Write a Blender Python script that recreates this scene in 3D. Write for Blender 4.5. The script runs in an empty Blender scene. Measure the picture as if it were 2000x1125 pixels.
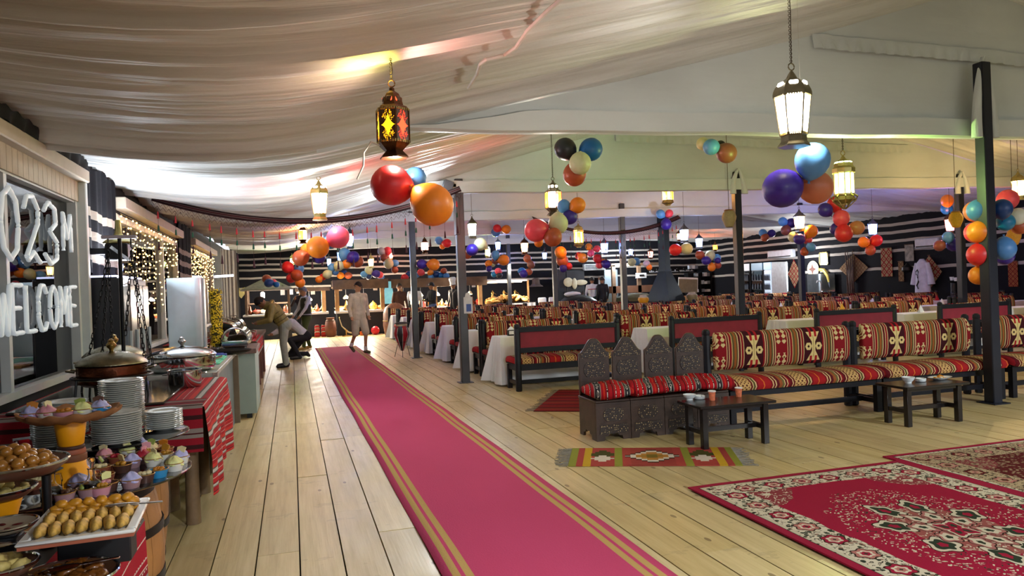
import bpy, bmesh, math, random
from math import sin, cos, pi, radians, sqrt, atan2
from mathutils import Vector, Matrix, noise
random.seed(7)
S = bpy.context.scene
COL = S.collection

# ------------------------------------------------------------------ camera
FPX, CAMH = 1440.0, 1.5
YAW, PITCH, ROLL = radians(16.65), radians(-0.11), radians(2.125)
_f = Vector((sin(YAW) * cos(PITCH), cos(YAW) * cos(PITCH), sin(PITCH)))
_r = Vector((cos(YAW), -sin(YAW), 0))
_d = _f.cross(_r)
_r2 = cos(ROLL) * _r + sin(ROLL) * _d
_d2 = -sin(ROLL) * _r + cos(ROLL) * _d
CAMPOS = Vector((0, 0, CAMH))
cam_data = bpy.data.cameras.new('camera')
cam_data.sensor_width = 36.0
cam_data.lens = FPX / 2000 * 36
cam_data.clip_end = 200
cam_data.clip_start = 0.05
cam = bpy.data.objects.new('camera', cam_data)
cam.matrix_world = Matrix(((_r2.x, -_d2.x, -_f.x, 0), (_r2.y, -_d2.y, -_f.y, 0), (_r2.z, -_d2.z, -_f.z, CAMH), (0, 0, 0, 1)))
COL.objects.link(cam)
S.camera = cam

# ------------------------------------------------------------------ world, exposure
S.view_settings.view_transform = 'Standard'
S.view_settings.look = 'None'
S.view_settings.gamma = 1
S.view_settings.use_curve_mapping = False
S.view_settings.exposure = 0.56
W = bpy.data.worlds.new('world')
S.world = W
W.use_nodes = True
W.node_tree.nodes['Background'].inputs[0].default_value = (0.80, 0.84, 0.92, 1)
W.node_tree.nodes['Background'].inputs[1].default_value = 1.1
LIGHT_GAIN = 5.0
cy = S.cycles
cy.max_bounces, cy.diffuse_bounces, cy.glossy_bounces, cy.transmission_bounces, cy.transparent_max_bounces = 6, 3, 2, 5, 6
cy.caustics_reflective = cy.caustics_refractive = False
cy.use_adaptive_sampling = True
cy.adaptive_threshold = .1

def light(name, kind, loc, power, col=(1, .98, .95), size=.1, target=None, angle=100, blend=.6):
    d = bpy.data.lights.new(name, kind)
    d.energy = power * LIGHT_GAIN
    d.color = col
    if kind == 'AREA':
        d.size = size
    else:
        d.shadow_soft_size = size
    if kind == 'SPOT':
        d.spot_size = radians(angle)
        d.spot_blend = blend
    o = bpy.data.objects.new(name, d)
    o.location = loc
    if target is not None:
        o.rotation_euler = (Vector(target) - Vector(loc)).to_track_quat('-Z', 'Y').to_euler()
    COL.objects.link(o)
    return o

# ------------------------------------------------------------------ back-projection of measured points
def ray(u, v):
    return _r2 * ((u - 1000) / FPX) + _d2 * ((v - 562.5) / FPX) + _f
def atz(u, v, z=0.0):
    d = ray(u, v); return CAMPOS + d * ((z - CAMH) / d.z)
def aty(u, v, y):
    d = ray(u, v); return CAMPOS + d * (y / d.y)
def atx(u, v, x):
    d = ray(u, v); return CAMPOS + d * (x / d.x)
def atd(u, v, depth):
    return CAMPOS + ray(u, v) * depth

# ------------------------------------------------------------------ colours and materials
def lin(c):
    c = c.lstrip('#')
    v = [int(c[i:i + 2], 16) / 255 for i in (0, 2, 4)]
    return tuple(x / 12.92 if x <= .04045 else ((x + .055) / 1.055) ** 2.4 for x in v) + (1.0,)

_mats = {}
class X:
    """a socket in a node tree with arithmetic"""
    def __init__(s, nt, k): s.nt, s.k = nt, k
    def m(s, op, *o):
        n = s.nt.nodes.new('ShaderNodeMath'); n.operation = op
        s.nt.links.new(s.k, n.inputs[0])
        for i, v in enumerate(o):
            if isinstance(v, X): s.nt.links.new(v.k, n.inputs[i + 1])
            else: n.inputs[i + 1].default_value = v
        return X(s.nt, n.outputs[0])
    def __add__(s, o): return s.m('ADD', o)
    def __radd__(s, o): return s.m('ADD', o)
    def __sub__(s, o): return s.m('SUBTRACT', o)
    def __rsub__(s, o): return (s * -1.0) + o
    def __mul__(s, o): return s.m('MULTIPLY', o)
    def __rmul__(s, o): return s.m('MULTIPLY', o)
    def __truediv__(s, o): return s.m('DIVIDE', o)
    def __lt__(s, o): return s.m('LESS_THAN', o)
    def __gt__(s, o): return s.m('GREATER_THAN', o)
    def abs(s): return s.m('ABSOLUTE')
    def fr(s): return s.m('FRACT')
    def floor(s): return s.m('FLOOR')
    def sin(s): return s.m('SINE')
    def mn(s, o): return s.m('MINIMUM', o)
    def mx(s, o): return s.m('MAXIMUM', o)
    def pp(s, o): return s.m('PINGPONG', o)
    def sqrt(s): return s.m('SQRT')

class NT:
    """a new principled material with helpers"""
    def __init__(s, name, rough=.6, metal=0.0):
        s.mat = bpy.data.materials.new(name); s.mat.use_nodes = True
        s.nt = s.mat.node_tree; s.b = s.nt.nodes['Principled BSDF']
        s.b.inputs['Roughness'].default_value = rough
        s.b.inputs['Metallic'].default_value = metal
        _mats[name] = s.mat
    def new(s, t): return s.nt.nodes.new(t)
    def ln(s, a, b): s.nt.links.new(a.k if isinstance(a, X) else a, b)
    def coord(s, kind='Object'):
        if kind == 'Position': k = s.new('ShaderNodeNewGeometry').outputs['Position']
        else: k = s.new('ShaderNodeTexCoord').outputs[kind]
        return k
    def xyz(s, vec):
        n = s.new('ShaderNodeSeparateXYZ'); s.ln(vec, n.inputs[0])
        return [X(s.nt, o) for o in n.outputs]
    def vec(s, x, y, z=0.0):
        n = s.new('ShaderNodeCombineXYZ')
        for i, v in enumerate((x, y, z)):
            if isinstance(v, X): s.ln(v, n.inputs[i])
            else: n.inputs[i].default_value = v
        return n.outputs[0]
    def noise(s, vec, scale=5, detail=3, rough=.5, out='Fac'):
        n = s.new('ShaderNodeTexNoise'); s.ln(vec, n.inputs['Vector'])
        n.inputs['Scale'].default_value = scale; n.inputs['Detail'].default_value = detail
        n.inputs['Roughness'].default_value = rough
        return X(s.nt, n.outputs[out])
    def vor(s, vec, scale=5, out='Distance', feat='F1', rnd=1.0):
        n = s.new('ShaderNodeTexVoronoi'); n.feature = feat; s.ln(vec, n.inputs['Vector'])
        n.inputs['Scale'].default_value = scale; n.inputs['Randomness'].default_value = rnd
        return X(s.nt, n.outputs[out])
    def mapv(s, vec, scale=(1, 1, 1), loc=(0, 0, 0), rot=(0, 0, 0)):
        n = s.new('ShaderNodeMapping'); s.ln(vec, n.inputs[0])
        n.inputs['Scale'].default_value = scale; n.inputs['Location'].default_value = loc
        n.inputs['Rotation'].default_value = rot
        return n.outputs[0]
    def ramp(s, fac, stops, const=False):
        n = s.new('ShaderNodeValToRGB'); s.ln(fac, n.inputs[0])
        r = n.color_ramp
        if const: r.interpolation = 'CONSTANT'
        while len(r.elements) < len(stops): r.elements.new(1)
        for e, (p, c) in zip(r.elements, stops):
            e.position = p; e.color = lin(c) if isinstance(c, str) else c
        return X(s.nt, n.outputs[0])
    def mix(s, fac, a, b, mode='MIX'):
        n = s.new('ShaderNodeMix'); n.data_type = 'RGBA'; n.blend_type = mode
        for sock, v in ((n.inputs[0], fac), (n.inputs[6], a), (n.inputs[7], b)):
            if isinstance(v, X): s.ln(v, sock)
            elif isinstance(v, str): sock.default_value = lin(v)
            else: sock.default_value = v
        return X(s.nt, n.outputs[2])
    def color(s, c): s.ln(c, s.b.inputs['Base Color'])
    def bump(s, h, strength=.3, dist=.01):
        n = s.new('ShaderNodeBump'); n.inputs['Strength'].default_value = strength
        n.inputs['Distance'].default_value = dist
        s.ln(h, n.inputs['Height']); s.ln(n.outputs[0], s.b.inputs['Normal'])
    def rnd(s):
        return X(s.nt, s.new('ShaderNodeObjectInfo').outputs['Random'])

def mat(name, col='#808080', rough=.6, metal=0.0, var=.12, scale=9, bump=0.0, emit=None, es=0.0, coat=0.0,
        trans=0.0, alpha=1.0, sheen=0.0, spec=None, sss=0.0, ior=None):
    if name in _mats: return _mats[name]
    t = NT(name, rough, metal)
    b = t.b
    if var > 0:
        c = t.coord('Object')
        n = t.noise(c, scale, 4)
        col4 = lin(col)
        lo = tuple(x * (1 - var) for x in col4[:3]) + (1,); hi = tuple(min(1, x * (1 + var)) for x in col4[:3]) + (1,)
        t.color(t.ramp(n, [(.3, lo), (.7, hi)]))
        if bump: t.bump(t.noise(c, scale * 6, 3), bump)
    else:
        b.inputs['Base Color'].default_value = lin(col)
    if emit:
        b.inputs['Emission Color'].default_value = lin(emit); b.inputs['Emission Strength'].default_value = es
    b.inputs['Coat Weight'].default_value = coat
    b.inputs['Transmission Weight'].default_value = trans
    b.inputs['Alpha'].default_value = alpha
    b.inputs['Sheen Weight'].default_value = sheen
    if sss:
        b.inputs['Subsurface Weight'].default_value = sss; b.inputs['Subsurface Scale'].default_value = .02
    if spec is not None: b.inputs['Specular IOR Level'].default_value = spec
    if ior: b.inputs['IOR'].default_value = ior
    return t.mat

# ------------------------------------------------------------------ geometry
class G:
    def __init__(s): s.v, s.f, s.uv, s.mi = [], [], [], []
    def add(s, vs, fs, uv=None):
        o = len(s.v); s.v += [tuple(p) for p in vs]; s.f += [tuple(i + o for i in f) for f in fs]
        s.uv += list(uv) if uv else [(p[0], p[1] + p[2]) for p in vs]
        return s
    def box(s, c, d, rz=0.0, M=None, taper=1.0):
        x, y, z = d[0] / 2, d[1] / 2, d[2] / 2
        vs = []
        for k in (-1, 1):
            t = 1 if k < 0 else taper
            for i, j in ((-1, -1), (1, -1), (1, 1), (-1, 1)): vs.append(Vector((i * x * t, j * y * t, k * z)))
        if rz: vs = [Matrix.Rotation(rz, 3, 'Z') @ p for p in vs]
        if M: vs = [M @ p for p in vs]
        vs = [p + Vector(c) for p in vs]
        return s.add(vs, [(3, 2, 1, 0), (4, 5, 6, 7), (0, 1, 5, 4), (1, 2, 6, 5), (2, 3, 7, 6), (3, 0, 4, 7)])
    def b2(s, a, b):
        return s.box([(p + q) / 2 for p, q in zip(a, b)], [abs(q - p) for p, q in zip(a, b)])
    def loft(s, rings, cap=True, close=True):
        n = len(rings[0]); vs = [p for r in rings for p in r]; fs = []
        m = n if close else n - 1
        for k in range(len(rings) - 1):
            for i in range(m):
                j = (i + 1) % n
                fs.append((k * n + i, k * n + j, (k + 1) * n + j, (k + 1) * n + i))
        if cap and close:
            fs.append(tuple(range(n - 1, -1, -1))); fs.append(tuple((len(rings) - 1) * n + i for i in range(n)))
        return s.add(vs, fs)
    def lathe(s, prof, n=16, c=(0, 0, 0), cap=True, M=None, sq=None, ph=0.0):
        rings = []
        for r, z in prof:
            ring = []
            for i in range(n):
                a = 2 * pi * i / n + ph
                p = Vector((r * cos(a), r * sin(a) * (sq or 1), z))
                if M: p = M @ p
                ring.append(p + Vector(c))
            rings.append(ring)
        return s.loft(rings, cap)
    def cyl(s, a, b, r0, r1=None, n=10, cap=True):
        a, b = Vector(a), Vector(b); r1 = r0 if r1 is None else r1
        q = (b - a).to_track_quat('Z', 'Y').to_matrix() if (b - a).length > 1e-9 else Matrix.Identity(3)
        return s.lathe([(r0, 0), (r1, (b - a).length)], n, a, cap, q)
    def tube(s, pts, r, n=6, closed=False):
        pts = [Vector(p) for p in pts]; rings = []; L = len(pts)
        up = Vector((0, 0, 1))
        for i in range(L):
            a = pts[(i - 1) % L] if closed or i > 0 else pts[i]
            b = pts[(i + 1) % L] if closed or i < L - 1 else pts[i]
            t = (b - a).normalized()
            x = t.cross(up)
            if x.length < .05: x = t.cross(Vector((1, 0, 0)))
            x.normalize(); y = x.cross(t)
            rr = r[i] if isinstance(r, (list, tuple)) else r
            rings.append([pts[i] + x * rr * cos(2 * pi * k / n) + y * rr * sin(2 * pi * k / n) for k in range(n)])
        if closed: rings.append(rings[0])
        return s.loft(rings, not closed)
    def sph(s, c, r, n=12, m=8, M=None):
        rx, ry, rz = (r, r, r) if isinstance(r, (int, float)) else r
        prof = [(max(1e-4, sin(pi * k / m)), -cos(pi * k / m)) for k in range(m + 1)]
        D = Matrix.Diagonal((rx, ry, rz))
        return s.lathe(prof, n, c, True, (M @ D) if M else D)
    def prism(s, poly, z0, z1, M=None, c=(0, 0, 0)):
        A = [Vector((x, y, z0)) for x, y in poly]; B = [Vector((x, y, z1)) for x, y in poly]
        if M: A = [M @ p for p in A]; B = [M @ p for p in B]
        c = Vector(c)
        return s.loft([[p + c for p in A], [p + c for p in B]])
    def grid(s, fn, nu, nv, uvf=None):
        vs, uv, fs = [], [], []
        for j in range(nv + 1):
            for i in range(nu + 1):
                u, v = i / nu, j / nv; p = fn(u, v); vs.append(p)
                uv.append(uvf(u, v) if uvf else (u, v))
        for j in range(nv):
            for i in range(nu):
                a = j * (nu + 1) + i; fs.append((a, a + 1, a + nu + 2, a + nu + 1))
        return s.add(vs, fs, uv)
    def torus(s, c, R, r, n=16, m=6, M=None):
        M = M or Matrix.Identity(3); c = Vector(c)
        return s.tube([c + M @ Vector((R * cos(2 * pi * i / n), R * sin(2 * pi * i / n), 0)) for i in range(n)], r, m, True)
    def xf(s, M, start=0):
        for i in range(start, len(s.v)): s.v[i] = tuple(M @ Vector(s.v[i]))
        return s
    def mesh(s, name, bevel=0.0, sharp=40, fixn=True):
        me = bpy.data.meshes.new(name)
        me.from_pydata(s.v, [], s.f)
        lay = me.uv_layers.new(name='UVMap')
        for lp in me.loops: lay.data[lp.index].uv = s.uv[lp.vertex_index]
        if fixn or bevel:
            bm = bmesh.new(); bm.from_mesh(me)
            if bevel:
                bmesh.ops.bevel(bm, geom=bm.edges[:], offset=bevel, segments=1, affect='EDGES', clamp_overlap=True)
            if fixn: bmesh.ops.recalc_face_normals(bm, faces=bm.faces[:])
            bm.to_mesh(me); bm.free()
        me.shade_smooth() if hasattr(me, 'shade_smooth') else None
        for p in me.polygons: p.use_smooth = True
        me.set_sharp_from_angle(angle=radians(sharp))
        return me

def link(name, me, m=None, parent=None, loc=None, rz=0.0):
    if m is not None and not me.materials:
        me.materials.append(m)
    o = bpy.data.objects.new(name, me)
    if m is not None and me.materials[0] is not m:
        o.material_slots[0].link = 'OBJECT'; o.material_slots[0].material = m
    COL.objects.link(o)
    if parent: o.parent = parent
    if loc is not None: o.location = loc
    if rz: o.rotation_euler = (0, 0, rz)
    return o
def part(name, g, m, parent=None, bevel=0.0, sharp=40, loc=None, fixn=True, rz=0.0):
    return link(name, g.mesh(name, bevel, sharp, fixn), m, parent, loc, rz)
def tag(o, label, cat, group=None, kind=None):
    if label: o['label'] = label
    if cat: o['category'] = cat
    if group: o['group'] = group
    if kind: o['kind'] = kind
    return o
def thing(name, label, cat, loc=(0, 0, 0), rz=0.0, group=None, sc=None):
    o = bpy.data.objects.new(name, None); COL.objects.link(o)
    o.empty_display_size = .05
    o.location = loc; o.rotation_euler = (0, 0, rz)
    if sc: o.scale = (sc, sc, sc) if isinstance(sc, (int, float)) else sc
    return tag(o, label, cat, group)
def dup(root, loc=None, rz=None, label=None, group=None, sc=None):
    r = root.copy(); COL.objects.link(r)
    if loc is not None: r.location = loc
    if rz is not None: r.rotation_euler = (0, 0, rz)
    if sc is not None: r.scale = (sc, sc, sc) if isinstance(sc, (int, float)) else sc
    if label: r['label'] = label
    if group: r['group'] = group
    for ch in root.children:
        c = ch.copy(); COL.objects.link(c); c.parent = r
        for g in ch.children:
            d = g.copy(); COL.objects.link(d); d.parent = c
    return r
def struct(name, g, m, sharp=40, parent=None, fixn=True, label=None):
    o = part(name, g, m, parent, sharp=sharp, fixn=fixn)
    if parent is None: o['kind'] = 'structure'
    if label: o['label'] = label
    return o
ORD = ['front', 'second', 'third', 'fourth', 'fifth', 'sixth', 'seventh', 'eighth', 'ninth', 'tenth', 'eleventh', 'twelfth']
ORDN = ['first'] + ORD[1:]
# ================================================================== the tent: floor, ceiling, walls
XL, XR, YB, YF = -1.9, 17.84, 30.0, -4.0
TRUSS = [6.54, 11.47, 16.26, 21.1, 26.0]

# ---- floor boards
def wood_floor_mat():
    t = NT('pine boards', .42)
    pos = t.coord('Position'); r = t.rnd()
    x, y, z = t.xyz(pos)
    sh = t.vec(x * 9.0 + r * 40.0, y * .55 + r * 17.0, r * 9.0)
    g1 = t.noise(sh, 2.2, 5, .62)
    g2 = t.noise(t.vec(x * 60.0 + r * 31.0, y * 1.6, r * 3.0), 1.5, 3)
    base = t.ramp(g1, [(.25, '#b5a47a'), (.5, '#cdbf96'), (.75, '#dbd0ac')])
    c = t.mix(g2 * .3, base, '#9c7f55')
    tone = t.ramp(r, [(0, '#dfd3bc'), (.3, '#fff6dc'), (.6, '#ece2ca'), (.8, '#f0e2ba'), (1, '#fffaea')])
    c = t.mix(.75, c, tone, 'MULTIPLY')
    kn = t.vor(t.vec(x * 5.0 + r * 20.0, y * 2.2 + r * 7.0, 0.0), 1.0)
    knot = (kn < .075) * .75
    c = t.mix(knot, c, '#5f4526')
    scuff = t.noise(t.vec(x * 1.2, y * 2.0, 0.0), 2.0, 4, .7)
    c = t.mix((scuff > .62) * .22, c, '#7a684f')
    t.color(c)
    rr = t.noise(t.vec(x * 2, y * .7, 0.0), 3, 3)
    t.ln(rr * .3 + .28, t.b.inputs['Roughness'])
    t.bump(g2, .15, .004)
    return t.mat
M_BOARD = wood_floor_mat()
slab = G().b2((XL - 2.6, YF, -.12), (XR + .1, YB + .1, -.035))
floor = struct('floor', slab, mat('dark underfloor', '#1d140c', .9), label='pale pine plank floor')
PW = .2365
x0 = atz(587, 1125).x
planks = []
i0 = int(math.floor((XL - x0) / PW)); i1 = int((XR - x0) / PW)
rp = random.Random(3)
for i in range(i0, i1 + 1):
    y = 1.6 - rp.random() * 3.2
    while y < YB - .05:
        L = rp.choice((3.2, 3.6, 4.0, 4.0, 4.4, 2.6))
        a, b = max(y, YF), min(y + L, YB - .02); y += L
        xa = x0 + i * PW
        if xa < XL or b < 1.9 or b - a < .3: continue
        cx, cy = xa + PW / 2, (a + b) / 2
        # depth and side offset, to know what the picture shows
        dep = cx * _f.x + cy * _f.y; sd = cx * _r.x + cy * _r.y
        vis = dep > 1 and abs(sd) < dep * .75 + 1
        planks.append((0 if vis else 1, -(b - a) / max(.6, dep) ** 2, cx, a, b))
planks.sort()
me_pl = G().box((0, 0, -.015), (PW - .0085, 1, .03)).mesh('plank', .0)
me_pl.materials.append(M_BOARD)
rest = G()
for k, (_, _, cx, a, b) in enumerate(planks):
    dz = rp.uniform(-.0015, .0015)
    if k < 300:
        o = link('plank', me_pl, None, floor, (cx, (a + b) / 2, dz)); o.scale = (1, b - a - .006, 1)
    else:
        rest.box((cx, (a + b) / 2, -.015 + dz), (PW - .0085, b - a - .006, .03))
o = part('far_planks', rest, M_BOARD, floor); o['kind'] = 'stuff'

struct('ground_light_block', G().b2((-40, -60, -.2), (60, YF, -.04)), mat('sandy ground outside', '#8a7a62', .95), label='added unseen ground before the entrance, blocking light from below')  # added ground, stops world light rising from below onto the ceiling
# ---- draped fabric ceiling
PROF = [(-2.2, 2.90), (-1.9, 2.87), (-1.2, 2.78), (-.3, 2.76), (.5, 2.90), (1.54, 3.18), (2.6, 3.42), (3.6, 3.70), (5.47, 4.20), (7.68, 4.85),
        (9.9, 4.30), (11.82, 4.02), (13, 3.72), (15, 3.38), (18.0, 3.2)]
def zprof(x):
    for (a, za), (b, zb) in zip(PROF, PROF[1:]):
        if x <= b:
            k = max(0, (x - a) / (b - a)); return za + (zb - za) * k
    return PROF[-1][1]
def zroof(x, y):
    z = (zprof(x - .5) + zprof(x - .25) + 2 * zprof(x) + zprof(x + .25) + zprof(x + .5)) / 6
    w = math.exp(-((x + .1) / 1.5) ** 2)
    z += w * (-.14 * math.exp(-((y - 11.4) / 2.5) ** 2) + (max(0, y - 14) / 16) * .42)
    if x < 2.6: z += .26 * min(1, max(0, y - 14) / 10) * (1 - w)
    for t in TRUSS:
        z -= (.13 if t < 7 else .07) * math.exp(-((y - t) / .16) ** 2)
    return z
def pleat(x, y):
    a = (.25 - abs(noise.noise(Vector((x * .16, y * 4.2, 1.7))))) * .085 + (.25 - abs(noise.noise(Vector((x * .30 + 9, y * 9.5, 4.2))))) * .07 + (.25 - abs(noise.noise(Vector((x * .4 + 19, y * 17, 2.2))))) * .028
    a += noise.noise(Vector((x * .12 + 3, y * 1.6, 8.8))) * .05
    return a * (1.0 if y < 12 else .7)
def fabric_mat(name, c1, c2, trl=.25):
    t = NT(name, .75)
    x, y, z = t.xyz(t.coord('Position'))
    n = t.noise(t.vec(x * .5, y * 9.0, z), 1.4, 4)
    t.color(t.ramp(n, [(.3, c1), (.7, c2)]))
    t.b.inputs['Sheen Weight'].default_value = .25
    t.b.inputs['Specular IOR Level'].default_value = .35
    t.b.inputs['Roughness'].default_value = .5
    t.bump(t.noise(t.vec(x * .35, y * 26.0, z * 3.0), 1.2, 4), .6, .025)
    return t.mat
M_CEIL = fabric_mat('ceiling satin', '#c4c6c4', '#dde1e2')
M_PANEL = fabric_mat('gable cloth', '#c8cfd1', '#dae2e5')
ys = []
y = YF
while y < YB:
    ys.append(y); y += .026 if 2.2 < y < 12 else (.06 if y < 20 else .1)
ys.append(YB)
xs = [XL - .02 + k * (XR - XL + .02) / 62 for k in range(63)]
gc = G(); nx = len(xs)
gc.add([(x, y, zroof(x, y) + pleat(x, y)) for y in ys for x in xs],
       [(j * nx + i, j * nx + i + 1, (j + 1) * nx + i + 1, (j + 1) * nx + i) for j in range(len(ys) - 1) for i in range(nx - 1)])
ceil = struct('ceiling', gc, M_CEIL, sharp=80, fixn=False, label='pleated cream satin tent ceiling')

# ---- cloth gable panels hanging under each truss
for k, ty in enumerate(TRUSS):
    xa, xb = (.25, XR - .05) if k == 0 else (.9, XR - .05)
    zb0 = 2.93 if k == 0 else 3.0
    def pf(u, v, xa=xa, xb=xb, ty=ty, k=k, zb0=zb0):
        x = xa + (xb - xa) * u
        zb = zb0 + .012 * (x - 2) + .02 * noise.noise(Vector((x * .8, k, 0)))
        zb = min(zb, zroof(x, ty) - .02)
        z = zb + (zroof(x, ty) + .03 - zb) * v
        return (x, ty + .018 * noise.noise(Vector((x * .7 + 3 * k, z * 1.5, 2))) + .012 * noise.noise(Vector((x * 5, z * .7, k))), z)
    g = G().grid(pf, 90, 8)
    tr = struct('trim_%d' % (k + 1), g, M_PANEL, sharp=80, fixn=False, label='cream cloth gable panel under roof truss')
    # wrapped bottom chord
    def chord(side, k=k, ty=ty, zb0=zb0, xa=xa, xb=xb):
        g = G(); rings = []
        for i in range(61):
            x = max(xa, 1.0) + (xb - max(xa, 1.0)) * i / 60
            z0 = zb0 + .012 * (x - 2) + .02 * noise.noise(Vector((x * .8, k, 0)))
            hgt = .20 + .015 * noise.noise(Vector((x * 2, 5, k)))
            if x < 2.2: hgt *= max(.15, (x - 1.0) / 1.2)
            rings.append([(x, ty - .075, z0 + .012), (x, ty - .05, z0), (x, ty + .05, z0), (x, ty + .075, z0 + .012), (x, ty + .075, z0 + hgt), (x, ty - .075, z0 + hgt)])
        return g.loft(rings)
    part('wrapped_chord', chord(1), M_PANEL, tr, sharp=60)
    if k < 2:
        g = G()   # gathered frill near the ridge of the panel
        def fr(u, v, ty=ty):
            x = 5.35 + 6.2 * u
            zt = zprof(5.35) - .12 + (.0 if x < 7.68 else 0) - .10 * u
            z = zt - .16 * v
            return (x, ty - .03 - .03 * v + .015 * sin(x * 38) * v + .01 * noise.noise(Vector((x * 7, v, 1))), z + .02 * noise.noise(Vector((x * 3, 0, 2))))
        g.grid(fr, 160, 4)
        part('frill', g, M_PANEL, tr, sharp=80, fixn=False)

# ---- striped goat-hair walls
def stripe_mat(name, bands, hw, dark='#15161d', pale='#b4aea6', wob=.02, axis_xy=True):
    t = NT(name, .9)
    x, y, z = t.xyz(t.coord('Position'))
    w = t.noise(t.vec(x * .9, y * .9, 0.0), 1.0, 3)
    zz = z + (w - .5) * wob * 4
    m = None
    for b in bands:
        k = (zz - b).abs() < hw
        m = k if m is None else m.mx(k)
    n = t.noise(t.vec(x * 3, y * 3, z * 60), 2, 4)
    c = t.mix(m, t.mix(n, '#101116', dark), t.mix(n, '#96908a', pale))
    t.color(c); t.bump(n, .3, .01); t.b.inputs['Specular IOR Level'].default_value = .2
    return t.mat
M_STRIPE = stripe_mat('black and white striped hair cloth', [2.98, 2.74, 2.47, 2.18, 1.63], .045)
M_STRIPE_B = stripe_mat('black and white striped back cloth', [2.92, 2.70, 2.50, 2.19, 1.80], .038)
struct('wall_back', G().b2((XL - .3, YB, 0), (XR + .1, YB + .1, 3.6)), M_STRIPE_B, label='back wall of black cloth with white stripes')
struct('wall_right', G().b2((XR, YF, 0), (XR + .1, YB, 3.5)), M_STRIPE, label='right wall of black cloth with white stripes')

# ---- left wall with windows
M_DARK = mat('black cloth dado', '#17171b', .85, var=.25, scale=3)
M_ALU = mat('white aluminium frame', '#cfd4d2', .35, var=.04)
M_HEAD = mat('cream shutter box', '#c2b7a4', .6, var=.06)
wl = G()
WIN = [(2.2, 7.72), (9.25, 13.95), (15.65, 20.0)]
wl.b2((XL - .12, YF, 0), (XL, YB, .84))
prev = YF
for a, b in WIN + [(YB, YB)]:
    if a - prev > .01: wl.b2((XL - .12, prev, .84), (XL, a, 2.9))
    prev = b
for a, b in WIN: wl.b2((XL - .12, a, 2.5), (XL, b, 2.9))
wall_left = struct('wall_left', wl, M_DARK, label='black left wall with three long windows')
def glass_mat():
    m = bpy.data.materials.new('window glass'); m.use_nodes = True
    nt = m.node_tree; nt.nodes.clear()
    out = nt.nodes.new('ShaderNodeOutputMaterial'); mx = nt.nodes.new('ShaderNodeMixShader')
    tr = nt.nodes.new('ShaderNodeBsdfTransparent'); gl = nt.nodes.new('ShaderNodeBsdfGlossy')
    fr = nt.nodes.new('ShaderNodeFresnel'); fr.inputs[0].default_value = 2.1
    gl.inputs['Roughness'].default_value = .01; tr.inputs[0].default_value = (.8, .84, .83, 1)
    nt.links.new(fr.outputs[0], mx.inputs[0]); nt.links.new(tr.outputs[0], mx.inputs[1]); nt.links.new(gl.outputs[0], mx.inputs[2])
    nt.links.new(mx.outputs[0], out.inputs[0])
    return m
M_GLASS = glass_mat()
M_PLEATED = mat('cream pleated header', '#bdb09b', .7, var=.1)
for n, (a, b) in enumerate(WIN):
    f = G()
    f.b2((XL - .1, a, .84), (XL + .035, b, .895))              # sill rail
    f.b2((XL - .1, a, 2.42), (XL + .02, b, 2.5))
    for yy in (a, b - .09): f.b2((XL - .1, yy, .84), (XL + .03, yy + .09, 2.5))
    w = struct('window_%d' % (n + 1), f, M_ALU, label=['near wide window with white frame and rope light letters', 'middle window with fairy lights', 'far window with fairy lights'][n])
    muls = ([a + 1.9, a + 3.7] if n == 0 else [a + (b - a) * .69])
    edges = [a + .09] + [q for yy in muls for q in (yy, yy + .06)] + [b - .09]
    for yy in muls: part('mullion', G().b2((XL - .09, yy, .89), (XL + .015, yy + .06, 2.43)), M_ALU, w)
    for q in range(0, len(edges), 2):
        part('pane', G().b2((XL - .05, edges[q], .89), (XL - .044, edges[q + 1], 2.43)), M_GLASS, w)
    if n == 0:
        part('shutter_box', G().b2((XL - .02, a, 2.62), (XL + .12, b + .06, 2.735)), M_HEAD, w, bevel=.01)
        g = G(); k = a
        while k < b - .02:
            g.box((XL + .03, k + .055, 2.53), (.02, .105, .19)); k += .112
        part('pleated_header', g, M_PLEATED, w)['kind'] = 'stuff'
        part('frame_cap', G().b2((XL - .02, b - .02, .84), (XL + .10, b + .05, 2.62)), M_ALU, w, bevel=.008)
    else:
        part('shutter_box', G().b2((XL - .02, a, 2.55), (XL + .14, b, 2.68)), M_HEAD, w, bevel=.01)
# added dark enclosure behind the glass, keeps world light from entering the windows
M_OUT = mat('dark enclosure wall', '#2c2b2e', .9, var=.3, scale=1.5)
struct('wall_light_block', G().b2((-4.5, YF, 0), (-4.4, YB, 3.0)).b2((-4.5, YF - .1, 0), (XL - .12, YF, 3.0)).b2((-4.5, YB, 0), (XL - .12, YB + .1, 3.0)), M_OUT, label='added dark backdrop wall behind the windows, shutting out world light')
struct('ceiling_light_block', G().b2((-4.5, YF, 2.95), (XL - .12, YB, 3.05)), M_OUT, label='added dark roof behind the windows, shutting out world light')
tag(part('service_counter', G().b2((-4.3, 3.0, .05), (-3.5, 14.0, .95)).b2((-4.35, 2.9, .95), (-3.45, 14.1, 1.0)).b2((-4.25, 3.1, 0), (-3.6, 13.9, .06)), mat('maroon panel', '#6a2a30', .6), bevel=.006),
    'maroon service counter behind the near window', 'counter')

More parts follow.
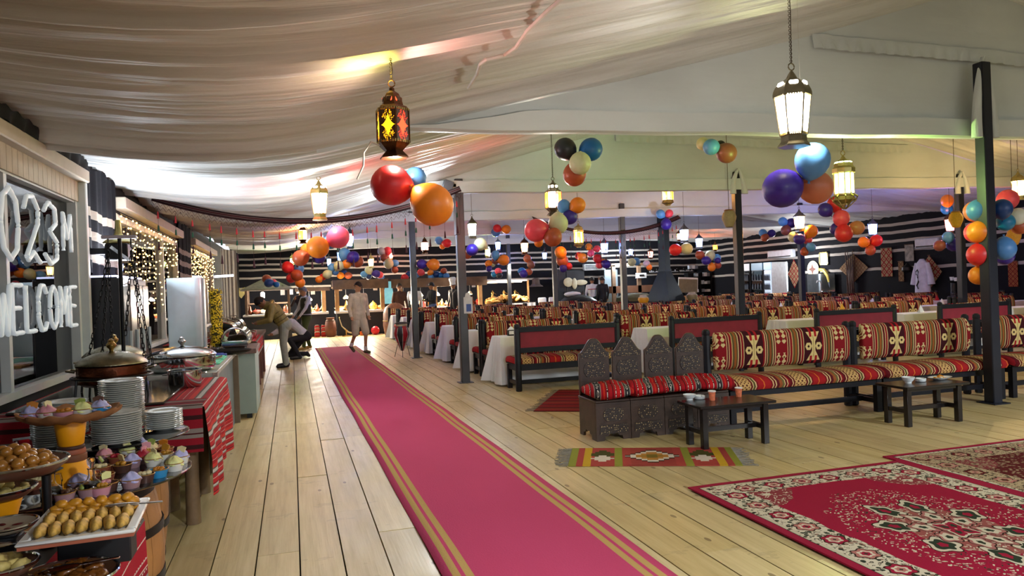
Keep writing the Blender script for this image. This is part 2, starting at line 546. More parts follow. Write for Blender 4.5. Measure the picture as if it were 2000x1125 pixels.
# striped cloth drapes hung on the left wall
M_DRAPE = stripe_mat('striped wall drape', [2.36, 2.15, 1.93], .045, pale='#a99c8b', wob=.05)
def drape(ya, yb, z0, z1, label):
    def fn(u, v):
        y = ya + (yb - ya) * u
        return (XL + .045 + .02 * sin(u * 19) * (.4 + .6 * v) + .012 * sin(u * 41 + v), y, z1 - (z1 - z0) * v + .025 * sin(u * 14) * (1 - v) ** 3 + (.03 * sin(u * 9 + 1) if v > .99 else 0))
    g = G().grid(fn, 40, 14)
    o = part('wall_drape', g, M_DRAPE, None, sharp=80, fixn=False)
    return tag(o, label, 'drape')
drape(7.80, 9.22, 1.76, 2.84, 'black and pale striped cloth drape between the near and middle windows')
drape(13.97, 15.62, .9, 2.86, 'black and pale striped cloth drape between the middle and far windows')
g = G().grid(lambda u, v: (XL + .10 + .02 * sin(u * 260) * (1 - v) + .02 * v, YF + (7.75 - YF) * u, 2.735 + .10 * v + .012 * sin(u * 330)), 260, 3)
tag(part('black_fabric_trim', g, M_DARK, None, sharp=80, fixn=False), 'ruffled black fabric strip along the top of the near window', 'fabric strip')
# grey curtain column at the far end
g = G().grid(lambda u, v: (XL + .35 * u - .05 * sin(u * 3), 22.6 + 1.2 * u + .05 * sin(u * 30), .0 + 2.9 * v), 30, 4)
tag(part('grey_curtain', g, mat('grey curtain cloth', '#8b857c', .85), None, sharp=80, fixn=False), 'tall grey curtain hanging at the far end of the left wall', 'curtain')

t = thing('led_strip', 'pale violet light strip lying on top of the dark metal cabinet', 'lamp', (XL + .17, 8.5, 1.722))
part('tube', G().b2((-.12, -.62, .012), (.12, .62, .03)), mat('violet white strip', '#d8dcff', .4, var=0, emit='#ccd2ff', es=2.5), t)
part('holder', G().b2((-.13, -.64, 0), (.13, .64, .012)), mat('black cabinet body', '#1c1c22', .4), t)
# dark metal lockers under the drape
light('cabinet_uplight', 'AREA', (XL + .22, 8.5, 1.80), 9, (.86, .93, 1), .5, (XL + 1.0, 8.3, 3.0))
t = thing('metal_cabinet', 'tall dark glossy metal cabinet under the striped drape', 'cabinet', (XL + .02, 7.85, 0))
M_LOCK = mat('dark brushed steel', '#3b3c45', .22, .85, var=.2, scale=3)
part('body', G().b2((0, 0, 0), (.30, 1.36, 1.72)), mat('black cabinet body', '#1c1c22', .4), t, bevel=.006)
for k in range(4):
    d = part('door', G().b2((.30, .03 + k * .335, .06), (.325, .03 + k * .335 + .30, 1.66)), M_LOCK, t, bevel=.006)
    part('handle', G().b2((.325, .29 + k * .335, .95), (.345, .305 + k * .335, 1.2)), M_ALU, d)

# ---- steel tent poles
M_POLE = mat('dark grey painted steel', '#44474b', .38, .35, var=.15, scale=4)
M_POLE2 = mat('navy black painted steel', '#20232e', .4, .3, var=.15, scale=4)
POLES = [(2.6, 11.47, 'near grey steel tent pole beside the red runner with a floodlight on top'), (2.6, 16.26, 'grey steel tent pole behind the drum, second along the runner'),
         (7.46, 6.36, 'dark steel tent pole hung with large balloons at the right'), (7.68, 11.47, 'dark steel tent pole rising between the benches right of the chimney hood'),
         (7.68, 16.26, 'dark steel tent pole left of the chimney hood'), (12.76, 11.47, 'greenish dark steel tent pole left of the balloon column'),
         (12.76, 16.26, 'dark steel tent pole in front of the steel counter on the right wall'), (7.68, 21.1, 'slim steel tent pole in front of the bread display'),
         (7.68, 26.0, 'slim steel tent pole at the left end of the bread display')]
poleobj = []
for k, (x, y, lb) in enumerate(POLES):
    z1 = 3.24 if x < 3 else (3.80 if k == 2 else 3.4)
    t = thing('tent_pole', lb, 'pole', (x, y, 0))
    m = M_POLE2 if k in (2, 3, 5, 6) else M_POLE
    hw = .065
    part('shaft', G().b2((-hw, -hw, 0), (hw, hw, z1)), m, t, bevel=.01)
    part('foot_plate', G().b2((-hw - .05, -hw - .05, 0), (hw + .05, hw + .05, .012)), m, t)
    if k == 0:
        part('splice_plate', G().b2((-hw - .012, -hw - .02, 2.35), (-hw + .05, hw + .01, 2.95)), m, t, bevel=.005)
        fl = part('floodlight', G().box((-.20, -.05, 3.10), (.16, .22, .20), M=Matrix.Rotation(.35, 3, 'Y')), mat('grey floodlight', '#5a5f66', .4, .4), t, bevel=.01)
        part('lens', G().box((-.285, -.05, 3.085), (.008, .19, .17), M=Matrix.Rotation(.35, 3, 'Y')), mat('floodlight lens', '#eef4ff', .3, emit='#e8f2ff', es=14, var=0), fl)
        part('bracket', G().box((-.10, -.05, 3.13), (.10, .05, .05)), m, t)
    if k in (2, 3, 5):      # gathered cloth around the pole head
        for sg in (-1, 1):
            rings = []
            for q in range(9):
                v = q / 8; z = (2.96 if k == 2 else 3.0) + v * (.90 if k == 2 else .45)
                w = .050 * (1 - v) ** .5 + .012
                cx = sg * ((hw + .05) * (1 - v ** 2.2) + .004)
                rings.append([(cx + w * cos(a) * (1 + .15 * sin(5 * a)), (-.02 if k == 2 else -.085) + .05 * sin(a) * (1 - .5 * v), z) for a in [2 * pi * i / 12 for i in range(12)]])
            part('gathered_cloth', G().loft(rings), M_PANEL, t, sharp=80)
    poleobj.append(t)
# ================================================================== woven cloth materials
def uv_xy(t):
    return t.xyz(t.coord('UV'))[:2]
def kilim_back():
    t = NT('kilim with eyed figures', .9)
    u, v = uv_xy(t); P = .76
    tt = ((u + .33) / P).fr(); b = v.abs()
    st = [(0, '#3b0d18'), (.30, '#8c1420'), (.325, '#d9bd86'), (.34, '#5a0f1c'), (.36, '#d9bd86'), (.375, '#4f4a2a'), (.40, '#96502a'), (.43, '#4f4a2a'),
          (.455, '#d9bd86'), (.47, '#5a0f1c'), (.49, '#d9bd86'), (.505, '#86141f'), (.70, '#d9bd86'), (.712, '#5a0f1c'), (.735, '#d9bd86'), (.75, '#8c1420'),
          (.785, '#c9a468'), (.80, '#5a5230'), (.825, '#9c5a2a'), (.86, '#5a5230'), (.88, '#d9bd86'), (.895, '#5a0f1c'), (.93, '#d9bd86'), (.945, '#8c1420'), (.975, '#d9bd86'), (.985, '#3b0d18')]
    c = t.ramp(tt, st, True)
    a = ((tt - .15) * P).abs(); infig = a < .112
    body = (a < ((b - .05).mx(0.0) * .6 + .022)) * (b < .16)
    red = (b > .105) * (a > .018) * (a < .048)
    ea = (a - .066).abs()
    eye = ((ea * .9 + b * .5).mx(b) < .040)
    pup = (ea + b) < .017
    c = t.mix(body.mx(eye) * infig, c, '#e3cb88')
    c = t.mix(red * infig, c, '#a81a24')
    c = t.mix(pup * infig, c, '#24080e')
    c = t.mix((a < .003) * (b < .12), c, '#8a7a3a')
    a2 = ((tt - .6025) * P).abs(); inT = a2 < .072
    tri = (v + 1.0).pp(.028)
    zz = ((a2 - .036).abs() < (tri * .9 + .004)) * (b > .05)
    c = t.mix(zz * inT, c, '#dcc48a')
    c = t.mix((((a2 - .036).abs() + (b - .10).abs()) < .014) * inT, c, '#5a2a16')
    n = t.noise(t.vec(u * 160, v * 60), 1, 3)
    c = t.mix(n * .35, c, '#3a2418')
    t.color(c); t.bump(n, .4, .004); t.b.inputs['Specular IOR Level'].default_value = .15
    return t.mat
def kilim_seat():
    t = NT('striped kilim seat', .9)
    u, v = uv_xy(t); P = .66
    tt = (u / P).fr()
    st = [(0, '#5d0f1a'), (.05, '#d9bd86'), (.065, '#5d0f1a'), (.09, '#caa468'), (.30, '#5d0f1a'), (.33, '#d9bd86'), (.345, '#57502c'), (.38, '#d9bd86'), (.40, '#7a1520'),
          (.43, '#a01a20'), (.53, '#d8782c'), (.545, '#a01a20'), (.66, '#7a1520'), (.69, '#d9bd86'), (.71, '#5d0f1a'), (.74, '#d9bd86'), (.76, '#5a1420'), (.81, '#96502a'),
          (.86, '#6a6238'), (.90, '#d9bd86'), (.915, '#5d0f1a'), (.95, '#d9bd86'), (.965, '#8c1420')]
    c = t.ramp(tt, st, True)
    lat = ((tt - .195).abs() < .10)
    d = ((tt * P - .06) * 1.0).pp(.023) + v.pp(.023)
    c = t.mix(lat * (d < .013), c, '#4a1712'); c = t.mix(lat * (d > .036), c, '#4a1712')
    n = t.noise(t.vec(u * 160, v * 60), 1, 3)
    c = t.mix(n * .3, c, '#3a2418')
    t.color(c); t.bump(n, .4, .004); t.b.inputs['Specular IOR Level'].default_value = .15
    return t.mat
def stripes_mat(name, P, st, axis=0, dots=True, ruf=.9):
    t = NT(name, ruf)
    u, v = uv_xy(t)
    if axis: u, v = v, u
    tt = (u / P).fr()
    c = t.ramp(tt, st, True)
    if dots:
        d = (v * 38.0).fr()
        for p in (.22, .38, .93):
            c = t.mix(((tt - p).abs() < .012) * (d < .5), c, '#d8cfc4')
        dd = ((v * 16.0).fr() - .5).abs() + (tt - .61).abs() * 9.0
        c = t.mix((dd > .28) * (dd < .42) * ((tt - .61).abs() < .06), c, '#e4ddd0')
    n = t.noise(t.vec(u * 120, v * 120), 1, 3)
    c = t.mix(n * .25, c, '#2a1414')
    t.color(c); t.bump(n, .35, .003); t.b.inputs['Specular IOR Level'].default_value = .15
    return t.mat
M_KBACK, M_KSEAT = kilim_back(), kilim_seat()
M_REDSTR = stripes_mat('red bedouin stripes', .30, [(0, '#a3131f'), (.10, '#5c0d16'), (.14, '#a3131f'), (.20, '#7a1018'), (.25, '#c01c22'), (.36, '#3a1a1c'), (.41, '#a3131f'),
                                                     (.50, '#8a8078'), (.53, '#2b2a2e'), (.69, '#8a8078'), (.72, '#a3131f'), (.80, '#c8321f'), (.84, '#8f131c'), (.90, '#4a1216'), (.96, '#8f131c')])
M_BLKWOOD = mat('black stained wood', '#14151b', .45, var=.3, scale=6, bump=.05, spec=.25)
M_REDPANEL = mat('crimson panel cloth', '#7d0f26', .65, var=.15, scale=5)

def extr(prof, x0, x1, nx=10, er=.0, vmid=None):
    """a padded section (y, z) run along x, ends drawn in by er; UV in metres"""
    n = len(prof); arc = [0]
    for i in range(n):
        a, b = prof[i], prof[(i + 1) % n]; arc.append(arc[-1] + sqrt((a[0] - b[0]) ** 2 + (a[1] - b[1]) ** 2))
    cy = sum(p[0] for p in prof) / n; cz = sum(p[1] for p in prof) / n
    stations = [(x0, .55)] + [(x0 + er * .5, .86), (x0 + er, 1.0)] if er else [(x0, 1.0)]
    if er:
        stations = [(x0, .6), (x0 + er * .4, .88), (x0 + er, 1.0)]
    for k in range(1, nx): stations.append((x0 + er + (x1 - x0 - 2 * er) * k / nx, 1.0))
    if er: stations += [(x1 - er, 1.0), (x1 - er * .4, .88), (x1, .6)]
    else: stations.append((x1, 1.0))
    vs, uv, fs = [], [], []
    m0 = arc[vmid] if vmid is not None else 0
    for x, s in stations:
        for i in range(n + 1):
            p = prof[i % n]
            vs.append((x, cy + (p[0] - cy) * s, cz + (p[1] - cz) * s)); uv.append((x, arc[i] - m0))
    N = n + 1
    for k in range(len(stations) - 1):
        for i in range(n): fs.append((k * N + i, k * N + i + 1, (k + 1) * N + i + 1, (k + 1) * N + i))
    fs.append(tuple(range(n - 1, -1, -1))); L = (len(stations) - 1) * N
    fs.append(tuple(L + i for i in range(n)))
    return G().add(vs, fs, uv)

def make_bench(L, label, lounge=False):
    t = thing('bench', label, 'bench')
    for x in (.035, L - .035):
        part('post', G().lathe([(.034, 0), (.046, .01), (.046, .88), (.04, .9), (.046, .915), (.040, .95), (.018, .965)], 8, (x, 0, 0), ph=pi / 8), M_BLKWOOD, t, sharp=30)
        part('leg', G().b2((x - .032, -.475, 0), (x + .032, -.415, .36)), M_BLKWOOD, t)
        part('side_rail', G().b2((x - .02, -.43, .29), (x + .02, 0, .36)).b2((x - .018, -.43, .09), (x + .018, 0, .14)), M_BLKWOOD, t)
    part('seat_rail', G().b2((.03, -.47, .295), (L - .03, -.43, .37)), M_BLKWOOD, t)
    part('rear_rail', G().b2((.03, -.02, .295), (L - .03, .02, .37)), M_BLKWOOD, t)
    part('stretcher', G().b2((.03, -.14 if not lounge else -.24, .09), (L - .03, -.10 if not lounge else -.20, .145)), M_BLKWOOD, t)
    part('seat_board', G().b2((.0, -.47, .37), (L, .03, .385)), M_BLKWOOD, t)
    sp = [(.0, .386), (.01, .44), (-.03, .47), (-.2, .485), (-.36, .488), (-.47, .475), (-.535, .44), (-.55, .40), (-.525, .365), (-.48, .386)]
    part('seat_cushion', extr(sp, -.02, L + .02, 8, .05), M_KSEAT, t, sharp=70)
    if not lounge:
        part('top_rail', G().b2((.05, -.03, .845), (L - .05, .03, .915)), M_BLKWOOD, t)
        part('lower_rail', G().b2((.05, -.03, .55), (L - .05, .03, .62)), M_BLKWOOD, t)
        part('back_panel', G().b2((.06, -.018, .61), (L - .06, .012, .85)), M_REDPANEL, t)
    else:
        part('top_rail', G().b2((.05, -.01, .80), (L - .05, .03, .86)), M_BLKWOOD, t)
        for x in (.45, L - .45): part('peg', G().b2((x - .02, -.03, .49), (x + .02, .01, .56)), M_BLKWOOD, t)
    bp = [(-.035, .925), (-.075, .915), (-.105, .88), (-.12, .80), (-.122, .72), (-.12, .65), (-.105, .57), (-.075, .53), (-.035, .52)]
    part('back_cushion', extr(bp, .075, L - .075, 8, .03, 4), M_KBACK, t, sharp=70)
    return t

# ---- lounge row at the front
def lounge(x0, L, label):
    t = make_bench(L, label, True); t.location = (x0, 6.98, 0)
    t['group'] = 'lounge benches in the front row'
    return t
lounge(4.20, 1.88, 'patterned lounge bench directly right of the four carved chairs')
lounge(6.10, 1.72, 'patterned lounge bench behind the low table with the plate of food')
lounge(7.93, 1.72, 'patterned lounge bench behind the pole with the balloons')
lounge(9.70, 1.72, 'patterned lounge bench at the far right end of the front row')

# ---- dining rows: bench, table, bench
BL, ROWP = 1.62, 2.05
COLX = [3.03, 5.50, 8.10, 10.66, 13.1, 15.38]
NROW = 7
skip = {(3, 5), (3, 4), (3, 6)}      # the chimney hood stands here
CN = ['first column beside the runner', 'second column', 'third column', 'fourth column', 'fifth column', 'last column by the right wall']
proto = make_bench(BL, 'bench')
firstA = True
M_CLOTH = mat('white tablecloth', '#dfe3e6', .8, var=.05, scale=3, sheen=.3)
def cloth_mesh(lx, ly, h):
    g = G(); N = 96
    per = []
    for k in range(N):
        s = k / N * 4; e = int(s); f = s - e
        hx, hy = lx / 2, ly / 2
        p = [(-hx + 2 * hx * f, -hy), (hx, -hy + 2 * hy * f), (hx - 2 * hx * f, hy), (-hx, hy - 2 * hy * f)][e]
        n = [(0, -1), (1, 0), (0, 1), (-1, 0)][e]
        per.append((p, n, f))
    rings = []
    for z, o in ((h, -.005), (h - .02, .004), (h * .7, .015), (h * .35, .03), (.035, .045)):
        ring = []
        for k, ((x, y), (nx_, ny_), f) in enumerate(per):
            q = (1 - z / h)
            corner = (abs(f - .5) * 2) ** 6
            w = o + q * (.03 * sin(k * 1.05) + .018 * sin(k * .55 + 1)) + q * .09 * corner
            cx = (x / (lx / 2)) * corner * .06 * q; cy = (y / (ly / 2)) * corner * .06 * q
            ring.append((x + nx_ * w + cx, y + ny_ * w + cy, z))
        rings.append(ring)
    g.loft(rings, cap=False)
    g.add(rings[0], [tuple(range(N))])
    return g.mesh('tablecloth', sharp=60)
ME_CLOTH = cloth_mesh(1.56, .48, .735)
ME_TT = G().b2((-.77, -.235, .70), (.77, .235, .728)).mesh('tabletop')
ME_TL = G().b2((-.03, -.03, 0), (.03, .03, .70)).mesh('leg')
def dining_table(x, y, who):
    t = thing('dining_table', 'dining table under a white cloth, ' + who, 'table', (x, y, 0), 0, 'dining tables in the hall')
    link('tabletop', ME_TT, M_BLKWOOD, t)
    for a in (-.7, .7):
        for b in (-.19, .19): link('leg', ME_TL, M_BLKWOOD, t, (a, b, 0))
    c = link('tablecloth', ME_CLOTH, M_CLOTH, None, (x, y, 0))
    tag(c, 'white floor-length tablecloth, ' + who, 'tablecloth', 'white tablecloths')
for r in range(NROW):
    for c, X0 in enumerate(COLX):
        if (c, r) in skip: continue
        jx = random.uniform(-.03, .03)
        who = '%s row, %s' % (ORD[r], CN[c])
        ya = 10.05 + ROWP * r; yb = ya + 1.955
        for back in (True, False):
            lb = ('bench showing its crimson back panel, ' if back else 'patterned bench facing the lounge, ') + who
            o = proto if firstA else dup(proto)
            firstA = False
            o['label'] = lb; o['group'] = 'dining benches'
            if back:
                o.location = (X0 + BL + jx, ya + .0, 0); o.rotation_euler = (0, 0, pi)
            else:
                o.location = (X0 + jx, yb, 0); o.rotation_euler = (0, 0, 0)
        if not (c >= 4 and r >= 5): dining_table(X0 + BL / 2 + jx - .04, ya + .977, who)
# ================================================================== carved chairs, low tables, rugs
def inlay_mat(name, base='#33261f'):
    t = NT(name, .45)
    co = t.coord('Object'); x, y, z = t.xyz(co)
    v = t.vec(x * 1.0, y * .0, z * 1.0)
    d = t.vor(v, 52, rnd=.5); n = t.noise(co, 90, 3)
    c = t.mix(n, '#1d1512', base)
    c = t.mix((d < .27), c, '#a58e62')
    d2 = t.vor(v, 75, rnd=.9)
    c = t.mix((d2 < .18) * .7, c, '#8a7350')
    t.color(c); t.bump(d, .5, .004)
    return t.mat
M_CHAIR = mat('dark carved walnut', '#38281f', .42, var=.35, scale=12, bump=.15)
M_INLAY = inlay_mat('walnut with bone inlay')
def ogee(w, z0, z1, zs):
    pts = [(-w, z0), (w, z0), (w, zs)]
    for k in range(1, 15):
        s = k / 14; xx = w * (1 - s)
        zz = zs + (z1 - zs) * (.5 - .5 * cos(pi * min(1, s * 1.12))) * (1 if s < .9 else 1)
        pts.append((xx, zz))
    return pts + [(-x, z) for x, z in pts[-2:1:-1]]
RX = Matrix.Rotation(pi / 2, 3, 'X')
def octo(w, h, k=.35):
    return [(-w, -h * k), (-w, h * k), (-w * (1 - .3), h), (w * .7, h), (w, h * k), (w, -h * k), (w * .7, -h), (-w * .7, -h)]
def chair(x, label):
    t = thing('carved_chair', label, 'chair', (x, 6.5, 0), 0, 'row of carved inlaid chairs')
    # front and side panels with scalloped feet
    def panel(w):
        p = [(-w, 0), (-w * .55, 0), (-w * .5, .04), (-w * .3, .045), (-w * .2, .075), (0, .06), (w * .2, .075), (w * .3, .045), (w * .5, .04), (w * .55, 0), (w, 0), (w, .36), (-w, .36)]
        return p
    part('front_panel', G().prism(panel(.178), 0, .025, RX, (0, .0, 0)), M_CHAIR, t)
    for s in (-1, 1):
        part('side_panel', G().prism(panel(.20), -.0125, .0125, Matrix.Rotation(pi / 2, 3, 'Z') @ RX, (s * .165, .205, 0)), M_CHAIR, t)
    part('seat_board', G().b2((-.182, -.02, .36), (.182, .42, .385)), M_CHAIR, t, bevel=.006)
    part('backrest', G().prism(ogee(.165, .08, .945, .80), -.03, .0, RX, (0, .40, 0)), M_CHAIR, t, bevel=.006)
    part('inlay_panel', G().prism(octo(.105, .062), 0, .006, RX, (0, -.026, .245)), M_INLAY, t)
    part('inlay_band', G().prism([(-.15, .065), (.15, .065), (.14, .15), (-.14, .15)], 0, .004, RX, (0, -.026, 0)), M_INLAY, t)
    part('back_inlay_panel', G().prism(octo(.118, .075), 0, .006, RX, (0, .40 - .001, .635)), M_INLAY, t)
    cr = [(px_ * .86, .74 + (pz_ - .74) * .93) for px_, pz_ in ogee(.165, .755, .925, .80)]
    part('crest_inlay', G().prism(cr, 0, .005, RX, (0, .40 - .001, 0)), M_INLAY, t)
    return t
CX = [2.90, 3.262, 3.624, 3.986]
CL = ['leftmost', 'second from left', 'third from left', 'rightmost']
for k, x in enumerate(CX):
    chair(x, 'dark carved inlaid wooden chair with pointed back, %s of the four' % CL[k])
    g = G()
    def cush(u, v, k=k):
        a = 2 * pi * u; r = sin(pi * v) ** .45
        px_, py_ = (abs(cos(a)) ** .55) * (1 if cos(a) > 0 else -1), (abs(sin(a)) ** .55) * (1 if sin(a) > 0 else -1)
        z = .082 * (-cos(pi * v)) * (.8 + .2 * sin(a * 2 + k)) - .02 * max(0, -py_ * r - .6)
        return (px_ * r * .225 + .03 * (k % 2) * .3, py_ * r * .265, z + .012 * noise.noise(Vector((px_ * 3, py_ * 3, k * 5))))
    g.grid(cush, 32, 14)
    g.uv = [(p[0] + .13 * k - .35 * p[1], p[1]) for p in g.v]
    o = part('seat_cushion', g, M_REDSTR, None, sharp=180, loc=(x + .01, 6.625, .462))
    tag(o, 'puffy red striped cushion on the %s carved chair' % CL[k], 'cushion', 'red striped cushions')

M_TBL = mat('espresso table wood', '#1d1a1a', .22, var=.25, scale=7)
def low_table(x, y, label):
    t = thing('low_table', label, 'table', (x, y, 0), 0, 'low coffee tables')
    part('tabletop', G().b2((-.385, -.205, .37), (.385, .205, .395)), M_TBL, t, bevel=.004)
    for a in (-.31, .31):
        for b in (-.125, .125): part('leg', G().b2((a - .027, b - .027, 0), (a + .027, b + .027, .37)), M_TBL, t, bevel=.003)
        part('end_rail', G().b2((a - .018, -.10, .13), (a + .018, .10, .17)), M_TBL, t)
    part('stretcher', G().b2((-.30, -.02, .13), (.30, .02, .17)), M_TBL, t)
    part('apron', G().b2((-.30, -.14, .335), (.30, -.115, .37)), M_TBL, t)
    return t
low_table(3.745, 5.87, 'low dark table with two orange cups in front of the carved chairs')
low_table(5.985, 5.88, 'low dark table with bowl and plate of food in front of the long bench')
M_PORC = mat('white porcelain', '#dfe6e6', .18, var=.03, coat=.4)
M_CUP = mat('orange paper cup print', '#d9764f', .6, var=.25, scale=40)
def bowl(u, v, z, r, h, label, name='bowl', cat='bowl'):
    p = atz(u, v, z)
    t = thing(name, label, cat, (p.x, p.y, z))
    part('body', G().lathe([(r * .45, 0), (r * .48, .008), (r * .5, .012), (r * .85, h * .55), (r, h), (r * .95, h), (r * .8, h * .55), (r * .4, .016), (.002, .014)], 28), M_PORC, t, sharp=60)
    part('foot_ring', G().lathe([(r * .5, 0), (r * .5, .008), (r * .42, .008), (r * .42, 0)], 20), M_PORC, t)
bowl(1347, 781, .396, .06, .052, 'round white bowl on the table with the orange cups')
bowl(1852 - 78, 748, .396, .062, .06, 'round white bowl on the table with the plate of food')
def ashtray(u, v, label):
    p = atz(u, v, .396); t = thing('ashtray', label, 'ashtray', (p.x, p.y, .396))
    part('body', G().lathe([(.042, 0), (.050, .004), (.052, .03), (.046, .034), (.040, .03), (.036, .012), (.002, .01)], 24), M_PORC, t, sharp=60)
    for k in range(3):
        a = k * 2.1 + .4; part('notch', G().box((.046 * cos(a), .046 * sin(a), .032), (.014, .01, .006), rz=a), mat('grey notch', '#9aa0a0', .5), t)
ashtray(1366, 779, 'small white ashtray beside the bowl near the orange cups')
ashtray(1798, 745, 'small white ashtray between the bowl and the plate of food')
def cup(u, v, label):
    p = atz(u, v, .396); t = thing('paper_cup', label, 'cup', (p.x, p.y, .396), 0, 'orange paper cups')
    part('body', G().lathe([(.024, 0), (.033, .082), (.031, .082), (.023, .004)], 20), M_CUP, t)
    part('rim', G().lathe([(.0325, .078), (.036, .081), (.036, .087), (.0325, .089), (.031, .083)], 20), mat('white paper', '#e8e4de', .6), t)
cup(1391, 782, 'orange printed paper cup on the low table, left of the two')
cup(1443, 775, 'orange printed paper cup on the low table, right of the two')
p = atz(1836, 741, .396)
t = thing('oval_plate', 'white oval plate of yellow food on the low table', 'plate', (p.x, p.y, .396))
part('plate', G().lathe([(.07, 0), (.08, .006), (.13, .022), (.135, .026), (.125, .025), (.075, .01), (.002, .01)], 30, sq=.6), M_PORC, t, sharp=60)
g = G()
for k in range(22):
    a, r = random.uniform(0, 6.28), random.uniform(0, .07)
    g.sph((r * cos(a), .6 * r * sin(a), .015 + .03 * (1 - r / .07)), (.016, .008, .006), 6, 4, Matrix.Rotation(random.uniform(0, 3), 3, 'Z'))
part('food', g, mat('turmeric fries', '#d98f1e', .6, var=.3, scale=30), t)['kind'] = 'stuff'

# ---- rugs
def rug_obj(name, quad, z, h, m, label, fr=True):
    """quad: four floor points (near-left, near-right, far-right, far-left)"""
    A, B, C_, D = [Vector((p[0], p[1], 0)) for p in quad]
    lx, ly = (B - A).length, (D - A).length
    o = (A + B + C_ + D) / 4; rz = atan2((B - A).y, (B - A).x)
    t = thing(name, label, 'rug', (o.x, o.y, z), rz)
    nxx, nyy = 40, 24
    def top(u, v):
        x, y = (u - .5) * lx, (v - .5) * ly
        return (x, y, h + .0025 * noise.noise(Vector((x * 3 + o.x, y * 3, 1))))
    g = G().grid(top, nxx, nyy, lambda u, v: ((u - .5) * lx, (v - .5) * ly))
    ring = []
    c = [(-lx / 2, -ly / 2), (lx / 2, -ly / 2), (lx / 2, ly / 2), (-lx / 2, ly / 2)]
    g.loft([[(x, y, 0) for x, y in c], [(x, y, h) for x, y in c]], cap=False)
    part('pile', g, m, t, fixn=False)
    return t, lx, ly
def persian(name, lx, ly, field, bord, guard, dens, cream='#d6cbb2', green='#2f3a2c', dark=False):
    t = NT(name, .95)
    u, v = uv_xy(t)
    dx = u.abs() * -1.0 + lx / 2; dy = v.abs() * -1.0 + ly / 2
    e = dx.mn(dy)                       # distance to the rug edge
    w = t.vec(u, v, 0.0)
    wob = t.noise(w, 4.0, 2) - .5
    vw = t.vec(u + wob * .08, v + wob * .08, 0.0)
    d1 = t.vor(vw, 9 * dens); cell = t.vor(vw, 9 * dens, 'Color')
    d2 = t.vor(vw, 26 * dens); c2 = t.vor(vw, 26 * dens, 'Color')
    r2, _, b2 = t.xyz(c2.k); r1, g1, b1 = t.xyz(cell.k)
    ringn = t.noise(vw, 34 * dens, 2)
    # main border on cream: regular rosettes and palmettes over leaves and stems
    leaf = t.mix((r2 > .50) * (d2 < .38), cream, green)
    leaf = t.mix((r2 < .22) * (d2 < .40), leaf, '#8f6a5a')
    leaf = t.mix((ringn > .57) * (ringn < .64), leaf, '#2a241c')
    side = dx < dy
    s_ = v * side + u * (1.0 - side)
    pit = .235
    k1 = (s_ / pit).fr() - .5; odd = ((s_ / (pit * 2)).fr() > .5)
    ax = k1 * pit; bx_ = e - (guard + .035 + (bord - guard - .035) * .5)
    rr_ = (ax * ax + bx_ * bx_).sqrt(); th = bx_.m('ARCTAN2', ax)
    R_ = ((th * 6.0).sin() * .12 + 1.0) * .068
    ros = t.mix(rr_ < R_, leaf, t.mix(odd, field, '#b5736a'))
    ros = t.mix((rr_ < R_ * .62), ros, cream); ros = t.mix((rr_ < R_ * .40), ros, t.mix(odd, '#b5736a', field)); ros = t.mix((rr_ < R_ * .15), ros, green)
    ros = t.mix(((rr_ - R_).abs() < .005), ros, '#3a241c')
    # inner field with a central medallion, corner sprays and scattered leaves
    rad = ((u / (lx * .5)) * (u / (lx * .5)) + (v / (ly * .5)) * (v / (ly * .5))).sqrt()
    rr = rad + wob * .22
    e1 = t.vor(t.vec((u + v) * .55 + wob * .03, (v - u) * 1.2, 0.0), 30 * dens); e2 = t.vor(t.vec((u + v) * 1.2, (v - u) * .55 + wob * .03, 3.0), 30 * dens)
    sprig = (e1.mn(e2) < .26)
    spray = sprig * ((rr < .60).mx(rr > .86))
    f = t.mix(spray, field, cream)
    f = t.mix(spray * (r2 > .8), f, green)
    def petals(f, r0, n, R, c1, c2, c3):
        kx = lx / ly
        uu, vv = u / kx ** .5, v * kx ** .5
        r_ = (uu * uu + vv * vv).sqrt(); q = vv.m('ARCTAN2', uu) / (2 * pi / n)
        a_ = (q.fr() - .5) * (2 * pi / n) * r_; b_ = r_ - r0
        m_ = (a_ * a_ + b_ * b_ * .55).sqrt(); w_ = ((b_.m('ARCTAN2', a_) * 5.0).sin() * .14 + 1.0) * R
        f = t.mix(m_ < w_, f, c1); f = t.mix(m_ < w_ * .68, f, c2); f = t.mix(m_ < w_ * .30, f, c3)
        return t.mix((m_ - w_).abs() < .004, f, '#332018')
    f = t.mix(rr < .30, f, t.mix(sprig, '#9c5550', cream))
    f = petals(f, .36, 8, .085, cream, green, field); f = petals(f, .19, 8, .062, '#b0706a', cream, green); f = petals(f, .055, 4, .06, cream, field, green)
    cu_, cv_ = lx / 2 - bord, ly / 2 - bord
    cd = (((u.abs() - cu_) * (u.abs() - cu_)) + ((v.abs() - cv_) * (v.abs() - cv_))).sqrt() + wob * .12
    f = t.mix(cd < .30, f, t.mix(sprig, '#8d3a40', cream)); f = t.mix((cd < .20) * (d1 < .38), f, cream); f = t.mix((cd < .20) * (d1 < .2), f, green)
    c = t.mix(e < (bord + wob * .06 * (0 if dark else 1)), f, ros)
    if dark: c = t.mix((d2 < .38) * (e > bord) * (r2 > .25), c, cream); c = t.mix(ringn * .7 * (e > bord), c, '#3a1a16')
    c = t.mix((e < guard + .035), c, t.mix((d2 < .3), '#c9bfa4', '#39332a'))
    c = t.mix((e < guard + .006), c, '#332820')
    c = t.mix((e < guard), c, '#9a1a3a')
    n = t.noise(w, 260, 2)
    c = t.mix(n * .25, c, '#1c1010')
    t.color(c); t.bump(n, .4, .003); t.b.inputs['Specular IOR Level'].default_value = .1
    return t.mat
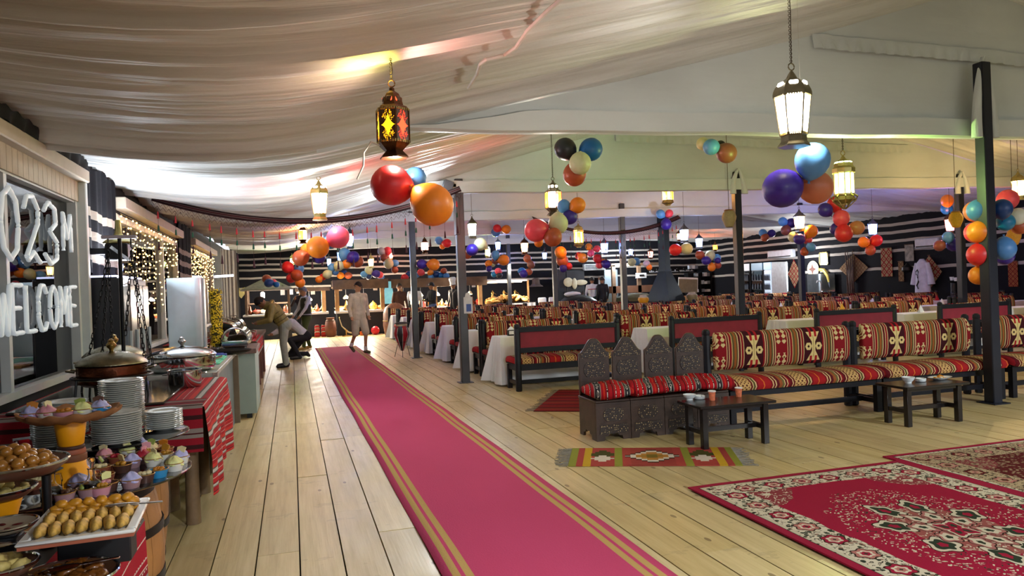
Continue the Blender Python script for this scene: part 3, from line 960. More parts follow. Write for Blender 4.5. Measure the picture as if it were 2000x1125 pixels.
M_RUG1 = persian('crimson floral rug', 1.86, 2.75, '#9e1638', .30, .055, 1.0)
rug_obj('persian_rug', [(2.66, 1.95), (4.52, 1.95), (4.52, 4.70), (2.66, 4.70)], .012, .010, M_RUG1, 'large crimson floral rug with cream border at the right front')
M_RUG2 = persian('brown floral rug', 2.8, 2.5, '#5d1418', .34, .05, 1.35, '#b09a78', '#3a2a1e', True)
rug_obj('persian_rug', [(4.55, 2.39), (7.35, 2.39), (7.35, 4.89), (4.55, 4.89)], .001, .010, M_RUG2, 'densely patterned maroon and brown rug tucked beneath the crimson rug')
def kilim_rug():
    t = NT('yellow and red kilim', .95)
    u, v = uv_xy(t)
    tt = u / 1.40 + .5
    st = [(0, '#8f9038'), (.045, '#a8433c'), (.085, '#c9a02a'), (.13, '#a8433c'), (.27, '#8f9038'), (.32, '#a8433c'), (.37, '#9c4038'), (.63, '#a8433c'), (.68, '#8f9038'), (.73, '#a8433c'), (.87, '#c9a02a'), (.915, '#a8433c'), (.955, '#8f9038')]
    c = t.ramp(tt, st, True)
    b = v.abs(); a = (tt - .5).abs() * 1.4
    sq = ((a * 22).floor() / 22.0)
    d = sq * 1.05 + b
    c = t.mix(d < .235, c, '#3a2a1c'); c = t.mix(d < .20, c, '#dcd2c0'); c = t.mix(d < .145, c, '#b9823a'); c = t.mix(d < .06, c, '#7d6a2a')
    for cx in (.2, .8):
        a3 = ((tt - cx).abs()) * 1.4
        q = ((a3 * 30).floor() / 30.0)
        k = (q * 1.6 + (v - .06).abs() < .16) * (v > -.02)
        c = t.mix(k, c, '#4a4a20'); c = t.mix((q * 1.4 + (v + .08).abs() < .11), c, '#d8cdbc')
    n = t.noise(t.vec(u * 20, v * 160), 1, 3)
    c = t.mix(n * .3, c, '#2c1a10')
    t.color(c); t.bump(n, .4, .003); t.b.inputs['Specular IOR Level'].default_value = .1
    return t.mat
def fringe(t, lx, ly, m, z=.004):
    for s in (-1, 1):
        g = G(); n = 46
        for k in range(n):
            y = -ly / 2 + ly * (k + .5) / n
            L = random.uniform(.06, .13)
            g.tube([(s * lx / 2, y, z), (s * (lx / 2 + L * .5), y + random.uniform(-.02, .02), z), (s * (lx / 2 + L), y + random.uniform(-.05, .05), z - .001)], .0028, 4)
        part('fringe', g, m, t)['kind'] = 'stuff'
M_FR = mat('grey wool fringe', '#7d776a', .9)
t, lx, ly = rug_obj('kilim_rug', [(2.13, 5.71), (3.40, 5.13), (3.67, 5.70), (2.40, 6.29)], .001, .008, kilim_rug(), 'small yellow and red striped kilim in front of the carved chairs')
fringe(t, lx, ly, M_FR)
M_RK = stripes_mat('dark red kilim', .5, [(0, '#6f141c'), (.2, '#4a0f14'), (.28, '#8a1820'), (.5, '#7a4a2a'), (.56, '#6f141c'), (.75, '#2c1a18'), (.82, '#8a1820')], 1, False)
t, lx, ly = rug_obj('kilim_rug', [(2.66, 8.38), (4.0, 7.6), (5.0, 9.1), (3.64, 9.85)], .001, .008, M_RK, 'dark red kilim with fringe on the floor behind the carved chairs')
fringe(t, lx, ly, M_FR)
# the crimson runner down the aisle
def runner_mat():
    t = NT('crimson runner', .95)
    u, v = uv_xy(t); b = u.abs()
    n = t.noise(t.vec(u * 90, v * 90), 1, 3); l = t.noise(t.vec(u * 1.5, v * .6), 1, 4)
    c = t.mix(l, '#bd4268', '#ca4c76')
    for p, w in ((.425, .021), (.490, .021)):
        c = t.mix((b - p).abs() < w, c, '#bf9f62')
    c = t.mix(n * .12, c, '#2c0a14')
    t.color(c); t.bump(n, .4, .004); t.b.inputs['Specular IOR Level'].default_value = .1
    return t.mat
M_RUN = runner_mat()
def rn(u, v):
    y = 1.2 + (21.05 - 1.2) * v
    xc = 1.262 - .14 * (y - 3.6) / 17.4 + .012 * noise.noise(Vector((y * .5, 3, 0)))
    return (xc + (u - .5) * 1.12, y, .010 + .004 * noise.noise(Vector((u * 3, y * 1.3, 0))))
g = G().grid(rn, 14, 160, lambda u, v: ((u - .5) * 1.12, v * 19.85))
o = part('runner_carpet', g, M_RUN, None, fixn=False)
sol = o.modifiers.new('thickness', 'SOLIDIFY'); sol.thickness = .006; sol.offset = -1
tag(o, 'long crimson runner carpet with tan edge stripes down the aisle', 'carpet')
# ================================================================== buffet along the left wall
rb = random.Random(21)
M_BGLASS = mat('black glass', '#0c0d10', .06, var=0, coat=1.0)
M_BARREL = mat('oak staves', '#9a6a3a', .6, var=.3, scale=5, bump=.2)
M_HOOP = mat('black iron hoop', '#1c1a1a', .5, .6)
M_YEL = mat('mustard yellow glaze', '#f0a010', .45, var=.06)
M_TERRA = mat('terracotta', '#a2573c', .6, var=.15)
M_SILVER = mat('polished steel', '#c9ccd0', .10, 1.0, var=.05)
M_BRASS = mat('brass', '#b0935a', .25, 1.0, var=.15)
M_COPPER = mat('hammered copper', '#6e3d28', .22, .9, var=.25, scale=14, bump=.12)
M_IRON = mat('black iron', '#141416', .45, .5)
M_WHITE = mat('white glaze', '#e2e2de', .2, var=.04, coat=.3)
M_TIN = mat('brown tin platter', '#6a4534', .35, .2, var=.2)
M_LOG = mat('round timber leg', '#6b5439', .7, var=.3, scale=8, bump=.2)
def clear_glass():
    t = NT('clear glass', .02); b = t.b
    b.inputs['Base Color'].default_value = (.95, .97, .97, 1); b.inputs['Transmission Weight'].default_value = 1.0
    b.inputs['IOR'].default_value = 1.35
    return t.mat
M_CLEAR = clear_glass()

def barrel(x, y, h, r, label):
    t = thing('barrel', label, 'barrel', (x, y, 0), 0)
    n = 18
    def rad(z): return r * (.86 + .14 * sin(pi * z / h))
    for k in range(n):
        a0, a1 = 2 * pi * k / n + .006, 2 * pi * (k + 1) / n - .006
        rings = []
        for q in range(7):
            z = h * q / 6; R = rad(z)
            rings.append([(R * cos(a0), R * sin(a0), z), (R * cos((a0 + a1) / 2) * 1.008, R * sin((a0 + a1) / 2) * 1.008, z), (R * cos(a1), R * sin(a1), z), ((R - .02) * cos(a1), (R - .02) * sin(a1), z), ((R - .02) * cos(a0), (R - .02) * sin(a0), z)])
        part('stave', G().loft(rings), M_BARREL, t)
    for z in (.06, .24, h - .24, h - .06):
        R = rad(z) + .004
        part('hoop', G().lathe([(R, z - .02), (R + .004, z - .02), (R + .004, z + .02), (R, z + .02)], 36, cap=False), M_HOOP, t)
    part('head', G().lathe([(r * .84, h - .02), (r * .84, h - .005)], 24), M_BARREL, t)
barrel(-1.0, 3.75, .705, .39, 'wooden barrel with iron hoops under the dessert table')
barrel(-1.02, 4.62, .765, .30, 'wooden barrel under the table with the plate stacks')
def disc(x, y, z, r, label):
    t = thing('glass_tabletop', label, 'tabletop', (x, y, z))
    part('disc', G().lathe([(r - .008, -.012), (r, -.008), (r, -.003), (r - .008, 0), (.001, 0)], 64), M_BGLASS, t, sharp=30)
    part('pad', G().lathe([(.10, -.0135), (.10, -.012)], 16), M_IRON, t)
disc(-1.0, 3.75, .72, .52, 'round black glass top crowded with small dessert cups')
disc(-.97, 4.42, .78, .40, 'round black glass top carrying the plate stacks')

# ---- plate stacks, every plate its own
ME_PLATE = G().lathe([(.060, 0), (.064, .003), (.098, .012), (.115, .019), (.1165, .0215), (.114, .0225), (.094, .015), (.062, .006), (.001, .006)], 32).mesh('plate', sharp=60)
M_PLATE = mat('grey white stoneware', '#c6c8c2', .16, var=.05, coat=.3)
def stack(x, y, z, n, sc, where, group):
    for k in range(n):
        i = n - 1 - k
        W_ = ['topmost plate'] + [w + ' plate down' for w in ('second', 'third', 'fourth', 'fifth', 'sixth', 'seventh', 'eighth', 'ninth', 'tenth', 'eleventh', 'twelfth', 'thirteenth', 'fourteenth', 'fifteenth', 'sixteenth', 'seventeenth', 'eighteenth', 'nineteenth', 'twentieth', 'twenty-first', 'twenty-second', 'twenty-third', 'twenty-fourth', 'twenty-fifth')]
        nm = W_[i] if k else 'bottom plate'
        o = link('plate', ME_PLATE, M_PLATE, None, (x + rb.uniform(-.002, .002), y + rb.uniform(-.002, .002), z + k * .0108 * 1.0), rb.uniform(0, 6))
        o.scale = (sc, sc, 1)
        lb = '%s of %s' % (nm, where)
        tag(o, lb, 'plate', group)
stack(-.87, 4.15, .781, 14, 1, 'the short front stack right of the yellow pedestal', 'plates in the short front stack')
stack(-.93, 4.575, .781, 25, 1, 'the tallest stack below the copper chafing dish', 'plates in the tallest stack')
stack(-.705, 4.47, .781, 9, .86, 'the low stack at the right edge of the glass', 'plates in the low right stack')
stack(-1.16, 4.22, .781, 16, .96, 'the stack left of the yellow pedestal', 'plates in the left stack')
stack(-1.19, 4.50, .781, 17, .96, 'the stack half hidden behind the yellow pedestal', 'plates in the hidden stack')

# ---- yellow pedestal with scalloped wooden tray
px0, py0 = -.935, 3.60
t = thing('cake_pedestal', 'yellow pottery pedestal with scalloped wooden tray holding five cupcakes', 'pedestal', (px0, py0, .72))
part('lower_pot', G().lathe([(.104, 0), (.106, .006), (.078, .06), (.055, .10)], 28), M_YEL, t)
part('base_band', G().lathe([(.056, .10), (.060, .106), (.060, .128), (.055, .132)], 28), mat('brown band', '#7a4a30', .6), t)
part('terracotta_band', G().lathe([(.055, .132), (.057, .136), (.055, .150), (.052, .152)], 28), M_TERRA, t)
part('dark_band', G().lathe([(.050, .152), (.053, .156), (.053, .164), (.048, .168)], 28), mat('dark band', '#4a3028', .5), t)
part('upper_pot', G().lathe([(.046, .168), (.050, .172), (.062, .268), (.060, .272)], 28), M_YEL, t)
M_TRAYW = mat('carved olive wood', '#94663f', .55, var=.25, scale=9, bump=.1)
rings = []
for (rr, z, sc) in ((.05, .272, 0), (.15, .280, 1), (.19, .300, 1), (.196, .318, 1), (.186, .320, 1), (.172, .304, 1), (.05, .292, 0)):
    rings.append([((rr + .009 * sc * sin(14 * a)) * cos(a), (rr + .009 * sc * sin(14 * a)) * sin(a), z + .006 * sc * sin(14 * a)) for a in [2 * pi * k / 70 for k in range(70)]])
part('scalloped_tray', G().loft(rings), M_TRAYW, t, sharp=70)

CUPC = {'blue': '#2f86b8', 'pink': '#c58a9a', 'brown': '#4a3028', 'mauve': '#9a7a80', 'white': '#d8d6cc', 'teal': '#1f6a80', 'rust': '#8a4a34'}
TOPC = {'lilac': '#a8a8d2', 'lemon': '#d8d890', 'cream': '#d2c494', 'rose': '#cc8a94', 'caramel': '#b8721c', 'green': '#8a9a4a', 'gold': '#a8761c', 'chocolate': '#4a2c1c', 'berry': '#a01c30'}
M_RIMG = mat('gilt rim', '#b08a50', .35, .6)
def flute(r0, r1, h, n=48):
    rings = []
    for r, z in ((r0, 0), (r1, h), (r1 - .003, h), (r0 - .002, .004)):
        rings.append([(r * (1 + .018 * cos(n / 2 * a)) * cos(a), r * (1 + .018 * cos(n / 2 * a)) * sin(a), z) for a in [2 * pi * k / n for k in range(n)]])
    return G().loft(rings, cap=False).add(rings[3], [tuple(range(n - 1, -1, -1))]).mesh('ramekin_cup', sharp=50)
ME_RAM = flute(.031, .040, .036)
ME_RIM = G().torus((0, 0, .036), .0395, .0022, 24, 5).mesh('rim')
def swirl(k):
    g = G(); rings = []
    for q in range(9):
        s = q / 8; r = .037 * (1 - s ** 1.8) ** .7 + .002
        rings.append([(r * (1 + .14 * sin(5 * a + q * .9 + k)) * cos(a), r * (1 + .14 * sin(5 * a + q * .9 + k)) * sin(a), .026 + .040 * s + .003 * sin(3 * a + k)) for a in [2 * pi * i / 20 for i in range(20)]])
    return g.loft(rings).mesh('frosting', sharp=80)
ME_SW = [swirl(k) for k in range(3)]
def bits(k, n, r):
    g = G(); q = random.Random(k)
    for i in range(n):
        a, R = q.uniform(0, 6.28), q.uniform(0, .022)
        g.sph((R * cos(a), R * sin(a), .036 + q.uniform(0, .006)), (r * q.uniform(.8, 1.3), r, r * .8), 7, 5, Matrix.Rotation(q.uniform(0, 3), 3, 'Z'))
    return g.mesh('filling', sharp=80)
ME_BITS = [bits(k, 6, .012) for k in range(3)]
def wafer(k):
    g = G().prism([(-.018, -.012), (.018, -.014), (.022, .010), (0, .018), (-.02, .012)], -.003, .003, Matrix.Rotation(1.0 + k, 3, 'X'), (0.006, 0, .066))
    return g.mesh('wafer', sharp=30)
ME_WAF = [wafer(.3 * k) for k in range(3)]
seen = {}
def dessert(x, y, z, cupc, topc, kind, where, sc=1.0, waf=None):
    nm = 'cupcake' if kind == 'swirl' else 'dessert_cup'
    what = '%s cup with %s %s' % (cupc, topc, 'frosting swirl' if kind == 'swirl' else 'filling')
    lb = '%s %s' % (what, where)
    seen[lb] = seen.get(lb, 0) + 1
    t = thing(nm, lb, 'dessert', (x, y, z), rb.uniform(0, 6), 'little desserts ' + where.split(',')[0], sc)
    link('ramekin', ME_RAM, mat('cup ' + cupc, CUPC[cupc], .4, var=.08), t)
    link('rim', ME_RIM, M_RIMG, t)
    k = rb.randrange(3)
    if kind == 'swirl': link('frosting', ME_SW[k], mat('frosting ' + topc, TOPC[topc], .6, var=.15, scale=30, sss=.2), t)
    else: link('filling', ME_BITS[k], mat('filling ' + topc, TOPC[topc], .35, var=.3, scale=40), t)
    if waf: link('wafer', ME_WAF[k], mat('wafer ' + waf, TOPC[waf], .6), t)
tz = .72 + .292
for (u, v, c_, tp, kd, wf, po) in ((45, 793, 'pink', 'lilac', 'swirl', 'caramel', 'at the far left'), (77, 793, 'white', 'rose', 'swirl', 'cream', 'second from left'), (113, 793, 'pink', 'caramel', 'fill', None, 'in the middle'),
                               (146, 787, 'white', 'lemon', 'swirl', 'green', 'second from right'), (176, 776, 'blue', 'lilac', 'swirl', 'chocolate', 'at the right')):
    k = ((45, 77, 113, 146, 176).index(u) - 2) / 2
    dessert(px0 + .125 * k * 1.0, py0 - .09 + .06 * abs(k) * (1 if k > 0 else .3), tz, c_, tp, kd, 'on the pedestal tray, ' + po, 1.0, wf)
where = 'on the round black glass'
LAY = [(310, 925, 'blue', 'caramel', 'fill', None), (347, 912, 'white', 'lemon', 'swirl', None), (356, 898, 'white', 'lilac', 'swirl', 'cream'), (283, 935, 'brown', 'cream', 'fill', None), (258, 945, 'mauve', 'lilac', 'swirl', None),
       (227, 950, 'brown', 'rose', 'fill', 'lemon'), (175, 962, 'mauve', 'green', 'fill', None), (322, 893, 'white', 'gold', 'fill', 'gold'), (333, 880, 'rust', 'gold', 'fill', 'caramel'), (300, 903, 'white', 'lemon', 'swirl', 'cream'),
       (280, 898, 'mauve', 'berry', 'swirl', 'rose'), (262, 905, 'mauve', 'lilac', 'swirl', None), (240, 915, 'brown', 'gold', 'fill', 'cream'), (228, 900, 'rust', 'berry', 'fill', None), (205, 895, 'mauve', 'rose', 'swirl', 'cream'),
       (215, 918, 'rust', 'cream', 'fill', 'green'), (250, 885, 'white', 'lemon', 'swirl', 'cream'), (272, 880, 'mauve', 'lilac', 'swirl', 'lilac'), (295, 875, 'white', 'cream', 'swirl', 'green'), (310, 884, 'rust', 'gold', 'fill', 'rose'),
       (235, 882, 'mauve', 'rose', 'swirl', 'cream'), (190, 880, 'brown', 'cream', 'fill', 'cream'), (205, 935, 'rust', 'chocolate', 'fill', None), (150, 945, 'mauve', 'lilac', 'swirl', None), (100, 962, 'teal', 'caramel', 'fill', None),
       (85, 945, 'rust', 'cream', 'fill', None), (70, 930, 'brown', 'cream', 'fill', 'cream'), (120, 925, 'rust', 'cream', 'swirl', None), (200, 968, 'pink', 'gold', 'fill', None), (140, 975, 'mauve', 'chocolate', 'fill', None)]
placed = []
for (u, v, c_, tp, kd, wf) in LAY:
    p = atz(u, v + 6, .722)
    d = Vector((p.x + 1.0, p.y - 3.75))
    if d.length > .47: d = d * (.47 / d.length)
    q = Vector((-1.0 + d.x, 3.75 + d.y))
    for it in range(30):
        for r_ in placed + [Vector((px0, py0)) ]:
            lim = .132 if r_ == Vector((px0, py0)) else .083
            e = q - r_
            if e.length < lim: q = r_ + (e.normalized() if e.length > 1e-5 else Vector((1, 0))) * (lim + .001)
        e = q - Vector((-1.0, 3.75))
        if e.length > .475: q = Vector((-1.0, 3.75)) + e * (.475 / e.length)
    placed.append(q)
    dessert(q.x, q.y, .7205, c_, tp, kd, where, 1.0, wf)
for lb, n_ in list(seen.items()):
    if n_ > 1:
        dd = sorted([o for o in COL.objects if o.get('label') == lb], key=lambda o: o.location.x + .3 * o.location.y)
        for o, w_ in zip(dd, ['leftmost', 'second from left', 'third from left', 'rightmost'] if n_ > 2 else ['the left one', 'the right one']): o['label'] = lb + ', ' + w_

# ---- glass decanter and stoppered bottles
def decanter(x, y, z, h, label, liquid=None):
    t = thing('decanter', label, 'decanter', (x, y, z), .6)
    s = h / .27
    pr = [(.045, 0), (.062, .006), (.066, .05), (.058, .09), (.030, .115), (.022, .14), (.022, .18), (.028, .19)]
    part('body', G().lathe([(r * s, q * s) for r, q in pr] + [((r - .004) * s, q * s) for r, q in pr[::-1]] + [(.002, .008 * s)], 28), M_CLEAR, t, sharp=70)
    part('stopper', G().lathe([(.012 * s, .185 * s), (.014 * s, .20 * s), (.024 * s, .215 * s), (.028 * s, .245 * s), (.022 * s, .262 * s), (.004 * s, .266 * s)], 20), M_CLEAR, t, sharp=50)
    part('handle', G().tube([(.022 * s, 0, .175 * s), (.055 * s, 0, .17 * s), (.062 * s, 0, .13 * s), (.056 * s, 0, .09 * s)], .006 * s, 8), M_CLEAR, t)
    if liquid: part('liquid', G().lathe([(.044 * s, .01), (.056 * s, .05 * s), (.050 * s, .088 * s), (.001, .088 * s)], 24), liquid, t)
decanter(-1.05, 4.28 - .60 + .35, .7215, .27, 'glass decanter with round stopper rising behind the pedestal tray')
M_SYR = mat('red syrup', '#7a1428', .1, var=0)
decanter(-.80, 3.345, .7215, .155, 'small stoppered bottle of red syrup among the dessert cups', M_SYR)
decanter(-.93, 3.30, .7215, .165, 'small stoppered glass jug left of the red syrup bottle', mat('brown syrup', '#5a4028', .1, var=0))

# ---- log-legged table with red striped cloth
t = thing('log_table', 'timber table with round log legs under red striped cloth', 'table', (0, 0, 0))
part('tabletop', G().b2((-1.80, 5.22, .76), (-.60, 6.92, .798)), M_LOG, t)
for (x, y) in ((-.68, 5.34), (-.70, 6.14), (-1.7, 5.34), (-1.7, 6.8), (-.68, 6.84)):
    part('leg', G().lathe([(.048, 0), (.044, .3), (.047, .76)], 14, (x, y, 0)), M_LOG, t)
tag(part('log_stump', G().lathe([(.085, 0), (.082, .2), (.084, .40), (.07, .405)], 16, (-.90, 5.75, 0)), M_LOG), 'short upright log stump between the table legs', 'log')
M_REDCL = stripes_mat('red white grey stripes', .34, [(0, '#b0242c'), (.09, '#d8c8bc'), (.105, '#b0242c'), (.2, '#d33a34'), (.30, '#6a5a54'), (.34, '#c8c4be'), (.43, '#6a5a54'), (.46, '#b0242c'), (.58, '#d8c8bc'), (.595, '#c22c30'),
                                                        (.7, '#8a1a22'), (.74, '#c8c4be'), (.79, '#8a8480'), (.82, '#b0242c'), (.93, '#5a2a2a'), (.96, '#d33a34')], 1, False)
def cl(u, v):
    # across: from the wall over the top and down the aisle side
    y = 5.20 + 1.74 * u; s = v * 2.05
    if s < 1.22: x, z = -1.80 + s, .806
    else:
        d = s - 1.22; x = -.572 + .05 * min(1, d / .5) * (.5 + .5 * sin(u * 7 + .4)) + .02 * sin(u * 30) * d; z = .80 - d * .72
    return (x, y + .015 * sin(v * 9), z + (.004 * noise.noise(Vector((x * 4, y * 4, 1))) if s < 1.22 else 0))
g = G().grid(cl, 46, 50, lambda u, v: (u * 1.74, v * 2.05))
o = tag(part('striped_tablecloth', g, M_REDCL, None, sharp=80, fixn=False), 'red and grey striped cloth hanging off the log-legged table', 'tablecloth')
def cl2(u, v):
    x = -1.80 + 1.22 * u; s = v * .62
    if s < .30: y, z = 5.48 - s, .8125
    else: y, z = 5.165 - .03 * (s - .3) + .008 * sin(u * 25), .812 - (s - .30) * .95
    return (x, y, z)
M_REDCL2 = stripes_mat('crimson grey runner stripes', .20, [(0, '#8f1a28'), (.3, '#8a8078'), (.45, '#4a1a1e'), (.5, '#8a8078'), (.62, '#8f1a28'), (.85, '#3a1a1c')], 1, False)
tag(part('table_runner', G().grid(cl2, 24, 24, lambda u, v: (u * 1.22, v * .62)), M_REDCL2, None, sharp=80, fixn=False), 'crimson and grey runner over the near edge of the log table', 'tablecloth')

def chafing(x, y, z, r, label, m_body, m_lid, knob, legs=True):
    t = thing('chafing_dish', label, 'chafing dish', (x, y, z), 0)
    b = .10 if legs else 0.0
    part('pan', G().lathe([(r * .80, b), (r * .96, b + .02), (r, b + .05), (r, b + .13), (r * 1.03, b + .135), (r * .97, b + .14), (r * .9, b + .03), (.001, b + .025)], 40), m_body, t, sharp=40)
    part('band', G().lathe([(r * 1.012, b + .045), (r * 1.012, b + .055), (r * .99, b + .055), (r * .99, b + .045)], 40, cap=False), m_lid, t)
    part('lid', G().lathe([(r * 1.03, b + .142), (r * 1.02, b + .152), (r * .85, b + .185), (r * .5, b + .215), (r * .15, b + .228), (.001, b + .23)], 40), m_lid, t, sharp=40)
    part('knob', G().lathe([(.012, b + .225), (.014, b + .24), (.030, b + .255), (.034, b + .272), (.022, b + .285), (.018, b + .292), (.022, b + .30), (.004, b + .312)], 18), knob, t)
    for s in (-1, 1):
        part('handle', G().tube([(s * r, -.05, b + .10), (s * (r + .05), -.045, b + .11), (s * (r + .05), .045, b + .11), (s * r, .05, b + .10)], .008, 6), m_lid, t)
    if legs:
        part('stand_ring', G().torus((0, 0, b + .06), r + .03, .008, 30, 6), M_IRON, t)
        for k in range(4):
            a = pi / 4 + k * pi / 2
            part('leg', G().tube([((r + .03) * cos(a), (r + .03) * sin(a), b + .06), ((r + .05) * cos(a), (r + .05) * sin(a), 0)], .008, 6), M_IRON, t)
        part('burner', G().lathe([(.05, .0), (.05, .05), (.03, .06)], 16), M_IRON, t)
chafing(-1.19, 5.60, .835, .215, 'round brown copper chafing dish with brass knob nearest the plates', M_COPPER, mat('pale hammered lid', '#8d866e', .22, .95, var=.2, scale=26, bump=.25), M_BRASS)
chafing(-1.33, 6.35, .835, .215, 'copper chafing dish partly hidden behind the front copper one', M_COPPER, mat('pale hammered lid', '#8d866e'), M_BRASS)
tag(part('serving_board', G().b2((-1.72, 5.26, .8165), (-.82, 6.68, .834)), mat('dark glossy tray', '#3b3632', .12, .3), bevel=.006), 'dark glossy tray under the copper chafing dishes', 'tray')
t = thing('steel_pot', 'small shiny steel pot on the red striped cloth', 'pot', (-.83, 6.32, .809))
part('body', G().lathe([(.118, 0), (.122, .006), (.122, .125), (.128, .13), (.118, .128), (.114, .01), (.001, .01)], 32), M_SILVER, t, sharp=40)
part('rim', G().torus((0, 0, .13), .124, .005, 32, 6), M_SILVER, t)
for s in (-1, 1): part('handle', G().tube([(s * .12, -.03, .10), (s * .155, -.025, .10), (s * .155, .025, .10), (s * .12, .03, .10)], .005, 6), M_SILVER, t)

# ---- tall iron hanging scale with chains
M_CHAIN = mat('black chain iron', '#17181b', .5, .6)
t = thing('hanging_scale', 'tall black iron balance stand with long chains on the buffet', 'scale', (-1.19, 5.98, .835))
part('base', G().lathe([(.12, 0), (.12, .012), (.03, .03)], 20), M_CHAIN, t)
part('upright', G().cyl((0, 0, .02), (0, 0, 1.12), .014, n=10), M_CHAIN, t)
part('cross_plate', G().b2((-.115, -.03, 1.12), (.115, .03, 1.145)), mat('pale painted bar', '#b9b4c4', .4), t, bevel=.004)
for s in (-1, 1): part('hook', G().tube([(s * .075, 0, 1.12), (s * .075, 0, 1.06), (s * .085, 0, 1.045), (s * .075, 0, 1.03)], .006, 6), M_CHAIN, t)
lk = G()
lk.tube([Vector((.009 * cos(a) * (1), 0, .018 * sin(a) + (.006 if sin(a) > 0 else -.006))) for a in [2 * pi * k / 12 for k in range(12)]], .0036, 5, True)
ME_LINK = lk.mesh('chain_link', sharp=80); ME_LINK.materials.append(M_CHAIN)
def chain(t, a, b, sag=0.0):
    a, b = Vector(a), Vector(b); L = (b - a).length; n = max(3, int(L / .038))
    pts = [a.lerp(b, k / n) + Vector((0, 0, -sag * sin(pi * k / n))) for k in range(n + 1)]
    for k in range(n):
        d = pts[k + 1] - pts[k]; q = d.to_track_quat('Z', 'Y').to_matrix() @ Matrix.Rotation((k % 2) * pi / 2 + .4, 3, 'Z')
        o = link('chain_link', ME_LINK, None, t, (pts[k] + pts[k + 1]) / 2)
        o.rotation_euler = q.to_euler()
L_, R_ = (-.075, 0, 1.03), (.075, 0, 1.03)
for bpt in ((-.235, -.05, .19), (-.165, .06, .17), (-.06, -.06, .34)): chain(t, L_, bpt, .02)
for bpt in ((.20, -.06, .20), (.13, .06, .20), (.03, -.07, .42)): chain(t, R_, bpt, .02)

# ---- brass topped wall lamp on the striped drape
t = thing('brass_wall_lamp', 'brass onion-topped black lamp fixed to the striped drape', 'lamp', (-1.60, 8.0, 1.90))
part('housing', G().prism([(-.10, 0), (.10, 0), (.10, .16), (-.10, .16)], -.12, .12, RX).b2((-.28, -.03, .06), (-.10, .03, .12)), M_IRON, t, bevel=.01)
part('brass_cap', G().lathe([(.135, .16), (.14, .175), (.11, .20), (.06, .22), (.035, .26), (.028, .33), (.026, .39), (.018, .395)], 28), mat('aged brass', '#8d8450', .35, .7, var=.2), t)
part('brace', G().box((.03, -.122, .06), (.20, .006, .03), M=Matrix.Rotation(.7, 3, 'Y')), M_SILVER, t)

# ---- steel counter, silver chafing dish, napkins
M_ZINC = mat('blue grey zinc sheet', '#7d8a8b', .4, .45, var=.15, scale=3)
t = thing('steel_counter', 'grey blue sheet metal counter with a brown post at its end', 'counter', (0, 0, 0))
part('body', G().b2((-1.50, 7.02, .0), (-.70, 9.35, .80)), M_ZINC, t)
part('worktop', G().b2((-1.52, 6.98, .80), (-.66, 9.42, .845)), mat('worn pale worktop', '#a5a79f', .35, var=.2), t, bevel=.005)
part('corner_post', G().b2((-.70, 9.36, 0), (-.64, 9.43, .80)), mat('brown steel post', '#6a5a45', .5), t)
part('edge_strip', G().b2((-.69, 6.97, .70), (-.65, 7.10, .84)), mat('rusted edge', '#8d7a72', .6, var=.4, scale=30), t)
t = thing('low_cabinet', 'pale green grey metal cabinet with rusted top edge', 'cabinet', (0, 0, 0))
part('body', G().b2((-1.8, 9.62, .06), (-.46, 10.62, .80)), mat('pale green grey paint', '#8a9a92', .55, var=.12, scale=2), t)
part('worktop', G().b2((-1.82, 9.58, .80), (-.44, 10.66, .86)), mat('rusted brown top', '#6a5048', .55, var=.35, scale=14), t, bevel=.006)
for x in (-.55, -1.7):
    for y in (9.7, 10.5): part('foot', G().b2((x - .03, y - .03, 0), (x + .03, y + .03, .06)), M_IRON, t)
chafing(-.97, 7.28, .846, .28, 'large polished silver chafing dish with domed lid', M_SILVER, M_SILVER, M_SILVER, False)
M_GRN = mat('mint napkin', '#5fb893', .8)
for k, (y, lb) in enumerate(((7.95, 'folded mint green cloth nearest the silver chafing dish'), (8.42, 'folded mint green cloth further along the counter'))):
    tag(part('folded_cloth', G().b2((-1.06, y - .2, .846), (-.70, y + .2, .856 + .006 * k)).b2((-1.05, y - .19, .857 + .006 * k), (-.72, y + .18, .864 + .006 * k)), M_GRN, bevel=.003), lb, 'cloth')
tag(part('blue_packet', G().b2((-.98, 8.78, .846), (-.72, 8.95, .872)).b2((-.96, 8.8, .872), (-.75, 8.93, .88)), mat('blue packet', '#3450a0', .4), bevel=.004), 'blue packet lying on the steel counter', 'packet')
tag(part('amber_tray', G().b2((-1.20, 8.72, .846), (-1.0, 9.0, .868)).b2((-1.18, 8.74, .868), (-1.02, 8.98, .874)), mat('amber packets', '#b98848', .5, var=.4, scale=25), bevel=.004), 'amber packets beside the blue packet', 'packet')
# tall dispenser, flower column, roll-top dishes on the cabinet
t = thing('tall_dispenser', 'tall pale blue white dispenser cabinet with rounded edge', 'dispenser', (-1.15, 9.15, .846))
part('body', G().prism([(-.19, -.12), (.10, -.12), (.15, -.10), (.17, -.05), (.17, .12), (-.19, .12)], .10, .89), mat('pale blue enamel', '#b9ccd6', .25, var=.04), t, bevel=.006)
part('side_panel', G().b2((.172, -.05, .10), (.19, .115, .88)), mat('pale grey enamel', '#a8b2b8', .3), t)
part('foot_tray', G().b2((-.21, -.16, 0), (.21, .14, .10)), M_SILVER, t, bevel=.006)
t = thing('flower_column', 'tall column wrapped in bright yellow flowers', 'flower arrangement', (-.91, 9.85, .861))
part('core', G().lathe([(.055, 0), (.055, .72), (.03, .73)], 12), mat('dark moss core', '#4a4416', .9), t)
part('base', G().lathe([(.08, 0), (.08, .03), (.06, .035)], 16), M_SILVER, t)
g = G()
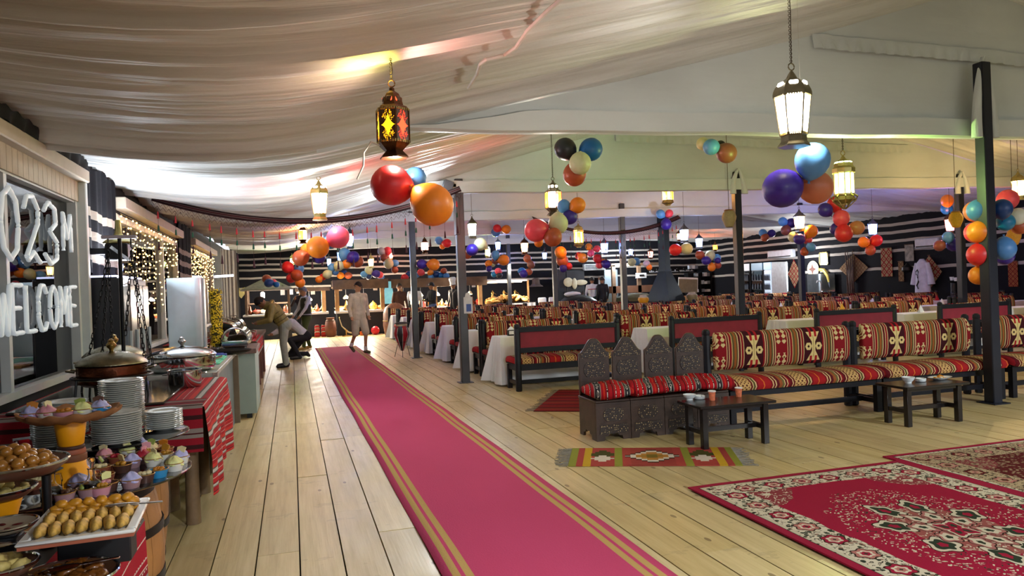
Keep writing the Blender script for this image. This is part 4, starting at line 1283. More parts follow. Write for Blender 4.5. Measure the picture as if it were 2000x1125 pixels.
for k in range(520):
    a = rb.uniform(0, 6.28); z = rb.uniform(.04, .74); r = .062 + rb.uniform(-.008, .012)
    c_ = Vector((r * cos(a), r * sin(a), z)); q = Matrix.Rotation(a, 3, 'Z') @ Matrix.Rotation(rb.uniform(.6, 2.2), 3, 'Y') @ Matrix.Rotation(rb.uniform(0, 6), 3, 'Z')
    vs = [c_ + q @ Vector(p) * rb.uniform(.8, 1.2) for p in ((0, 0, 0), (.018, -.009, .006), (.026, 0, .002), (.018, .009, .006), (-.018, .009, .006), (-.026, 0, .002), (-.018, -.009, .006))]
    g.add(vs, [(0, 1, 2, 3), (0, 4, 5, 6)])
part('petals', g, mat('yellow petals', '#d6b614', .7, var=.3, scale=40), t, fixn=False)['kind'] = 'stuff'
def rolltop(x, y, z, r, L, label, lidm):
    t = thing('roll_top_chafing_dish', label, 'chafing dish', (x, y, z))
    part('pan', G().b2((-r, 0, .03), (r, L, .10)), M_SILVER, t, bevel=.008)
    for sx in (-1, 1):
        for yy in (.04, L - .04): part('leg', G().b2((sx * (r - .03) - .012, yy - .012, 0), (sx * (r - .03) + .012, yy + .012, .04)), M_SILVER, t)
    half = [(r * cos(pi * k / 16), .10 + r * 1.0 * sin(pi * k / 16)) for k in range(17)]
    inner = [((r - .012) * cos(pi * k / 16), .10 + (r - .012) * sin(pi * k / 16)) for k in range(16, -1, -1)]
    g = G(); g.loft([[(px_, 0.02, pz_) for px_, pz_ in half + inner], [(px_, L, pz_) for px_, pz_ in half + inner]])
    part('roll_lid', g, lidm, t, sharp=30)
    part('end_glass', G().prism([(a, b - .10) for a, b in half], 0, .008, RX, (0, .018, .10)), M_CLEAR, t)
    part('end_rim', G().tube([(px_, .01, pz_) for px_, pz_ in half], .009, 6), M_SILVER, t)
    part('handle', G().tube([(-.05, L * .45, .10 + r), (-.05, L * .45, .14 + r), (.05, L * .45, .14 + r), (.05, L * .45, .10 + r)], .007, 6), M_SILVER, t)
    part('food', G().sph((0, L / 2, .10), (r * .8, L * .42, .05), 14, 6), mat('saffron rice', '#a8762a', .8, var=.5, scale=30), t)
rolltop(-.69, 9.66, .861, .155, .92, 'mirror steel roll-top chafing dish with glass end, nearest the man bending over', M_SILVER)
tag(part('iron_pan', G().lathe([(.24, 0), (.30, .02), (.315, .045), (.30, .045), (.235, .012), (.001, .012)], 36, (-.78, 9.10, .846), sq=.75), M_IRON), 'wide black iron pan in front of the roll-top chafing dish', 'pan')
t = thing('timber_table', 'brown timber buffet table where the man in the olive jacket leans', 'table', (0, 0, 0))
part('tabletop', G().b2((-1.8, 11.6, .78), (-.52, 15.6, .83)), M_LOG, t)
for y in (11.75, 13.2, 14.2, 15.45):
    for x in (-.60, -1.7): part('leg', G().lathe([(.05, 0), (.046, .4), (.05, .78)], 12, (x, y, 0)), mat('reddish timber', '#5c3526', .6, var=.3), t)
def cl3(u, v):
    s = v * 1.5
    return (-1.8 + s if s < 1.29 else -.505 + .03 * sin(u * 40) * (s - 1.29), 11.55 + 1.9 * u, .836 if s < 1.29 else .836 - (s - 1.29))
tag(part('short_tablecloth', G().grid(cl3, 40, 24, lambda u, v: (u * 1.9, v * 1.5)), M_REDCL, None, sharp=80, fixn=False), 'red striped cloth on the brown timber buffet table', 'tablecloth')
rolltop(-1.0, 11.75, .838, .19, .70, 'gilded roll-top chafing dish on the timber table', M_BRASS)
rolltop(-1.0, 12.65, .838, .19, .70, 'steel roll-top chafing dish in the middle of the timber table', M_SILVER)
rolltop(-1.0, 13.60, .838, .19, .70, 'steel roll-top chafing dish at the far end of the timber table', M_SILVER)
for k, (x, y) in enumerate(((-.62, 11.7), (-.66, 11.95), (-.6, 12.3), (-.68, 12.6), (-.62, 13.0))):
    t = thing('spice_jar', '%s small glass jar along the front of the timber table' % (['nearest', 'second', 'third', 'fourth', 'fifth'][k]), 'jar', (x, y, .838), 0, 'jars on the timber table')
    part('jar', G().lathe([(.035, 0), (.04, .01), (.04, .08), (.03, .095)], 14), mat('red pickle %d' % (k % 2), ['#8a1c1c', '#7a6a2a'][k % 2], .3), t)
    part('lid', G().lathe([(.034, .095), (.034, .11), (.001, .112)], 14), M_SILVER, t)

# ---- near dessert table with embroidered cloth
NTZ = .70
t = thing('dessert_table', 'near dessert table with black top', 'table', (0, 0, 0))
part('tabletop', G().b2((-1.78, .9, NTZ - .035), (-.56, 2.97, NTZ)), mat('black table cover', '#121216', .5), t)
for x in (-1.7, -.64):
    for y in (1.0, 2.88): part('leg', G().b2((x - .03, y - .03, 0), (x + .03, y + .03, NTZ - .035)), M_BLKWOOD, t)
M_EMB = stripes_mat('red embroidered cloth', .26, [(0, '#a5142a'), (.22, '#c8a9a0'), (.24, '#a5142a'), (.33, '#d8c8b8'), (.35, '#8f1226'), (.46, '#8f8a84'), (.5, '#c4beb4'), (.62, '#6a6660'), (.68, '#a5142a'), (.92, '#d8c8b8'), (.94, '#a5142a')], 1)
def emb(u, v):
    y = .9 + 2.08 * u
    if v < .2: return (-.75 + .2 * v / .2, y, NTZ + .006)
    s = (v - .2) / .8
    return (-.545 + .02 * sin(u * 26) * s, y, NTZ + .004 - s * .64)
tag(part('embroidered_cloth', G().grid(emb, 60, 24, lambda u, v: (u * 2.08, v * .84)), M_EMB, None, sharp=80, fixn=False), 'red embroidered cloth hanging from the near dessert table', 'tablecloth')
def emb2(u, v):
    x = -1.78 + 1.23 * u
    if v < .2: return (x, 2.87 + .11 * v / .2, NTZ + .007)
    s = (v - .2) / .8
    return (x, 2.985 + .01 * sin(u * 30) * s, NTZ + .004 - s * .64)
tag(part('embroidered_cloth', G().grid(emb2, 40, 20, lambda u, v: (u * 1.23, v * .84)), M_EMB, None, sharp=80, fixn=False), 'red embroidered cloth hanging at the far end of the near dessert table', 'tablecloth')
def block(x, y, z0, z1, sx, sy, label):
    tag(part('display_block', G().b2((x - sx, y - sy, z0), (x + sx, y + sy, z1 - .012)).b2((x - sx * .9, y - sy * .9, z1 - .012), (x + sx * .9, y + sy * .9, z1)), mat('black display block', '#0f0f13', .6), bevel=.004), label, 'display stand')
def piece(name, me, m, x, y, z, label, cat, group, rot=None, sc=1.0):
    o = link(name, me, m, None, (x, y, z)); o.rotation_euler = rot or (0, 0, rb.uniform(0, 6))
    o.scale = (sc, sc, sc) if isinstance(sc, (int, float)) else sc
    tag(o, label, cat, group)
# square pastry tray
TX, TY, TZ, TR = -.597, 2.45, .842, .06
block(-.60, 2.555, NTZ + .001, TZ - .001, .10, .045, 'black display block under the square pastry tray')
t = thing('square_tray', 'square white tray with brown rim holding rolled pastries', 'tray', (TX, TY, TZ), TR)
part('base', G().b2((-.12, -.155, .002), (.12, .155, .012)), M_WHITE, t, bevel=.003)
for (a, b, c_, d) in ((-.145, -.18, .145, -.152), (-.145, .152, .145, .18), (-.145, -.152, -.117, .152), (.117, -.152, .145, .152)):
    part('rim', G().b2((a, b, .010), (c_, d, .020)), M_WHITE, t, bevel=.004)
part('under_rim', G().b2((-.14, -.175, 0), (.14, .175, .009)), M_TERRA, t)
def lump(n, m_, sx, sy, sz, amp, seed):
    g = G()
    prof = [(max(1e-4, sin(pi * k / m_)), -cos(pi * k / m_)) for k in range(m_ + 1)]
    g.lathe(prof, n, (0, 0, 0))
    g.v = [(x * sx, y * sy, z * sz) for x, y, z in [tuple(Vector(p) * (1 + amp * noise.noise(Vector(p) * 1.7 + Vector((seed, 0, 0))))) for p in g.v]]
    return g.mesh('lump', sharp=180)
ME_ROLL = lump(14, 9, .025, .082, .024, .22, 1.0)
ME_OVAL = lump(12, 8, .023, .030, .019, .2, 5.0)
ME_BALL = lump(12, 8, .0225, .0225, .021, .12, 9.0)
ME_CHUNK = lump(10, 7, .030, .022, .018, .5, 13.0)
M_BAK = mat('honeyed pastry', '#c39a4a', .55, var=.45, scale=30, bump=.15, spec=.3)
M_BAK2 = mat('golden fried sweets', '#c08420', .42, var=.3, scale=30, coat=.15)
M_DATE = mat('amber syrup dumplings', '#a06a28', .22, var=.3, scale=20, coat=.4)
M_POT = mat('pale pastry', '#c8b268', .6, var=.3, scale=30)
M_BRN = mat('brown sticky sweets', '#6d4015', .25, var=.4, scale=24, coat=.4)
Rt = Matrix.Rotation(TR, 3, 'Z'); To = Vector((TX, TY, TZ + .010))
PN = ['leftmost', 'second', 'third', 'fourth', 'fifth', 'sixth', 'seventh']
for row, yy in (('front', -.095), ('middle', .005)):
    for k in range(7):
        p = To + Rt @ Vector((-.102 + k * .034, yy, .017)); piece('pastry_roll', ME_ROLL, M_BAK, p.x, p.y, p.z, 'rolled golden pastry, %s from left in the %s row of the square tray' % (PN[k], row), 'pastry', 'rolled pastries', (0, 0, .12 + .05 * (k % 3)), .66)
for k in range(7):
    for j in range(3):
        p = To + Rt @ Vector((-.102 + k * .034, .072 + j * .032, .014 + .009 * (j == 1))); piece('fried_sweet', ME_OVAL, M_BAK2, p.x, p.y, p.z, 'small golden fried sweet at the back of the square tray', 'sweet', 'golden fried sweets', None, .72)
for k in range(6):
    p = To + Rt @ Vector((-.09 + k * .036, .105, .036)); piece('fried_sweet', ME_OVAL, M_BAK2, p.x, p.y, p.z, 'small golden fried sweet heaped on top at the back of the square tray', 'sweet', 'golden fried sweets', None, .72)
def cutlery(x, y, z, L, rz, label, name='serving_spoon', tilt=.08):
    t = thing(name, label, 'cutlery', (x, y, z), rz); t.rotation_euler = (0, tilt, rz)
    part('handle', G().box((L * .35, 0, 0), (L * .7, .012, .004)), M_SILVER, t, bevel=.0015)
    part('head', G().sph((-.04, 0, 0), (.05, .02, .006), 12, 6), M_SILVER, t)
cutlery(-.475, 2.50, TZ + .036, .10, .2, 'silver serving spoon on the right rim of the square tray')
def platter(x, y, z, r, h, m, label, name='platter', sq=None):
    t = thing(name, label, 'platter', (x, y, z))
    part('dish', G().lathe([(r * .6, 0), (r * .75, .004), (r * .96, h * .7), (r, h), (r * .96, h), (r * .72, .012), (.001, .012)], 44, sq=sq), m, t, sharp=50)
    part('rim', G().torus((0, 0, h), r * .985, .0045, 44, 6, Matrix.Diagonal((1, sq or 1, 1))), M_SILVER if m is not M_WHITE else M_TERRA, t)
    return t
# syrup dumplings
t = thing('platter_stand', 'slim black stand holding up the dumpling platter', 'display stand', (-.795, 2.77, NTZ + .001))
part('post', G().lathe([(.014, 0), (.014, .235), (.05, .252)], 14), M_IRON, t); part('foot', G().lathe([(.028, 0), (.028, .006), (.016, .01)], 14), M_IRON, t)
DX, DY, DZ = -.87, 2.72, .955
platter(DX, DY, DZ, .155, .042, M_TIN, 'round brown platter heaped with amber syrup dumplings')
for ring_, cnt, zz in ((.108, 17, .028), (.068, 11, .034), (.028, 5, .038), (.088, 13, .052), (.048, 8, .058), (.012, 2, .062), (.03, 5, .082)):
    for k in range(cnt):
        a = 2 * pi * k / cnt + ring_ * 20
        piece('syrup_dumpling', ME_BALL, M_DATE, DX + ring_ * cos(a), DY + ring_ * sin(a), DZ + zz, 'round amber syrup dumpling heaped on the brown platter', 'sweet', 'syrup dumplings', None, .84)
# yellow pot with crimped pastry platter
PX, PY = -.945, 2.79
block(PX, PY, NTZ + .001, .78, .05, .05, 'black display block under the yellow pot')
t = thing('yellow_pot', 'yellow pot holding up the platter of crimped pastry', 'pot', (PX, PY, .781))
part('body', G().lathe([(.045, 0), (.05, .008), (.072, .084), (.068, .088)], 24), M_YEL, t)
part('foot', G().lathe([(.047, 0), (.051, .004), (.049, .010)], 24, cap=False), M_TERRA, t)
platter(PX, PY, .870, .115, .032, M_TIN, 'brown platter of pale crimped pastry on the yellow pot')
for k in range(26):
    a, r_ = rb.uniform(0, 6.28), .085 * sqrt(rb.random())
    piece('crimped_pastry', ME_CHUNK, M_POT, PX + r_ * cos(a), PY + r_ * sin(a), .890 + .018 * (1 - r_ / .085) + rb.uniform(0, .006), 'pale crimped pastry on the platter over the yellow pot', 'pastry', 'crimped pastries', (rb.uniform(-.5, .5), rb.uniform(-.5, .5), rb.uniform(0, 6)), .7)
# square white dish
QX, QY = -.955, 2.60
t = thing('square_dish', 'square white dish with terracotta sides at the left edge', 'dish', (QX, QY, .882), .5)
part('body', G().b2((-.055, -.055, .0), (.055, .055, .018)), M_TERRA, t, bevel=.008)
part('plate', G().box((0, 0, .022), (.135, .135, .010)), M_WHITE, t, bevel=.004)
block(-.985, 2.60, NTZ + .001, .881, .03, .03, 'tall black display block under the square white dish')
for k in range(10):
    a, r_ = rb.uniform(0, 6.28), .042 * sqrt(rb.random())
    piece('pastry_chunk', ME_CHUNK, M_POT, QX + r_ * cos(a), QY + r_ * sin(a), .918 + rb.uniform(0, .008), 'pale pastry chunk in the square white dish', 'pastry', 'chunks in the square dish', (rb.uniform(-.3, .3), rb.uniform(-.3, .3), rb.uniform(0, 6)), .6)
# plate with painted red petals
t = platter(-.850, 2.565, .822, .088, .022, mat('painted cream plate', '#a89a84', .3), 'cream plate painted with four dark red petals')
for k in range(4):
    a = k * pi / 2 + .5
    part('petal', G().sph((.033 * cos(a), .033 * sin(a), .0135), (.016, .009, .002), 12, 4, Matrix.Rotation(a, 3, 'Z')), mat('dark red petal', '#5a1014', .4), t)
block(-.85, 2.565, NTZ + .001, .821, .04, .04, 'low black display block under the painted plate')
# oval platter of pale pastry
OX, OY = -.805, 2.325
t = platter(OX, OY, .762, .112, .036, M_TIN, 'oval brown platter of pale pastry pieces at the bottom left corner', sq=.85)
block(OX, OY, NTZ + .001, .761, .05, .04, 'black display block under the oval platter')
for k in range(30):
    a, r_ = rb.uniform(0, 6.28), .082 * sqrt(rb.random())
    piece('pastry_piece', ME_CHUNK, M_POT, OX + r_ * cos(a), OY + .85 * r_ * sin(a), .785 + .02 * (1 - r_ / .082) + rb.uniform(0, .006), 'pale pastry piece on the oval platter', 'pastry', 'pieces on the oval platter', (rb.uniform(-.5, .5), rb.uniform(-.5, .5), rb.uniform(0, 6)), .85)
cutlery(-.775, 2.375, .836, .12, .15, 'silver serving fork lying across the oval platter', 'serving_fork', .03)
# brown sweets tray
t = platter(-.635, 2.345, NTZ + .009, .135, .03, mat('dark serving tray', '#5a3d28', .3), 'round tray of brown sticky sweets at the bottom edge')
for k in range(34):
    a, r_ = rb.uniform(0, 6.28), .10 * sqrt(rb.random())
    piece('sticky_sweet', ME_CHUNK, M_BRN, -.635 + r_ * cos(a), 2.345 + r_ * sin(a), NTZ + .030 + .014 * (1 - r_ / .10) + rb.uniform(0, .005), 'brown sticky sweet on the tray at the bottom edge', 'sweet', 'brown sticky sweets', (rb.uniform(-.3, .3), rb.uniform(-.3, .3), rb.uniform(0, 6)), .85)
cutlery(-.60, 2.335, NTZ + .066, .15, .05, 'long silver knife resting on the brown sweets', 'serving_knife', -.05)
cutlery(-.70, 2.28, NTZ + .066, .09, -.5, 'short silver fork handle on the brown sweets', 'serving_fork', .06)
# packet left of the plates
t = thing('snack_packet', 'crinkled red and black printed packet left of the plate stacks', 'packet', (-1.26, 4.05, .7215), .4)
part('packet', G().box((0, 0, .07), (.10, .05, .13), taper=.8), M_REDSTR, t, bevel=.012)
part('seal', G().box((0, 0, .138), (.07, .012, .012)), mat('clear film', '#9aa0a8', .2), t)

# ---- things seen through the near window
t = thing('clay_pot', 'big yellow clay pot with cream lid behind the near window', 'pot', (-2.30, 6.95, .62))
part('belly', G().lathe([(.12, .22), (.14, .26), (.27, .52), (.285, .60), (.27, .66)], 30), M_YEL, t)
part('collar', G().lathe([(.27, .66), (.255, .70), (.20, .73), (.19, .745)], 30), mat('cream glaze', '#c9bca4', .5), t)
part('lid', G().lathe([(.20, .745), (.20, .765), (.15, .80), (.05, .815), (.001, .815)], 30), mat('cream glaze', '#c9bca4', .5), t)
for k in range(4):
    a = k * pi / 2 + .5
    part('stand_leg', G().tube([(.13 * cos(a), .13 * sin(a), .24), (.16 * cos(a), .16 * sin(a), -.62)], .008, 6), M_IRON, t)
# rope light letters on the near window
M_ROPE = mat('white rope light', '#e8eeee', .5, var=.05, emit='#dfeaf2', es=.22)
GL = {'W': [[(0, 1), (.25, 0), (.5, .8), (.75, 0), (1, 1)]], 'E': [[(1, 1), (0, 1), (0, 0), (1, 0)], [(0, .52), (.8, .52)]], 'L': [[(0, 1), (0, 0), (1, 0)]],
      'C': [[(1, .85), (.75, 1), (.3, 1), (0, .75), (0, .25), (.3, 0), (.75, 0), (1, .15)]], 'O': [[(.5, 1), (.12, .85), (0, .5), (.12, .15), (.5, 0), (.88, .15), (1, .5), (.88, .85), (.5, 1)]],
      'M': [[(0, 0), (.05, 1), (.5, .35), (.95, 1), (1, 0)]], '2': [[(0, .78), (.2, .97), (.6, 1), (.95, .82), (.9, .6), (.1, .08), (.2, .02), (.55, .15), (1, 0)]],
      '0': [[(.5, 1), (.12, .85), (0, .5), (.12, .15), (.5, 0), (.88, .15), (1, .5), (.88, .85), (.5, 1)]], '3': [[(0, .85), (.35, 1), (.85, .92), (.9, .68), (.4, .54), (.95, .38), (.9, .1), (.4, 0), (0, .15)]]}
t = thing('rope_light_sign', 'white rope light sign reading 2023 and WELCOME on the near window', 'sign', (XL + .04, 0, 0))
def glyph(ch, y0, z0, w, h):
    g = G()
    for pl in GL[ch]:
        pts = []
        for a, b in zip(pl, pl[1:]):
            for k in range(8): pts.append((a[0] + (b[0] - a[0]) * k / 8, a[1] + (b[1] - a[1]) * k / 8))
        pts.append(pl[-1])
        P = [(0, y0 + p[0] * w + .006 * noise.noise(Vector((i * .6, y0, 1))), z0 + p[1] * h + .008 * noise.noise(Vector((i * .7, y0, 5)))) for i, p in enumerate(pts)]
        g.tube(P, .017, 8)
    part('letter', g, M_ROPE, t, sharp=80)
for k, ch in enumerate('WELCOME'): glyph(ch, 5.62 + k * .278, 1.30, .19 if ch != 'W' else .24, .34)
for k, ch in enumerate('2023'): glyph(ch, 5.28 + k * .46, 1.82, .34, .50)
glyph('M', 7.16, 1.95, .24, .33)
# fairy lights in the other windows
M_WARM = mat('warm fairy bulb', '#ffdc9a', .4, var=0, emit='#ffc46a', es=14)
M_WIRE = mat('thin wire', '#8a7a50', .5)
def fairy(ya, yb, n, seed, label):
    q = random.Random(seed); t = thing('fairy_light_curtain', label, 'string lights', (XL + .06, 0, 0))
    w, b = G(), G()
    w.tube([(0, ya, 2.50), (0, yb, 2.50)], .003, 4)
    for k in range(n):
        y = ya + (yb - ya) * (k + q.random() * .6) / n; L = q.choice((.35, .7, 1.0, .5)) * (1 + .2 * q.random())
        w.tube([(0, y, 2.5), (0, y, 2.5 - L)], .002, 4)
        z = 2.47
        while z > 2.5 - L:
            b.sph((q.uniform(-.012, .02), y + q.uniform(-.03, .03), z), .010, 6, 4); z -= q.uniform(.06, .13)
    part('wire', w, M_WIRE, t)['kind'] = 'stuff'
    part('bulbs', b, M_WARM, t)['kind'] = 'stuff'
fairy(9.35, 13.85, 17, 4, 'curtain of warm fairy lights hanging in the middle window')
fairy(15.75, 19.9, 18, 9, 'dense curtain of warm fairy lights hanging in the far window')
# ================================================================== lanterns
def pane_mat(name, col, es, pattern=None):
    if name in _mats: return _mats[name]
    m = bpy.data.materials.new(name); m.use_nodes = True; _mats[name] = m
    nt = m.node_tree; b = nt.nodes['Principled BSDF']; out = nt.nodes['Material Output']
    b.inputs['Base Color'].default_value = lin(col); b.inputs['Roughness'].default_value = .3
    b.inputs['Emission Color'].default_value = lin(col); b.inputs['Emission Strength'].default_value = es
    tr = nt.nodes.new('ShaderNodeBsdfTransparent'); c = lin(col); tr.inputs[0].default_value = tuple(.3 + .7 * x for x in c[:3]) + (1,)
    mx = nt.nodes.new('ShaderNodeMixShader'); mx.inputs[0].default_value = .55
    nt.links.new(tr.outputs[0], mx.inputs[1]); nt.links.new(b.outputs[0], mx.inputs[2]); nt.links.new(mx.outputs[0], out.inputs[0])
    return m
PANES = {'white': ('#fff6e8', 11), 'cool': ('#dfe9ff', 6), 'blue': ('#9fbcff', 4.5), 'warm': ('#ffe0a0', 7), 'yellow': ('#ffc21c', 5), 'red': ('#ff3a2c', 4), 'pink': ('#ff9a8c', 5), 'green': ('#d8ffb0', 5), 'amber': ('#ff9a2c', 5), 'purple': ('#d0a8ff', 4)}
def PM(k): return pane_mat('lantern glass ' + k, *PANES[k])
M_BRONZE = mat('dark bronze', '#553822', .4, .8, var=.3, scale=20)
M_GOLD = mat('pale gilt metal', '#b5a468', .3, .8, var=.2)
M_PEWT = mat('aged pewter', '#77715c', .4, .8, var=.2)
M_STEEL = mat('blue grey steel', '#5a6272', .35, .7, var=.15)
M_CORD = mat('brown cord', '#4a3a28', .8)
def ngon(r, z, n, ph=0.0): return [(r * cos(2 * pi * k / n + ph), r * sin(2 * pi * k / n + ph), z) for k in range(n)]
def lantern_parts(kind, panes, metal, detail):
    """unit height lantern, base at z = 0; returns list of (name, mesh, material)"""
    out = []
    if kind == 'A': n, prof = 6, [(.0, .20), (.10, .125), (.19, .225), (.64, .225)]; roof = [(.235, .64), (.20, .69), (.155, .71), (.13, .80), (.095, .87), (.04, .91), (.035, .95), (.012, .96)]
    elif kind == 'B': n, prof = 6, [(.0, .205), (.07, .165), (.14, .165), (.66, .225)]; roof = [(.245, .66), (.245, .70), (.235, .74), (.21, .79), (.13, .86), (.07, .90), (.045, .95), (.012, 1.0)]
    elif kind == 'C': n, prof = 10, [(.07, .09), (.16, .20), (.24, .17), (.66, .17)]; roof = [(.20, .66), (.205, .74), (.17, .78), (.165, .83), (.12, .88), (.05, .92), (.03, .96), (.012, .98)]
    else: n, prof = 4, [(.0, .19), (.05, .20), (.10, .17), (.62, .215)]; roof = [(.245, .62), (.245, .66), (.20, .70), (.10, .80), (.05, .86), (.035, .92), (.012, .94)]
    ph = pi / n
    base = G().loft([ngon(r, z, n, ph) for z, r in ((prof[0][0], prof[0][1]), (prof[0][0] + .02, prof[0][1]), prof[1], (prof[2][0], prof[2][1] * .97), (prof[2][0] + .015, prof[2][1] * 1.06))])
    out.append(('base', base.mesh('base', sharp=25), metal))
    z0, r0 = prof[2][0] + .012, prof[2][1]; z1, r1 = prof[3]
    for k in range(n):
        a0, a1 = 2 * pi * k / n + ph, 2 * pi * (k + 1) / n + ph
        p = lambda a, r, z: Vector((r * cos(a), r * sin(a), z))
        q = [p(a0, r0, z0), p(a1, r0, z0), p(a1, r1, z1), p(a0, r1, z1)]
        c = sum(q, Vector()) / 4
        q = [c + (v - c) * .93 for v in q]
        nrm = (q[1] - q[0]).cross(q[3] - q[0]).normalized()
        gp = G().loft([[v for v in q], [v - nrm * .012 for v in q]])
        gp.uv = [(-1, -1), (1, -1), (1, 1), (-1, 1)] * 2
        out.append(('pane', gp.mesh('pane'), panes[k % len(panes)]))
        if detail: out.append(('bar', G().tube([p(a0, r0 * 1.01, z0), p(a0, r1 * 1.01, z1)], .012, 5).mesh('bar'), metal))
    if not detail:
        g = G()
        for k in range(n):
            a0 = 2 * pi * k / n + ph
            g.tube([(r0 * cos(a0), r0 * sin(a0), z0), (r1 * cos(a0), r1 * sin(a0), z1)], .014, 4)
        out.append(('frame', g.mesh('frame'), metal))
    out.append(('roof', G().loft([ngon(r, z, n, ph) for r, z in roof]).mesh('roof', sharp=25), metal))
    if detail:
        for zz, rr in ((z0, r0), (z1 - .01, r1)):
            g = G()
            m = n * 7
            for k in range(m):
                a = 2 * pi * (k + .5) / m + ph; loc = (a - ph) % (2 * pi / n) - pi / n
                R = rr * cos(pi / n) / cos(loc) * 1.04
                g.box((R * cos(a), R * sin(a), zz + .012), (.012, .016, .034), rz=a)
            out.append(('beading', g.mesh('beading'), M_GOLD))
        g = G()     # pierced windows in the dome
        for k in range(n):
            a = 2 * pi * (k + .5) / n + ph; rr, zz = (roof[2][0] + roof[4][0]) / 2, (roof[2][1] + roof[4][1]) / 2
            g.box((rr * cos(a) * .93, rr * sin(a) * .93, zz), (.03, rr * .62, .075), rz=a)
        out.append(('dome_window', g.mesh('dome_window', .012), panes[0]))
    if kind == 'C' and detail:
        for k in range(n):
            a = 2 * pi * k / n + ph
            out.append(('scroll', G().tube([(.17 * cos(a), .17 * sin(a), .26), (.235 * cos(a), .235 * sin(a), .22), (.20 * cos(a), .20 * sin(a), .15), (.10 * cos(a), .10 * sin(a), .06), (.02 * cos(a), .02 * sin(a), .0)], .011, 5).mesh('scroll'), M_GOLD))
    zt = roof[-1][1]
    out.append(('ring', G().torus((0, 0, zt + .05), .045, .009, 16, 6, Matrix.Rotation(pi / 2, 3, 'X')).mesh('ring'), metal))
    return out, zt + .095
_lp = {}
LAMPW = 1.0
FILLW = 170
LCOL = {'white': (.93, .97, 1), 'cool': (.88, .93, 1), 'blue': (.72, .82, 1), 'warm': (1, .95, .86), 'yellow': (1, .8, .35), 'red': (1, .6, .45), 'pink': (1, .72, .6), 'green': (.88, 1, .55), 'amber': (1, .75, .45), 'purple': (.85, .72, 1)}
M_LCHAIN = mat('lantern chain', '#4a3f30', .5, .6)
def lantern(u, v0, v1, kind, panes, size, label, metal=M_BRONZE, power=14, detail=False, lit=True, rz=0.0, ceil_z=None, panemats=None, name='hanging_lantern'):
    depth = size * FPX / (v1 - v0)
    b = atd(u, v1, depth); top = atd(u, v0, depth)
    key = (kind, tuple(panes), metal.name, detail, bool(panemats))
    if key not in _lp: _lp[key] = lantern_parts(kind, panemats or [PM(p) for p in panes], metal, detail)
    parts_, zt = _lp[key]
    t = thing(name, label, 'lantern', b, rz, 'hanging lanterns', size)
    for nm, me, m in parts_: link(nm, me, m, t)
    zc = ceil_z or min(zroof(b.x, b.y) - .01, 4.9)
    L = (zc - b.z) / size
    if L > zt + .02:
        if detail:
            g = G(); z = zt
            while z < L - .02:
                g.torus((0, 0, z + .03), .018, .005, 8, 4, Matrix.Rotation(pi / 2, 3, 'X') @ Matrix.Diagonal((1, 1, 1))); z += .05
            g.tube([(.004, 0, zt), (.02, 0, (zt + L) / 2), (0, 0, L)], .006, 4)
            part('chain', g, M_LCHAIN, t)
        else:
            part('cord', G().cyl((0, 0, zt - .02), (0, 0, L), .008, n=5), M_CORD, t)
    if lit: light('lantern_glow', 'POINT', (b.x, b.y, b.z + size * .40), power * LAMPW, LCOL[panes[0]], .035)
    return t, b

# the near stained glass lantern
def stained(name, c1, c2):
    t = NT(name, .4)
    u, v = uv_xy(t)
    a, b = u.abs(), v.abs()
    star = (a.m('POWER', .65) + (b * 1.15).m('POWER', .65)) < .95
    dots = t.vor(t.vec(u * 3.4, v * 6.5), 1.5, rnd=.4) < .36
    edge = (a * .75 + (b - .55).abs() < .62) * (a > .12)
    pat = star.mx(dots * edge)
    c = t.mix(pat, '#54331c', c1)
    t.color(c)
    t.ln(t.mix(star, c2, c1), t.b.inputs['Emission Color'])
    t.ln(pat * 3.2, t.b.inputs['Emission Strength'])
    return t.mat
SM = [stained('pierced red panel', '#ff4a28', '#ff3a1c'), stained('pierced amber panel', '#ffb01c', '#ff8a1c'), stained('pierced yellow back panel', '#ffd21c', '#ff9a1c'),
      stained('pierced yellow panel', '#ffc010', '#ff9a10'), stained('pierced scarlet panel', '#ff3818', '#ff2a10'), stained('pierced orange panel', '#ff8a1c', '#ff5a1c')]
t, b = lantern(770, 165, 310, 'A', ['amber'], .46, 'dark pierced metal lantern with yellow and red star panes above the large balloons', M_BRONZE, 0, True, lit=False, rz=.05, panemats=SM)
part('white_cable', G().tube([(-.20, -.05, .16), (-.32, -.1, .20), (-.42, -.1, .05), (-.43, -.1, -.12), (-.52, -.1, -.30)], .014, 6), mat('white cable', '#d8d6d0', .5), t)
light('stained_glow_yellow', 'SPOT', (b.x, b.y, b.z + .44), 2.6, (1, .78, .12), .06, (b.x - .5, b.y + .3, b.z + 1.1), 110, 1)
light('stained_glow_red', 'SPOT', (b.x + .03, b.y, b.z + .44), 3.2, (1, .40, .32), .06, (b.x + 1.5, b.y - .2, b.z + 1.5), 95, 1)
light('stained_glow_pale', 'SPOT', (b.x, b.y, b.z + .44), 4, (1, .6, .5), .06, (b.x - 1.2, b.y + .8, b.z + 1.0), 100, 1)
light('stained_glow', 'POINT', (b.x, b.y, b.z - .05), 5, (1, .8, .6), .04)
lantern(1551, 138, 287, 'B', ['white'], .50, 'big bright white-paned lantern on a chain over the lounge', M_PEWT, 38, True)
lantern(1650, 302, 408, 'C', ['green', 'white'], .62, 'gilt openwork cylinder lantern right of the blue and purple balloons', M_GOLD, 105, True)
lantern(625, 352, 430, 'B', ['white', 'white', 'red'], .46, 'white lantern with one red pane in front of the tasselled band', M_GOLD, 30, True)
lantern(1082, 350, 421, 'A', ['white', 'red', 'yellow'], .46, 'lantern with red and yellow panes left of the four-balloon cluster', M_PEWT, 28, True)
